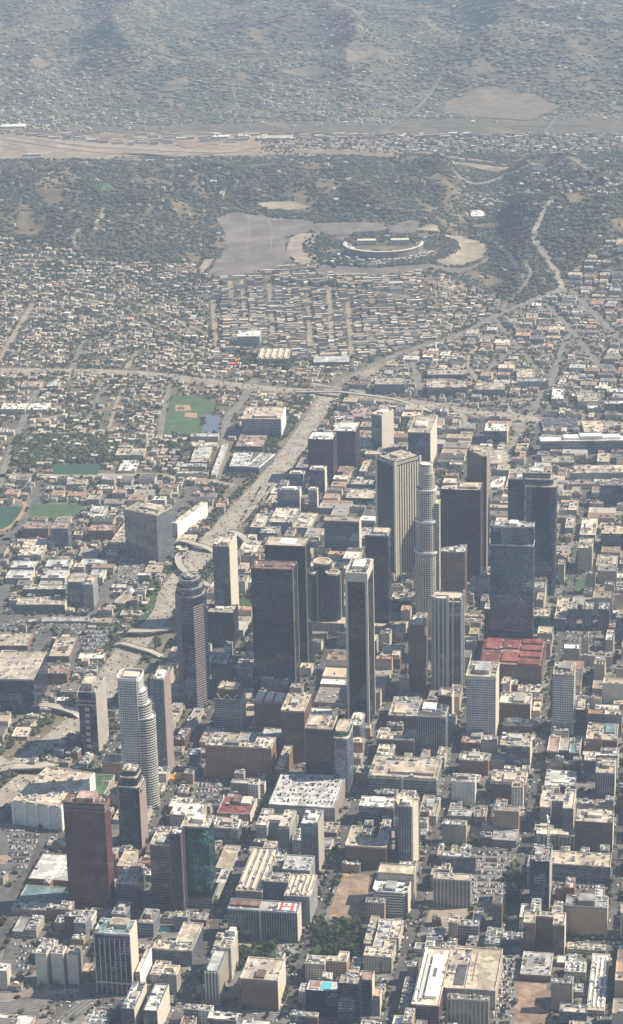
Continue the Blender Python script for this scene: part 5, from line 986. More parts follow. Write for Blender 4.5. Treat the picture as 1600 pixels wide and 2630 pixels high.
# --- white low hillside buildings between freeway and black twins
for i, (x0, y0, x1, y1, bs, lb) in enumerate(((905, 205, 1085, 75, 265, 'cream terraced block with round roof skylight by the freeway'), (1085, 155, 1310, 15, 245, 'white block with dark roof boxes behind the black twins'), (1310, 205, 1490, 65, 245, 'white twin-court block at the right of the terraced group'), (1000, 260, 1170, 195, 330, 'low white wing with roof planters above the tunnel'), (790, 445, 960, 330, 500, 'pale bridge-side building beside the grid tower'))):
    B('apartment_building', lb, (1, 1), (x0, y0, x1, y1), bs, 'greyband', 'cream', short=None, pent=(.3, .3, .6, .5, 3, 'white'), units=8)
for i, (t, x0, y0, x1, y1, bs, st, rf, lb) in enumerate((
    ((1, 3), 1068, 405, 1202, 312, 640, 'cream', 'cream', 'front stepped cream apartment tower at the right'), ((1, 3), 1082, 275, 1232, 115, 330, 'cream', 'cream', 'rear stepped cream apartment tower at the right'), ((1, 3), 1285, 268, 1520, 180, 430, 'blue', 'sand', 'cream-topped dark block at the right edge'), ((1, 3), 1240, 580, 1440, 470, 620, 'beige', 'tan', 'mixed small roofs with white cube near the red hillock'),
    ((1, 3), 962, 990, 1052, 930, 1190, 'bluegrey', 'cream', 'left of three dark prongs with cream roofs'), ((1, 3), 1108, 990, 1208, 930, 1190, 'bluegrey', 'cream', 'middle of three dark prongs with cream roofs'), ((1, 3), 1262, 995, 1368, 930, 1190, 'bluegrey', 'cream', 'right of three dark prongs with cream roofs'), ((1, 3), 838, 1085, 945, 880, 1200, 'bluegrey', 'tan', 'narrow flat roof left of the three prongs'), ((1, 3), 632, 1060, 790, 985, 1270, 'teal', 'cream', 'small teal-fronted block right of the boat-crowned tower'), ((1, 3), 1430, 1075, 1560, 1050, 1290, 'bluegrey', 'pale', 'dark block cut by the right edge above the car park'),
    ((0, 2), 370, 1290, 590, 1240, 1320, 'teal', 'tan', 'green-glass low block left of the diagonal tower'), ((0, 2), 320, 1420, 600, 1335, 1470, 'teal', 'cream', 'lower green-glass block with cream roof left of the diagonal tower'), ((0, 2), 360, 935, 590, 880, 960, 'cream', 'cream', 'cream low block behind the diagonal tower'), ((1, 2), 765, 900, 960, 830, 1010, 'teal', 'tan', 'green terraced library roof below the diagonal tower'))):
    B('apartment_building' if 'apart' in lb else 'office_building', lb, t, (x0, y0, x1, y1), bs, st, rf, short=None, pent=(.3, .3, .7, .7, 4, 'cream') if 'stepped' in lb else (), units=6)

# --- white complex and strip roofs at the right
for i, (t, x0, y0, x1, y1, bs, st, rf, lb) in enumerate((
    ((3, 3), 965, 1262, 1330, 1205, 1300, 'cream', 'cream', 'rear bar of the bright complex at the lower right edge'), ((3, 3), 1150, 1850, 1320, 1310, 1900, 'cream', 'cream', 'long cream spine with skylight ribs at the lower right edge'),
    ((3, 3), 935, 1480, 1140, 1385, 1560, 'cream', 'white', 'white middle block of the bright complex, beside the cream spine'), ((3, 3), 915, 1670, 1110, 1600, 1720, 'grey', 'pale', 'pale grey block of the bright complex with dark courts'), ((3, 3), 885, 1870, 1150, 1790, 1990, 'bluegrey', 'cream', 'cream-roofed front block with white peaked skylight, bottom right'),
    ((2, 3), 60, 1490, 175, 1385, 1560, 'pinkbrick', 'rose', 'peach block above the bare clay lot'), ((2, 3), 225, 1490, 290, 1340, 1540, 'beige', 'tan', 'first narrow roof strip right of the peach block'), ((2, 3), 310, 1490, 385, 1370, 1540, 'cream', 'pale', 'second narrow roof strip right of the peach block'), ((2, 3), 440, 1480, 560, 1390, 1540, 'beige', 'cream', 'short cream roof strip left of the H-shaped block'),
    ((3, 2), 1105, 1170, 1260, 1060, 1240, 'grey', 'midgrey', 'left grey roof of the chain below the pale plaza'), ((3, 3), 165, 1215, 320, 1060, 1290, 'grey', 'pale', 'right grey roof of the chain below the pale plaza'), ((3, 3), 335, 1180, 535, 1100, 1200, 'grey', 'pale', 'pale roof bridge left of the U-shaped dark building'))):
    B('office_building' if i != 2 else 'warehouse', lb, t, (x0, y0, x1, y1), bs, st, rf, short=None, pent=(), units=9 if i != 4 else 3, **({'extra': sheds(4, 'white', 1.5)} if i == 1 else {}))

# cells covered by the named buildings alone (the street strips are marked on OCC as well)
OCCB = np.zeros((NXC, NYC), bool)
for o in bpy.data.objects:
    if o.parent is None and o.get('category') in ('building', 'tower', 'hotel', 'warehouse', 'garage'):
        P_ = [c for c in o.children if c.name.startswith(('wall', 'podium')) and not c.name.startswith('podium_roof')]
        for c in P_:
            a = o.rotation_euler.z; mark([(o.location.x+v.co.x*math.cos(a)-v.co.y*math.sin(a), o.location.y+v.co.x*math.sin(a)+v.co.y*math.cos(a)) for v in list(c.data.vertices)[0:4*len(c.data.polygons):4]], OCCB)

# ------------------------------------------------------------------ stadium on the hill
def stadium():
    g = bpT(985, 648); root = bpy.data.objects.new('stadium', None); COL.objects.link(root); root.location = (g[0], g[1], g[2]); root.rotation_euler = (0, 0, -.03)
    tag(root, 'horseshoe baseball stadium with pale curved roof ring on the wooded hill', 'stadium'); NB.append((g[0], g[1], 'stadium'))
    def arc(r0, z0, r1, z1, m, name, a0=-196, a1=14, n=44, par=root):
        b = MB(); A = np.radians(np.linspace(a0, a1, n))
        for i in range(n-1):
            q = [(r0*math.cos(A[i]), r0*math.sin(A[i]), z0), (r1*math.cos(A[i]), r1*math.sin(A[i]), z1), (r1*math.cos(A[i+1]), r1*math.sin(A[i+1]), z1), (r0*math.cos(A[i+1]), r0*math.sin(A[i+1]), z0)]
            b.face(q, m)
        return b.build(name, par)
    arc(70, 1, 84, 6, M['unit'], 'seating_deck'); arc(84, 9, 94, 13, M['creamp'], 'seating_deck'); arc(94, 15, 102, 19, M['unit'], 'seating_deck'); arc(102, 20, 110, 25, M['unit'], 'seating_deck')
    arc(112, 8, 112, 24, M['lotlight'], 'outer_wall'); arc(106, 28, 114, 27, M['creamp'], 'roof', -192, 8); arc(114, 26, 114, 27.2, M['unit'], 'roof_rim', -192, 8)
    for r_, z_, m_ in ((124, 8, 'brush'), (138, 5, 'lotan'), (152, 2.5, 'brush')): arc(r_-13, z_+.2, r_, z_, M[m_], 'terrace', -178, -2)
    for k in range(26):
        a = math.radians(-170+k*6.2); b = MB(); rr_ = 122+(k*7) % 22; x, y = rr_*math.cos(a), rr_*math.sin(a); b.prism([(x-4, y-3), (x+4, y-3), (x+4, y+3), (x-4, y+3)], 0, 9+k % 4, M['creamp'], M['white']); b.build('entrance_gate', root)
    p = [(74*math.cos(a), 74*math.sin(a)) for a in np.linspace(0, 2*math.pi, 33)[:-1]]; b = MB(); b.face([(*q, 1) for q in p], M['brush']); f = b.build('field', root)
    b = MB(); b.face([(0, -46, 1.2), (28, -18, 1.2), (0, 10, 1.2), (-28, -18, 1.2)], M['infield']); b.build('infield', f)
    for s in (-1, 1):
        b = MB(); b.prism([(s*48-26, 92), (s*48+26, 92), (s*48+26, 116), (s*48-26, 116)], 0, 14, M['concrete'], M['creamp']); b.build('pavilion', root)
        for dx, dy in ((96, -60), (118, 10), (70, 118)):
            b = MB(); b.prism([(s*dx-1, dy-1), (s*dx+1, dy-1), (s*dx+1, dy+1), (s*dx-1, dy+1)], 0, 40, M['steel'], M['steel']); b.box(s*dx-6, dy-1, 36, s*dx+6, dy+1, 41, M['white']); b.build('light_mast', root)
    mark([(g[0]+130*math.cos(a), g[1]+125*math.sin(a)) for a in np.linspace(0, 6.28, 25)])
stadium()

# ------------------------------------------------------------------ overpasses across the freeway
def bridge(px, width, zc, label, n=3):
    P = smooth([np.asarray(bp(x, y, zc)) for x, y in px], 1); root = bpy.data.objects.new('overpass', None); COL.objects.link(root); tag(root, label, 'bridge')
    b = MB(); ribbon(b, P, width, 0, M['concrete'], zf=lambda t: zc*min(1, t*n+.15, (1-t)*n+.15), thick=1.6, occupy=False, step=12); b.build('deck', root)
    for k in range(1, len(P)-1, max(1, len(P)//4)):
        x, y = P[k][:2]; q = MB(); q.box(x-1.2, y-1.2, 0, x+1.2, y+1.2, zc-1.2, M['concrete']); q.build('pier', root)
bridge(tp(1, 1, (150, 330), (270, 325), (420, 375), (560, 400)), 16, 9, 'upper concrete overpass left of the slim grid tower')
bridge(tp(1, 1, (290, 390), (215, 460), (225, 570), (330, 660), (450, 715), (600, 770)), 14, 9, 'hairpin ramp curling over the freeway left of the grid tower')
bridge(tp(1, 1, (560, 250), (700, 225), (800, 260), (880, 330), (1060, 480)), 15, 10, 'bridge sweeping behind the grid tower towards the black twins')
bridge(tp(1, 1, (-420, 1190), (-200, 1200), (0, 1195), (160, 1140)), 17, 9, 'wide overpass left of the octagonal tower')
bridge(tp(1, 0, (1080, 1310), (1200, 1320), (1400, 1380), (1560, 1420)), 13, 7, 'lower branching ramp below the wide overpass')
bridge(tp(2, 0, (330, 385), (560, 430), (780, 480)), 18, 9, 'overpass beside the slim blue tower')
bridge(tp(2, 0, (-60, 1010), (200, 1005), (440, 995), (520, 940)), 20, 9, 'broad overpass above the windowless white building')
bridge([(760, 995), (900, 1008), (1050, 1030), (1120, 1050)], 13, 12, 'elevated interchange ramp over the crossing freeways')
def mast():
    g = bp(*Z(3, 3, 772, 905), 0); g = place(Z(3, 3, 768, 425), Z(3, 3, 776, 0)[0], Z(3, 3, 0, 420)[1], Z(3, 3, 0, 900)[1]); x, y, h = g[0]+1, g[1]-2.6, g[5]
    root = bpy.data.objects.new('tower_crane', None); COL.objects.link(root); root.location = (x, y, 0); tag(root, 'thin white crane mast rising along the slender dark tower', 'crane')
    b = MB()
    for dx in (-1, 1):
        for dy in (-1, 1): b.box(dx*1.1-.35, dy*1.1-.35, 0, dx*1.1+.35, dy*1.1+.35, h+62, M['white'])
    for k in range(int((h+60)/4)): b.box(-1.2, -1.2, 4*k, 1.2, 1.2, 4*k+.5, M['white'])
    b.build('mast', root); b = MB(); b.box(-1, -6, h+60, 1, 16, h+61.5, M['white']); b.box(-.8, -.8, h+61.5, .8, .8, h+67, M['white']); b.build('jib', root)
mast()
def sculpture(px, label, cols):
    g = bpT(*px); root = bpy.data.objects.new('playground', None); COL.objects.link(root); root.location = tuple(g); tag(root, label, 'playground'); 
    for k, (dx, dy, h, c) in enumerate(cols):
        b = MB(); b.prism([(dx-7, dy-8), (dx+7, dy-6), (dx+5, dy+8), (dx-6, dy+7)], 0, h, M[c], M[c]); b.build('canopy', root)
sculpture((605, 935), 'red and orange painted structure by the hospital slope', ((-4, -14, 6, 'redp'), (6, 8, 9, 'orangep')))
sculpture((444, 2000), 'orange and yellow canopies at the foot of the pink striped tower', ((-3, -4, 5, 'orangep'), (8, 4, 5, 'yellow')))
sculpture((202, 2353), 'orange construction canopy at the foot of the red-brown slab', ((0, 0, 5, 'orangep'),))
# circular terracotta ramp court
B('low_building', 'orange-red oval terrace roof beside the interchange', (0, 2), (365, 640, 575, 550), 660, 'pinkbrick', 'rose', ang=.1, tiers=[(0, 1, (0, 0, 1, 1), 'hex')], pent=(), units=2)
def hosp():
    gx, gy, w_, d_, a, h = place((609, 884), 667, 846, 895, None, math.radians(4)); building('hospital', 'building', 'pale green slab building with white roof among dark trees above the terraces', gx, gy, w_, min(d_, 60), a, max(h, 30), 'grey', 'white', short='pale green slab', pent=(), units=2)
    gx, gy, w_, d_, a, h = place((660, 922), 740, 888, None, 12, math.radians(4)); building('hospital', 'building', 'finned low wing below the pale green slab', gx, gy, w_, min(d_, 90), a, 12, 'cream', 'tan', pent=(), units=3, extra=sheds(5, 'creamp', 3))
hosp()
for i, (fl, frx, bk, h, lb) in enumerate((((1365, 432), 1460, 427, 12, 'long bright cream depot roof beyond the parkway'), ((1552, 472), 1580, 460, 14, 'cream block right of the long depot roof'), ((60, 402), 105, 398, 8, 'bright warehouse roof by the rail yard, left'), ((0, 332), 62, 323, 10, 'white warehouse at the far left of the rail yard'), ((545, 358), 590, 352, 10, 'white warehouse row end above the rail yard'), ((610, 358), 640, 350, 12, 'cream shed in the middle of the rail yard row'), ((660, 362), 750, 352, 10, 'long cream warehouse in the rail yard row'), ((540, 474), 556, 468, 10, 'small white house on the ridge'), ((1210, 562), 1245, 545, 8, 'striped white-roofed halls in the hillside trees'), ((563, 512), 573, 500, 14, 'orange roofed tank beside the ridge road'))):
    g = bpT(fl[0], fl[1], 0); 
    dist = g[1]; w_ = (frx-fl[0])*dist*1.02/FOC; d_ = max(14, min((fl[1]-bk)*dist/FOC/.22, 120))
    building('warehouse' if 'house on' not in lb else 'hillside_house', 'warehouse' if 'house on' not in lb else 'house', lb, g[0], g[1], w_, d_, .05, h, 'cream', 'rose' if 'orange' in lb else ('cream' if 'cream' in lb else 'white'), z0=float(T(g[0], g[1]))-1, pent=(), units=3)

# ------------------------------------------------------------------ instancing into one mesh (only for what nobody could count)
def inst_mesh(name, tv, tf, pos, scl, rot, fcol, mat):
    tv = np.asarray(tv, float); n = len(pos); nv = len(tv); c, s = np.cos(rot), np.sin(rot)
    V = tv[None]*scl[:, None, :]; X = V[..., 0]*c[:, None]+V[..., 1]*s[:, None]; Y = -V[..., 0]*s[:, None]+V[..., 1]*c[:, None]
    V = np.stack([X+pos[:, None, 0], Y+pos[:, None, 1], V[..., 2]+pos[:, None, 2]], 2).reshape(-1, 3)
    cnt = np.array([len(f) for f in tf]); flat_ = np.concatenate([np.array(f) for f in tf])
    L = (flat_[None]+(np.arange(n)*nv)[:, None]).ravel(); cn = np.tile(cnt, n); st = np.concatenate([[0], np.cumsum(cn)[:-1]])
    me = bpy.data.meshes.new(name); me.vertices.add(len(V)); me.vertices.foreach_set('co', V.ravel().astype(np.float32)); me.loops.add(len(L)); me.loops.foreach_set('vertex_index', L.astype(np.int32))
    me.polygons.add(len(cn)); me.polygons.foreach_set('loop_start', st.astype(np.int32)); me.polygons.foreach_set('use_smooth', np.zeros(len(cn), bool)); me.update(calc_edges=True)
    C = np.ones((n, len(tf), 4)); C[..., :3] = fcol; C = np.repeat(C.reshape(-1, 4), cn, 0)
    a = me.color_attributes.new('Col', 'FLOAT_COLOR', 'CORNER'); a.data.foreach_set('color', C.ravel().astype(np.float32)); me.materials.append(mat); return me
def join_meshes(name, parts, kind='stuff', label=None):
    o = link(name, parts[0])
    if len(parts) > 1:
        import bmesh as bmh
        bm = bmh.new()
        for p in parts: bm.from_mesh(p)
        bm.to_mesh(parts[0]); bm.free()
    tag(o, label, None, None, kind); return o
HOUSE_V = [(-.5, -.5, 0), (.5, -.5, 0), (.5, .5, 0), (-.5, .5, 0), (-.5, -.5, .68), (.5, -.5, .68), (.5, .5, .68), (-.5, .5, .68), (-.5, 0, 1), (.5, 0, 1)]
HOUSE_F = [(0, 1, 5, 4), (1, 2, 6, 9, 5), (2, 3, 7, 6), (3, 0, 4, 8, 7), (4, 5, 9, 8), (6, 7, 8, 9)]
BOX_V = HOUSE_V[:4]+[(-.5, -.5, 1), (.5, -.5, 1), (.5, .5, 1), (-.5, .5, 1), (-.42, -.42, .93), (.42, -.42, .93), (.42, .42, .93), (-.42, .42, .93)]
BOX_F = [(0, 1, 5, 4), (1, 2, 6, 5), (2, 3, 7, 6), (3, 0, 4, 7), (4, 5, 9, 8), (5, 6, 10, 9), (6, 7, 11, 10), (7, 4, 8, 11), (8, 9, 10, 11)]
ROOFC = np.array([(.38, .31, .235), (.48, .41, .325), (.60, .57, .52), (.22, .19, .17), (.30, .22, .17), (.27, .25, .24), (.40, .26, .20), (.52, .45, .35), (.16, .15, .15), (.36, .33, .30)])
WALLC = np.array([(.55, .50, .42), (.62, .58, .50), (.42, .37, .31), (.50, .42, .34), (.35, .33, .31)])
def scatter(zn, ang, du, dv, jit, x0=-2300, x1=2300, y0=2100, y1=13000, keep=1.0, bbox=None):
    c, s = math.cos(ang), math.sin(ang)
    if bbox: x0, x1, y0, y1 = bbox
    L = math.hypot(x1-x0, y1-y0)/2; cx, cy = (x0+x1)/2, (y0+y1)/2
    U, V = np.meshgrid(np.arange(-L, L, du), np.arange(-L, L, dv)); U = U+RNG.uniform(-jit, jit, U.shape); V = V+RNG.uniform(-jit, jit, V.shape)
    X = cx+U*c+V*s; Y = cy-U*s+V*c; ok = (X > x0) & (X < x1) & (Y > y0) & (Y < y1) & (RNG.random(X.shape) < keep)
    X, Y = X[ok], Y[ok]
    vis = (np.abs(X) < 0.22*Y+260)
    X, Y = X[vis], Y[vis]
    zz = zone_at(X, Y); k = np.isin(zz, zn) if not np.isscalar(zn) else zz == zn
    return X[k], Y[k]
def fits(X, Y, hw, hd, ang, grid=None):
    c, s = math.cos(ang), math.sin(ang); ok = np.ones(X.shape, bool)
    for u in (-1, 0, 1):
        for v in (-1, 0, 1): ok &= ~look(OCC, X+u*hw*c+v*hd*s, Y-u*hw*s+v*hd*c).astype(bool)
    return ok
def mark_pts(X, Y, r=0):
    i = ((X-GX0)/CELL).astype(int); j = ((Y-GY0)/CELL).astype(int); ok = (i > 2) & (j > 2) & (i < NXC-3) & (j < NYC-3); i, j = i[ok], j[ok]
    for a in range(-r, r+1):
        for b in range(-r, r+1): OCC[i+a, j+b] = True

# ------------------------------------------------------------------ ordinary blocks of the city
def near_phrase(x, y, skip=0):
    L = sorted(((x-a)**2+(y-b)**2, n, a, b) for a, b, n in NB if n)
    d, n, a, b = L[skip]; dx, dy = x-a, y-b
    w = ('right of' if dx > 0 else 'left of') if abs(dx) > abs(dy)*.8 else ('behind' if dy > 0 else 'in front of')
    return w+' the '+n
USED = set()
def place_label(desc, x, y):
    best = None
    for tail in (lambda: near_phrase(x, y), lambda: near_phrase(x, y, 1), lambda: near_phrase(x, y)+' and '+near_phrase(x, y, 1), lambda: near_phrase(x, y)+' and '+near_phrase(x, y, 2), lambda: near_phrase(x, y, 1)+' and '+near_phrase(x, y, 2), lambda: near_phrase(x, y, 2)+' and '+near_phrase(x, y, 3), lambda: near_phrase(x, y)+' and '+near_phrase(x, y, 4)):
        t = (desc+' '+tail()).split()
        if len(t) > 16: continue
        t = ' '.join(t); best = best or t
        if t not in USED: USED.add(t); return t
    return best or desc.rstrip(',')
CAND = []
def lots_in_blocks():
    for i in range(len(AVE)-1):
        for j in range(len(CRS)-1):
            c0, c1, s0, s1 = AVE[i]+11, AVE[i+1]-11, CRS[j]+10, CRS[j+1]-10
            ncol = R.choice([2, 3, 3, 4]); cw = (c1-c0)/ncol
            for k in range(ncol):
                s = s0
                while s < s1-14:
                    d = R.uniform(15, 40); d = min(d, s1-s)
                    hh = R.choice([8, 11, 14, 18, 24, 30, 38]) if AVE[i] > -350 else R.choice([7, 9, 12, 16, 20, 28])
                    if CRS[j] > 3850: hh = min(hh, 12)
                    for (a0, a1, b0, b1) in ((0, 1, 0, 1), (0, .5, 0, 1), (.5, 1, 0, 1), (0, .5, 0, .5), (.5, 1, 0, .5), (0, .5, .5, 1), (.5, 1, .5, 1)):
                        w_ = cw*(a1-a0)-1.2; dd = d*(b1-b0)-1.2; cc, ss = c0+cw*(k+(a0+a1)/2), s+d*(b0+b1)/2
                        if w_ < 8 or dd < 8: continue
                        x, y, _ = g2w(cc, ss)
                        if abs(x) > .22*y+150 or not (zone_at(x, y) == 1): continue
                        if free(x, y, w_/2, dd/2, GB):
                            if R.random() < .92: CAND.append((x, y, w_, dd, GB, hh)); 
                            e = .2; u, v = w_/2, dd/2; mark([(x+p*cb+q*sb_, y-p*sb_+q*cb) for p, q in ((-u, -v), (u, -v), (u, v), (-u, v))])
                    s += d+.5
lots_in_blocks()
def lots_free(zn, ang, du, dv, hr, keep, smin, smax, y0=2100, y1=7400):
    X, Y = scatter(zn, ang, du, dv, du*.12, y0=y0, y1=y1, keep=keep); o = np.argsort(Y); c, s = math.cos(ang), math.sin(ang)
    for x, y in zip(X[o], Y[o]):
        for f in (1.0, .6, .38):
            w_, d_ = R.uniform(smin, smax)*f, R.uniform(smin, smax)*f*.9
            w_ = min(w_, du-3); d_ = min(d_, dv-3)
            if w_ < 8 or d_ < 8: break
            if free(x, y, w_/2, d_/2, ang):
                CAND.append((x, y, w_, d_, ang, R.uniform(*hr))); u, v = w_/2+1, d_/2+1
                mark([(x+p*c+q*s, y-p*s+q*c) for p, q in ((-u, -v), (u, -v), (u, v), (-u, v))]); break
lots_free(2, math.radians(6), 44, 42, (5, 16), .8, 22, 44)
lots_free(2, math.radians(6), 22, 22, (4, 9), .7, 10, 19)
lots_free(1, math.radians(18), 26, 24, (5, 13), .62, 11, 22, 2200, 3500)
lots_free(4, math.radians(12), 40, 34, (4, 12), .8, 18, 40)
lots_free(4, math.radians(12), 20, 20, (4, 8), .7, 10, 18)
CAND.sort(key=lambda q: q[0]**2+q[1]**2+(1e9 if abs(q[0]) > .142*q[1]+15 or q[1] < 2300 else 0))
print('ordinary buildings', len(CAND))
FILLSTY = ['beige', 'cream', 'brick', 'tanbrick', 'grey', 'brown', 'bluegrey', 'pinkbrick', 'greyband', 'white']
FN = {'beige': 'beige', 'cream': 'cream', 'brick': 'red brick', 'tanbrick': 'tan brick', 'grey': 'grey', 'brown': 'brown', 'bluegrey': 'blue-grey', 'pinkbrick': 'pink brick', 'greyband': 'grey striped', 'white': 'white'}
RN = {'tan': 'tan', 'cream': 'cream', 'white': 'bright white', 'midgrey': 'mid-grey', 'grey': 'dark grey', 'pale': 'pale', 'sand': 'sandy', 'brown': 'brown', 'rose': 'pinkish'}
for q in CAND[:300]:
    x, y, w_, d_, a, h = q; st = R.choice(FILLSTY); rf = R.choice(['tan', 'tan', 'cream', 'white', 'midgrey', 'grey', 'pale', 'sand', 'midgrey', 'grey', 'cream', 'white', 'tan', 'brown', 'rose', 'pale'])
    size = 'small' if w_*d_ < 350 else ('broad' if w_*d_ > 1100 else 'mid-sized'); ht = 'low' if h < 10 else ('tall' if h > 20 else 'two-level' if h < 13 else 'boxy')
    c, s = math.cos(a), math.sin(a); gx, gy = x-w_/2*c-d_/2*s, y+w_/2*s-d_/2*c
    lb = place_label(f'{size} {ht} {FN[st]} building, {RN[rf]} roof,', x, y)
    k = R.random(); tiers = None
    if w_ > 24 and d_ > 24 and k < .3: tiers = [(0, 1, (0, 0, 1, 1), R.choice(['L', 'L2', 'U', 'Ub']))]
    elif w_ > 20 and k < .5: tiers = [(0, .7, (0, 0, .55, 1), 'rect'), (0, 1, (.55, 0, 1, 1), 'rect')]
    building('low_building', 'building', lb, gx, gy, w_, d_, a, h, st, rf, tiers=tiers, group='ordinary flat-roofed buildings of the city blocks', units=R.randint(2, 6), marked=False, pent=None if h > 14 and not tiers else ())
rest = CAND[300:]
A_CITY = attr_mat('painted_walls_and_roofs', .9, .15, .08)
parts = []
if rest:
    Q = np.array([q for q in rest]); n = len(Q); fc = np.zeros((n, 9, 3)); rc = ROOFC[RNG.integers(0, 10, n)]*RNG.uniform(.5, 1.25, (n, 1)); wc = WALLC[RNG.integers(0, 5, n)]*.85
    fc[:, :4] = wc[:, None]; fc[:, 4:8] = np.minimum(rc*1.15, .75)[:, None]; fc[:, 8] = rc
    parts.append(inst_mesh('more_low_buildings', BOX_V, BOX_F, np.stack([Q[:, 0], Q[:, 1], T(Q[:, 0], Q[:, 1])], 1), np.stack([Q[:, 2], Q[:, 3], Q[:, 5]], 1), Q[:, 4], fc, A_CITY))
    # their rooftop boxes
    rep = 3; m_ = n*rep; o = np.repeat(Q, rep, 0); u = RNG.uniform(-.33, .33, m_)*o[:, 2]; v = RNG.uniform(-.33, .33, m_)*o[:, 3]; c, s = np.cos(o[:, 4]), np.sin(o[:, 4])
    fc = np.repeat(RNG.choice([.1, .3, .5, .7], m_)[:, None, None]*np.array([1, .98, .94])[None, None], 9, 1)
    xx, yy = o[:, 0]+u*c+v*s, o[:, 1]-u*s+v*c
    parts.append(inst_mesh('units', BOX_V, BOX_F, np.stack([xx, yy, T(o[:, 0], o[:, 1])+o[:, 5]*.95], 1), np.stack([RNG.uniform(1.5, 5, m_), RNG.uniform(1.5, 4, m_), RNG.uniform(1.2, 3, m_)], 1), o[:, 4], fc, A_CITY))
    join_meshes('more_low_buildings', parts, label='mass of low flat-roofed buildings beyond the nearer blocks')

# ------------------------------------------------------------------ houses
HX = []
def add_houses(zn, ang, du, dv, jit, hw, hd, hh, keep, bbox=None, flatp=.4, pinkish=0, block=True):
    X, Y = scatter(zn, ang, du, dv, jit, keep=keep, bbox=bbox); far = Y > 8600
    if far.any(): k = ~far | (RNG.random(len(X)) < np.clip(.5+.9*wav(X, Y, 1300, 2)+.5*wav(X, Y, 400, 7), .06, 1)); X, Y = X[k], Y[k]
    ok = fits(X, Y, hw*.5, hd*.5, ang) if block else ~look(OCC, X, Y).astype(bool); X, Y = X[ok], Y[ok]; n = len(X)
    w_ = hw*RNG.uniform(.7, 1.25, n); d_ = hd*RNG.uniform(.7, 1.25, n); h = hh*RNG.uniform(.8, 1.5, n)
    HX.append(np.stack([X, Y, w_, d_, h, np.full(n, ang), RNG.random(n) < flatp, np.full(n, 6) if pinkish == 1 else (np.array([0, 1, 7, 1, 2, 9, 4])[RNG.integers(0, 7, n)] if pinkish == 2 else RNG.integers(0, 10, n))], 1))
    if block: mark_pts(X, Y, 1)
W_ = lambda x0, y0, x1, y1: (lambda a, b: (a[0], b[0], b[1], a[1]))(bp(x0, y1), bp(x1, y0))
def bbpx(x0, x1, y0, y1):
    ylo, yhi = bp(800, y1)[1], bp(800, y0)[1]; xs = [bp(x0, y0)[0], bp(x1, y1)[0], bp(x0, y1)[0], bp(x1, y0)[0]]; return (min(xs), max(xs), ylo, yhi)
TB = bbpx(560, 1075, 725, 925)
add_houses(3, math.radians(-3), 41, 15.5, 2.5, 33, 9, 8, .42, TB, 1.0, 2)
add_houses(3, math.radians(-2), 24, 15.5, 2.5, 17, 9, 9, .72, TB, .8, 2)
add_houses(3, math.radians(-4), 15, 14, 2.5, 10, 9, 7, .62, TB, .5, 2)
add_houses(3, math.radians(-3), 18, 14, 1.0, 13, 10, 8, .7, bbpx(940, 1070, 780, 870), .3, 1)
add_houses(3, math.radians(14), 20, 22, 3.5, 12, 13, 6, .74)
add_houses(4, math.radians(12), 19, 17, 3, 13, 11, 6, .8)
add_houses(2, math.radians(6), 18, 18, 3, 11, 11, 6, .6)
add_houses(5, .3, 34, 34, 14, 12, 10, 6, .13, None, .5)
add_houses(5, .2, 20, 20, 7, 11, 10, 6, .5, bbpx(1180, 1450, 515, 560), .5)
add_houses(5, .5, 20, 20, 7, 11, 10, 6, .55, bbpx(1470, 1600, 545, 600), .5)
add_houses([6, 0], .25, 27, 25, 10, 12, 11, 6, .42, (-2300, 2300, 8600, 10000), .5)
add_houses([6, 0], .1, 34, 36, 15, 14, 13, 6, .34, (-2300, 2300, 10000, 13000), .5)
add_houses([0], -.1, 46, 26, 8, 34, 14, 8, .55, (-1500, 1500, 8300, 8950), .95)
add_houses([0], .2, 23, 21, 6, 13, 11, 6, .55, (bp(700, 400)[0], 2300, 7900, 8620), .6)
H = np.concatenate(HX); H = H[np.argsort(H[:, 0]**2+H[:, 1]**2+np.where(np.abs(H[:, 0]) > .14*H[:, 1]+10, 1e9, 0))]
print('houses', len(H))
def house_cols(Q, nf, nw):
    n = len(Q); rc = ROOFC[Q[:, 7].astype(int)]*RNG.uniform(.55, 1.3, (n, 1)); wc = WALLC[RNG.integers(0, 5, n)]*.9; fc = np.zeros((n, nf, 3)); fc[:, :nw] = wc[:, None]; fc[:, nw:] = rc[:, None]; return np.minimum(fc, .8)
HM = {}
HN = ['tan', 'light brown', 'pale', 'dark brown', 'rust-brown', 'grey', 'pinkish', 'sandy', 'blackish', 'mid-grey']
for k in range(10):
    rm = plain('shingle_'+HN[k].replace(' ', '_').replace('-', '_'), tuple(ROOFC[k]), .9, .15, .3, rnd=.15); wm = plain('stucco_'+HN[k].replace(' ', '_').replace('-', '_'), tuple(WALLC[k % 5]), .9, .1, .3, rnd=.15)
    HM[k, 0] = mesh('house', HOUSE_V, HOUSE_F, [wm, rm], [0, 0, 0, 0, 1, 1]); HM[k, 1] = mesh('house', BOX_V, BOX_F, [wm, rm], [0, 0, 0, 0, 0, 0, 0, 0, 1])
for q in H[:300]:
    k = int(q[7]); fl = int(q[6]); o = link('house', HM[k, fl], None, (q[0], q[1], float(T(q[0], q[1]))), -q[5], (q[2], q[3], q[4]))
    tag(o, place_label(f"{'boxy' if fl else 'gabled'} little house, {HN[k]} roof,", q[0], q[1]), 'house', 'small houses of the near neighbourhoods')
Q = H[300:]; parts = []
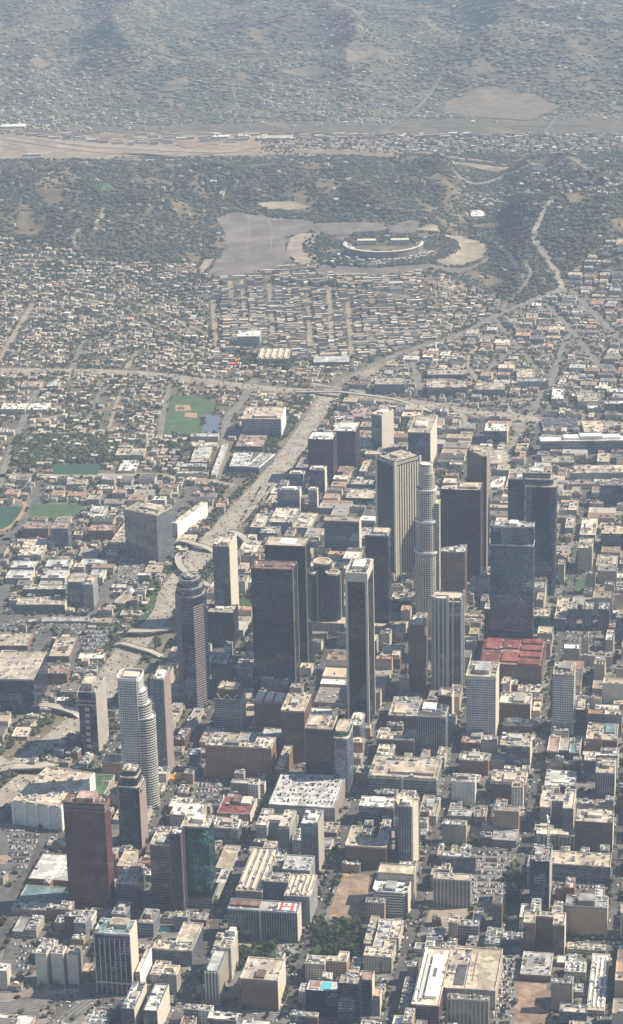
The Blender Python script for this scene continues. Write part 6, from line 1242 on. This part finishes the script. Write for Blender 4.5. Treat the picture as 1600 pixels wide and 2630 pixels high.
for fl, (tv, tf, nw) in enumerate(((HOUSE_V, HOUSE_F, 4), (BOX_V, BOX_F, 4))):
    q = Q[Q[:, 6] == fl]; parts.append(inst_mesh('more_houses', tv, tf, np.stack([q[:, 0], q[:, 1], T(q[:, 0], q[:, 1])-.5], 1), np.stack([q[:, 2], q[:, 3], q[:, 4]], 1), q[:, 5], house_cols(q, len(tf), nw), A_CITY))
join_meshes('more_houses', parts, label='thousands of small houses spreading to the hazy hills')

# ------------------------------------------------------------------ trees
def ico():
    t = (1+5**.5)/2; v = np.array([(-1, t, 0), (1, t, 0), (-1, -t, 0), (1, -t, 0), (0, -1, t), (0, 1, t), (0, -1, -t), (0, 1, -t), (t, 0, -1), (t, 0, 1), (-t, 0, -1), (-t, 0, 1)])/math.hypot(1, t)
    f = [(0, 11, 5), (0, 5, 1), (0, 1, 7), (0, 7, 10), (0, 10, 11), (1, 5, 9), (5, 11, 4), (11, 10, 2), (10, 7, 6), (7, 1, 8), (3, 9, 4), (3, 4, 2), (3, 2, 6), (3, 6, 8), (3, 8, 9), (4, 9, 5), (2, 4, 11), (6, 2, 10), (8, 6, 7), (9, 8, 1)]
    return v, f
IV, IF = ico()
def tree_protos():
    out = []
    for k in range(6):
        rr = np.random.default_rng(50+k); b = MB(); m = LM[k % 4]
        cl = [(rr.uniform(-.32, .32), rr.uniform(-.32, .32), rr.uniform(.42, .85), rr.uniform(.16, .3)) for _ in range(9)]
        for cx, cy, cz, r in cl:
            for _ in range(60):
                d = rr.normal(size=3); d /= np.linalg.norm(d); p = np.array([cx, cy, cz])+d*r*rr.uniform(.65, 1.05); a = rr.normal(size=3); a -= d*(a@d)*.6; a /= np.linalg.norm(a); c_ = np.cross(d, a); s = rr.uniform(.035, .07)
                b.face([tuple(p-a*s-c_*s), tuple(p+a*s-c_*s*.6), tuple(p+a*s*.8+c_*s), tuple(p-a*s*.7+c_*s*.8)], m)
        crown = mesh('crown', b.v, b.f, b.mats, b.m)
        b = MB()
        for i in range(5):
            a0, a1 = 2*math.pi*i/5, 2*math.pi*(i+1)/5; b.face([(.04*math.cos(a0), .04*math.sin(a0), 0), (.04*math.cos(a1), .04*math.sin(a1), 0), (.02*math.cos(a1), .02*math.sin(a1), .6), (.02*math.cos(a0), .02*math.sin(a0), .6)], M['trunk'])
            e = (.25*math.cos(a0+.4), .25*math.sin(a0+.4), .72); b.face([(.02, 0, .4), (-.02, 0, .4), e], M['trunk']); b.face([(0, .02, .4), (0, -.02, .4), e], M['trunk'])
        out.append((crown, mesh('trunk', b.v, b.f, b.mats, b.m)))
    return out
TP = tree_protos(); TREES = []
def add_trees(X, Y, smin, smax, place_name):
    for x, y in zip(X, Y): TREES.append((x, y, RNG.uniform(smin, smax), place_name))
def in_px(px, n, seed=0):
    P = [bpT(x, y) for x, y in px]; A = np.array([p[:2] for p in P]); lo, hi = A.min(0), A.max(0); X = RNG.uniform(lo[0], hi[0], n*4); Y = RNG.uniform(lo[1], hi[1], n*4); k = in_poly(A, X, Y); return X[k][:n], Y[k][:n]
add_trees(*in_px(tp(3, 2, (0, 1040), (480, 1030), (470, 1400), (0, 1400)), 60), 9, 16, 'in the square park')
add_trees(*in_px(tp(3, 1, (770, 1290), (960, 1240), (1150, 1180), (1080, 1420), (760, 1470)), 34), 8, 13, 'in the garden court')
add_trees(*in_px(tp(3, 3, (390, 450), (530, 450), (480, 850), (380, 850)), 22), 9, 14, 'beside the crowded lot')
add_trees(*in_px(tp(3, 2, (1320, 200), (1600, 190), (1600, 260), (1320, 260)), 10), 9, 13, 'on the cross street')
add_trees(*in_px(tp(2, 0, (740, 1090), (960, 1090), (940, 1230), (740, 1230)), 8), 5, 8, 'around the planted roof deck')
add_trees(*in_px(tp(1, 0, (1060, 1270), (1180, 960), (1400, 740), (1500, 600), (1450, 900), (1280, 1260)), 46), 9, 17, 'on the green bank')
add_trees(*in_px(tp(1, 0, (500, 1160), (680, 1165), (680, 1250), (500, 1250)), 8), 11, 16, 'amid the parking lot')
add_trees(*in_px(tp(2, 0, (380, 560), (520, 500), (560, 540), (400, 610)), 8), 9, 14, 'on the dry slope by the freeway')
# street trees
for c, s0, s1, nm in ((-478, 2360, 2780, 'on the avenue'), (-462, 2360, 2800, 'along the park avenue'), (-608, 2600, 3020, 'by the trade halls'), (-336, 2800, 3020, 'along the right avenue'), (-225, 2360, 2790, 'along the straight avenue'), (-96, 2580, 3000, 'along the rightmost avenue'), (-738, 2830, 3020, 'below the white curved tower')):
    n = int((s1-s0)/17); P = np.array([g2w(c+RNG.uniform(-1.5, 1.5), s) for s in np.linspace(s0, s1, n)]); k = RNG.random(n) < .7
    add_trees(P[k, 0], P[k, 1], 6, 10, nm)
for c in AVE:
    for s in np.arange(2360, 4300, 15.0):
        for e in (-8.9, 8.9):
            if R.random() < .42: q = g2w(c+e, s+R.uniform(-3, 3)); TREES.append((q[0], q[1], R.uniform(5, 9), 'on an avenue pavement'))
for s in CRS:
    for c in np.arange(-760, 280, 15.0):
        for e in (-8, 8):
            if R.random() < .28: q = g2w(c+R.uniform(-3, 3), s+e); TREES.append((q[0], q[1], R.uniform(5, 8), 'on a street pavement'))
TREES[:] = [t for t in TREES if abs(t[0]) < .15*t[1]+20 and t[1] > 2320 and not look(OCCB, t[0], t[1])]
TREES.sort(key=lambda t: t[0]**2+t[1]**2)
for x, y, sz, nm in TREES[:300]:
    cr, trk = R.choice(TP); r = bpy.data.objects.new('tree', None); COL.objects.link(r); r.location = (x, y, .3); r.rotation_euler = (0, 0, R.uniform(0, 6)); r.scale = (sz, sz, sz*.95)
    tag(r, place_label(('small ' if sz < 8 else 'broad ' if sz < 12 else 'tall ')+['green', 'dark green', 'light green', 'grey-green'][TP.index((cr, trk)) % 4]+' tree '+nm, x, y), 'tree', 'trees '+nm); link('crown', cr, r); link('trunk', trk, r)
def blob(X, Y, r, zs=.8, cols=None, sub=3, sink=.2):
    """foliage: every tree is a few overlapping uneven clumps"""
    n = len(X); pts = []; sc = []; fc = []
    for k in range(sub):
        ro = RNG.uniform(0, .75, n)*(0 if sub == 1 else 1)*r; th = RNG.uniform(0, 6.28, n); rk = r*(RNG.uniform(.5, .85, n) if sub > 1 else RNG.uniform(.8, 1.2, n))
        pts.append(np.stack([X+ro*np.cos(th), Y+ro*np.sin(th), T(X, Y)+r*RNG.uniform(.5, 1.2, n)*zs], 1)); sc.append(np.stack([rk, rk*RNG.uniform(.8, 1.2, n), rk*zs*RNG.uniform(.8, 1.1, n)], 1))
    P = np.concatenate(pts); S = np.concatenate(sc); m = len(P)
    base = np.array(cols)[RNG.integers(0, len(cols), n)]*RNG.uniform(.7, 1.35, (n, 1)); base = np.tile(base, (sub, 1))
    fc = base[:, None]*RNG.uniform(.72, 1.3, (m, 20, 1))
    V = IV*(1+np.random.default_rng(sub).uniform(-.25, .25, (12, 1)))
    return inst_mesh('more_trees', V, IF, P, S, RNG.uniform(0, 6.28, m), fc, A_LEAF)
A_LEAF = attr_mat('distant_foliage', .95, .3, .3)
GRN = [(.050, .064, .034), (.062, .078, .040), (.042, .054, .034), (.080, .088, .048), (.066, .062, .044), (.095, .085, .055)]
parts = []
def not_occ(X, Y): return ~look(OCC, X, Y).astype(bool)
X, Y = scatter([1, 2, 4], .3, 11, 11, 5, keep=.6, y1=7000); k = not_occ(X, Y) | ((RNG.random(len(X)) < .16) & ~look(HARD, X, Y).astype(bool)); parts.append(blob(X[k], Y[k], RNG.uniform(2.5, 5.6, k.sum()), .8, GRN, 3))
X, Y = scatter(3, .3, 8.5, 8.5, 4.2, keep=.72); k = (RNG.random(len(X)) < np.where(X < -200, 1, .5)) & (RNG.random(len(X)) < .50+.75*wav(X, Y, 210, 5)+.3*wav(X, Y, 90, 8)); k &= ~look(HARD, X, Y).astype(bool); X, Y = X[k], Y[k]; parts.append(blob(X, Y, RNG.uniform(3.0, 6.4, len(X)), .85, GRN, 2))
n0 = len(X)
X, Y = in_px(tp(0, 0, (150, 830), (1040, 830), (1060, 1060), (420, 1090), (200, 1160), (120, 1100)), 900); parts.append(blob(X, Y, RNG.uniform(4, 7.5, len(X)), .9, GRN, 3))
X, Y = in_px([(598, 905), (640, 880), (745, 900), (770, 930), (740, 950), (610, 935)], 260); parts.append(blob(X, Y, RNG.uniform(5, 8, len(X)), .9, GRN[:3], 3))
X, Y = in_px(tp(0, 1, (1230, 560), (1480, 430), (1300, 780), (1060, 1000), (1050, 830), (1220, 740)), 420); parts.append(blob(X, Y, RNG.uniform(3.5, 6, len(X)), .8, GRN[:3], 2))
for P_, n_ in ((tp(1, 0, (700, 260), (820, 200), (800, 420), (700, 430)), 30), (tp(0, 2, (150, 1120), (300, 1150), (280, 1240), (150, 1240)), 30), (tp(1, 2, (470, 20), (640, 20), (640, 200), (480, 200)), 60), (tp(0, 3, (1000, 1180-100), (1499, 1040), (1499, 1090), (1000, 1100)), 70), (tp(3, 3, (1040, 280), (1400, 290), (1400, 330), (1040, 330)), 26), (tp(1, 2, (770, 590), (920, 600), (900, 680), (780, 660)), 24), (tp(0, 3, (400, 1000), (600, 780), (620, 1010), (450, 1010)), 90), (tp(3, 3, (950, 1110), (1330, 1110), (1330, 1180), (950, 1180)), 26), (tp(1, 3, (1440, 480), (1600, 480), (1600, 680), (1440, 600)), 40)):
    X, Y = in_px(P_, n_); parts.append(blob(X, Y, RNG.uniform(3, 6, len(X)), .9, GRN, 3))
HG = [(.050, .060, .042), (.062, .068, .048), (.042, .052, .040), (.080, .076, .056), (.105, .086, .062)]
X, Y = scatter(5, .4, 9.5, 9.5, 4.5, keep=.7, y1=8300); k = not_occ(X, Y); X, Y = X[k], Y[k]
dn = wav(X, Y, 420, 3)*.8+wav(X, Y, 160, 9)*.7-.15; k = RNG.random(len(X)) > np.clip(dn*1.6, 0, .92); X, Y = X[k], Y[k]; parts.append(blob(X, Y, RNG.uniform(4, 8.5, len(X)), .48, HG, 1)); n1 = len(X)
X, Y = scatter([0], .2, 14, 14, 7, keep=.6, y0=7850, y1=8700); k = not_occ(X, Y) & not_occ(X, Y-12) & not_occ(X, Y+12) & (X > -150); X, Y = X[k], Y[k]; parts.append(blob(X, Y, RNG.uniform(3.5, 7, len(X)), .7, HG, 1))
# planted verges of the big freeway and of the west side
P_ = np.array([p[:2] for p in resample(FW110, 5)]); d_ = np.gradient(P_, axis=0); d_ /= np.hypot(d_[:, 0], d_[:, 1])[:, None]; nn_ = np.stack([d_[:, 1], -d_[:, 0]], 1)
X = np.concatenate([P_[:, 0]+nn_[:, 0]*s_*RNG.uniform(29, 46, len(P_)) for s_ in (-1, 1, -1, 1)]); Y = np.concatenate([P_[:, 1]+nn_[:, 1]*s_*RNG.uniform(29, 46, len(P_)) for s_ in (-1, 1, -1, 1)])
k = (RNG.random(len(X)) < .62) & ~look(OCCB, X, Y).astype(bool) & (wav(X, Y, 180, 4) > -.35); X, Y = X[k], Y[k]; parts.append(blob(X, Y, RNG.uniform(3, 6.2, len(X)), .85, GRN, 3))
for P_, n_ in ((tp(0, 1, (560, 1250), (760, 1240), (560, 1500), (430, 1500)), 90), (tp(0, 1, (700, 1120), (980, 1130), (930, 1240), (700, 1230)), 90), (tp(0, 1, (60, 840), (330, 860), (320, 1060), (60, 1150)), 90), (tp(1, 0, (650, 960), (1100, 940), (1000, 1080), (650, 1060)), 50), (tp(1, 1, (780, 480), (1000, 500), (920, 700), (800, 680)), 40), (tp(1, 1, (800, 760), (930, 820), (930, 1050), (810, 1000)), 40), (tp(0, 2, (400, 960), (700, 930), (560, 1150), (380, 1060)), 110), (tp(0, 2, (1200, 1100), (1499, 1120), (1480, 1230), (1200, 1220)), 80), (tp(0, 2, (780, 640), (920, 640), (860, 900), (780, 860)), 50)):
    X, Y = in_px(P_, n_); k = ~look(OCCB, X, Y).astype(bool) & ~look(HARD, X, Y).astype(bool); parts.append(blob(X[k], Y[k], RNG.uniform(3, 6, k.sum()), .9, GRN, 3))
# the tree belts round the stadium lots
for pl, nn in (([(770, 615), (835, 600), (860, 690), (800, 680)], 130), ([(860, 655), (905, 645), (1060, 645), (1090, 655), (1060, 668), (900, 668)], 110), ([(820, 655), (900, 668), (1050, 672), (1120, 665), (1120, 682), (980, 688), (840, 682)], 420), ([(1090, 615), (1150, 612), (1180, 640), (1120, 662), (1080, 650)], 260), ([(700, 712), (900, 718), (1120, 705), (1130, 718), (900, 740), (690, 728)], 420), ([(680, 545), (800, 548), (800, 565), (700, 562)], 180), ([(1255, 620), (1290, 640), (1290, 690), (1260, 680)], 120)):
    X, Y = in_px(pl, nn); parts.append(blob(X, Y, RNG.uniform(3.5, 6.5, len(X)), .8, HG[:3], 1))
X, Y = scatter([6, 0], .2, 16, 16, 8, keep=.7, y0=8720, y1=13000); k = not_occ(X, Y) & not_occ(X, Y-16) & not_occ(X, Y+16); X, Y = X[k], Y[k]
dn = wav(X, Y, 420, 3)*.8+wav(X, Y, 160, 9)*.7-.15; k = (RNG.random(len(X)) > np.clip(dn*1.2, 0, .8)) & (RNG.random(len(X)) < np.clip(.75-.7*wav(X, Y, 1300, 2)-.4*wav(X, Y, 400, 7), .2, 1)); X, Y = X[k], Y[k]; parts.append(blob(X, Y, RNG.uniform(7, 15, len(X)), .28, [tuple(v*1.75 for v in c) for c in HG], 1))  # far foliage lightened and flattened to imitate the low contrast of haze
print('trees', len(TREES), n0, n1, len(X))
if len(TREES) > 300:
    L = TREES[300:]; parts.append(blob(np.array([t[0] for t in L]), np.array([t[1] for t in L]), np.array([t[2] for t in L])*.45, .9, GRN, 3))
join_meshes('more_trees', parts, label='scattered trees and wooded slopes thickening into the distance')

# ------------------------------------------------------------------ cars
def car_mesh(name, mat, van=False):
    b = MB(); L, W_, = 2.3, .92
    b.prism([(-L, -W_), (L, -W_), (L, W_), (-L, W_)], .35, .95, mat, mat, True)
    x0, x1 = (-2.2, 1.3) if van else (-1.5, .9); h = 2.0 if van else 1.48; t = .12
    lo = [(x0, -W_+.05), (x1, -W_+.05), (x1, W_-.05), (x0, W_-.05)]; hi = [(x0+.35, -W_+.2), (x1-.55, -W_+.2), (x1-.55, W_-.2), (x0+.35, W_-.2)]
    for i in range(4): j = (i+1) % 4; b.face([(*lo[i], .95), (*lo[j], .95), (*hi[j], h-t), (*hi[i], h-t)], M['carglass'])
    b.prism(hi, h-t, h, mat, mat)
    for x in (-1.45, 1.45):
        for s in (-1, 1):
            q = [(x+.33*math.cos(a), .35+.33*math.sin(a)) for a in np.linspace(0, 2*math.pi, 9)[:-1]]; b.face([(u, s*(W_+.02), v) for u, v in q][::-s], M['tyre'])
    return mesh(name, b.v, b.f, b.mats, b.m)
CC = {'white': (.80, .80, .78), 'silver': (.48, .48, .48), 'black': (.025, .025, .03), 'dark grey': (.10, .10, .11), 'red': (.30, .03, .03), 'blue': (.05, .09, .20), 'tan': (.40, .34, .25)}
CMAT = {k: plain('car_paint_'+k.replace(' ', '_'), v, .35, .02, .1, .5) for k, v in CC.items()}
CM = {(k, v): car_mesh('car', CMAT[k], v) for k in CC for v in (False, True)}
CW = ['white']*6+['silver']*5+['black']*5+['dark grey']*4+['red', 'blue', 'tan']
CARS = []
def near_short(x, y): return min(((x-a)**2+(y-b)**2, n) for a, b, n in NB if n)[1]
def lot_cars(P, z=.6, fill=.8, zone_name=None):
    A = np.array([p[:2] for p in P]); e = A[1]-A[0]; ang = math.atan2(-e[1], e[0]); c, s = math.cos(ang), math.sin(ang); lo, hi = A.min(0), A.max(0); cx, cy = A.mean(0); Lr = np.hypot(*(hi-lo))/2
    v = -Lr; k = 0
    while v < Lr:
        for u in np.arange(-Lr, Lr, 2.9):
            x, y = cx+u*c+v*s, cy-u*s+v*c
            if R.random() < fill and in_poly(A, np.array([x]), np.array([y]))[0] and in_poly(A, np.array([x+2*s]), np.array([y+2*c]))[0]: CARS.append((x, y, z, ang+math.pi/2, R.choice(CW), zone_name or 'parked in a lot'))
        k += 1; v += 5.6 if k % 2 else 12.5
for i, P in enumerate(LOTS): lot_cars(P, fill=R.uniform(.5, .85))
for gx, gy, w_, d_, a, h in GAR:
    c, s = math.cos(a), math.sin(a); lot_cars([(gx+u*c+v*s, gy-u*s+v*c) for u, v in ((5, 4), (w_-5, 4), (w_-5, d_-4), (5, d_-4))], h+.1, .5, 'on a garage roof')
def lane_cars(P, offs, gap, z, nm):
    P = resample(P, 6); d = 0
    for o in offs:
        d = R.uniform(0, gap)
        for a, b in zip(P[:-1], P[1:]):
            L = np.hypot(*(b-a)[:2]); d -= L
            if d < 0:
                t = (b-a)[:2]/max(L, .01); n_ = np.array([t[1], -t[0]]); q = a[:2]+n_*o; CARS.append((q[0], q[1], float(T(q[0], q[1]))+z, math.atan2(-t[1], t[0]), R.choice(CW), nm)); d = R.uniform(.4, 1.7)*gap
lane_cars(FW110, [-26, -20, -14, -8, -3, 4, 9, 15, 21, 27], 34, .5, 'on the wide freeway')
lane_cars(FW110N, [-9, -4, 4, 9], 45, .6, 'driving on the parkway beyond the interchange')
lane_cars(FWX, [-13, -8, -3, 3, 8, 13], 26, .6, 'on the ramp lanes at the left edge')
lane_cars(FW101, [-15, -9, -4, 4, 9, 15], 40, .6, 'on the crossing freeway')
for c in AVE: lane_cars([g2w(c, 2100), g2w(c, 4300)], [-8.2, 8.2], 9, .35, 'at an avenue kerb'); lane_cars([g2w(c, 2100), g2w(c, 4300)], [-3, 3], 40, .35, 'driving on an avenue')
for s in CRS: lane_cars([g2w(-760, s), g2w(280, s)], [-6.8, 6.8], 12, .4, 'at a street kerb'); lane_cars([g2w(-760, s), g2w(280, s)], [-2.5, 2.5], 40, .4, 'driving on a street')
hid = np.zeros(len(CARS), bool)
CARS = [q for q in CARS if abs(q[0]) < .15*q[1]+10 and q[1] > 2330]
CARS.sort(key=lambda q: q[0]**2+q[1]**2)
print('cars', len(CARS))
for x, y, z, a, col_, nm in CARS[:300]:
    v = R.random() < .15; o = link('car', CM[col_, v], None, (x, y, z), -a); tag(o, place_label(f"{col_} {'van' if v else 'car'} {nm}", x, y), 'van' if v else 'car', f"{col_} {'vans' if v else 'cars'} {nm}")
L = CARS[300:]
CAR_V = [(-2.3, -.92, .3), (2.3, -.92, .3), (2.3, .92, .3), (-2.3, .92, .3), (-2.3, -.92, .95), (2.3, -.92, .95), (2.3, .92, .95), (-2.3, .92, .95), (-1.5, -.85, .95), (.9, -.85, .95), (.9, .85, .95), (-1.5, .85, .95), (-1.15, -.7, 1.45), (.4, -.7, 1.45), (.4, .7, 1.45), (-1.15, .7, 1.45)]
CAR_F = [(0, 1, 5, 4), (1, 2, 6, 5), (2, 3, 7, 6), (3, 0, 4, 7), (4, 5, 6, 7), (12, 13, 14, 15), (8, 9, 13, 12), (9, 10, 14, 13), (10, 11, 15, 14), (11, 8, 12, 15)]
fc = np.zeros((len(L), 10, 3)); fc[:] = np.array([CC[q[4]] for q in L])[:, None]; fc[:, 6:] = .03
A_CAR = attr_mat('car_paint_and_glass', .35, .02, .1)
o = link('more_cars', inst_mesh('more_cars', CAR_V, CAR_F, np.array([q[:3] for q in L]), np.ones((len(L), 3)), np.array([q[3] for q in L]), fc, A_CAR)); tag(o, 'more cars too small to tell apart on roads and lots', None, None, 'stuff')

# ------------------------------------------------------------------ haze
HAZE = 4.4e-5
b = MB(); b.box(-17000, -2600, -12, 17000, 30400, 1530, M['white']); hz = link('haze', mesh('haze', b.v, b.f, []), None)
m = bpy.data.materials.new('haze'); m.use_nodes = True; n = m.node_tree; n.nodes.clear(); out = n.nodes.new('ShaderNodeOutputMaterial'); pvn = n.nodes.new('ShaderNodeVolumePrincipled')
pvn.inputs['Color'].default_value = (.63, .775, 1.0, 1); pvn.inputs['Density'].default_value = HAZE; pvn.inputs['Anisotropy'].default_value = 0.0; n.links.new(pvn.outputs[0], out.inputs['Volume'])
hz.data.materials.append(m); tag(hz, 'pale smoggy air thickening with distance', None, None, 'stuff')
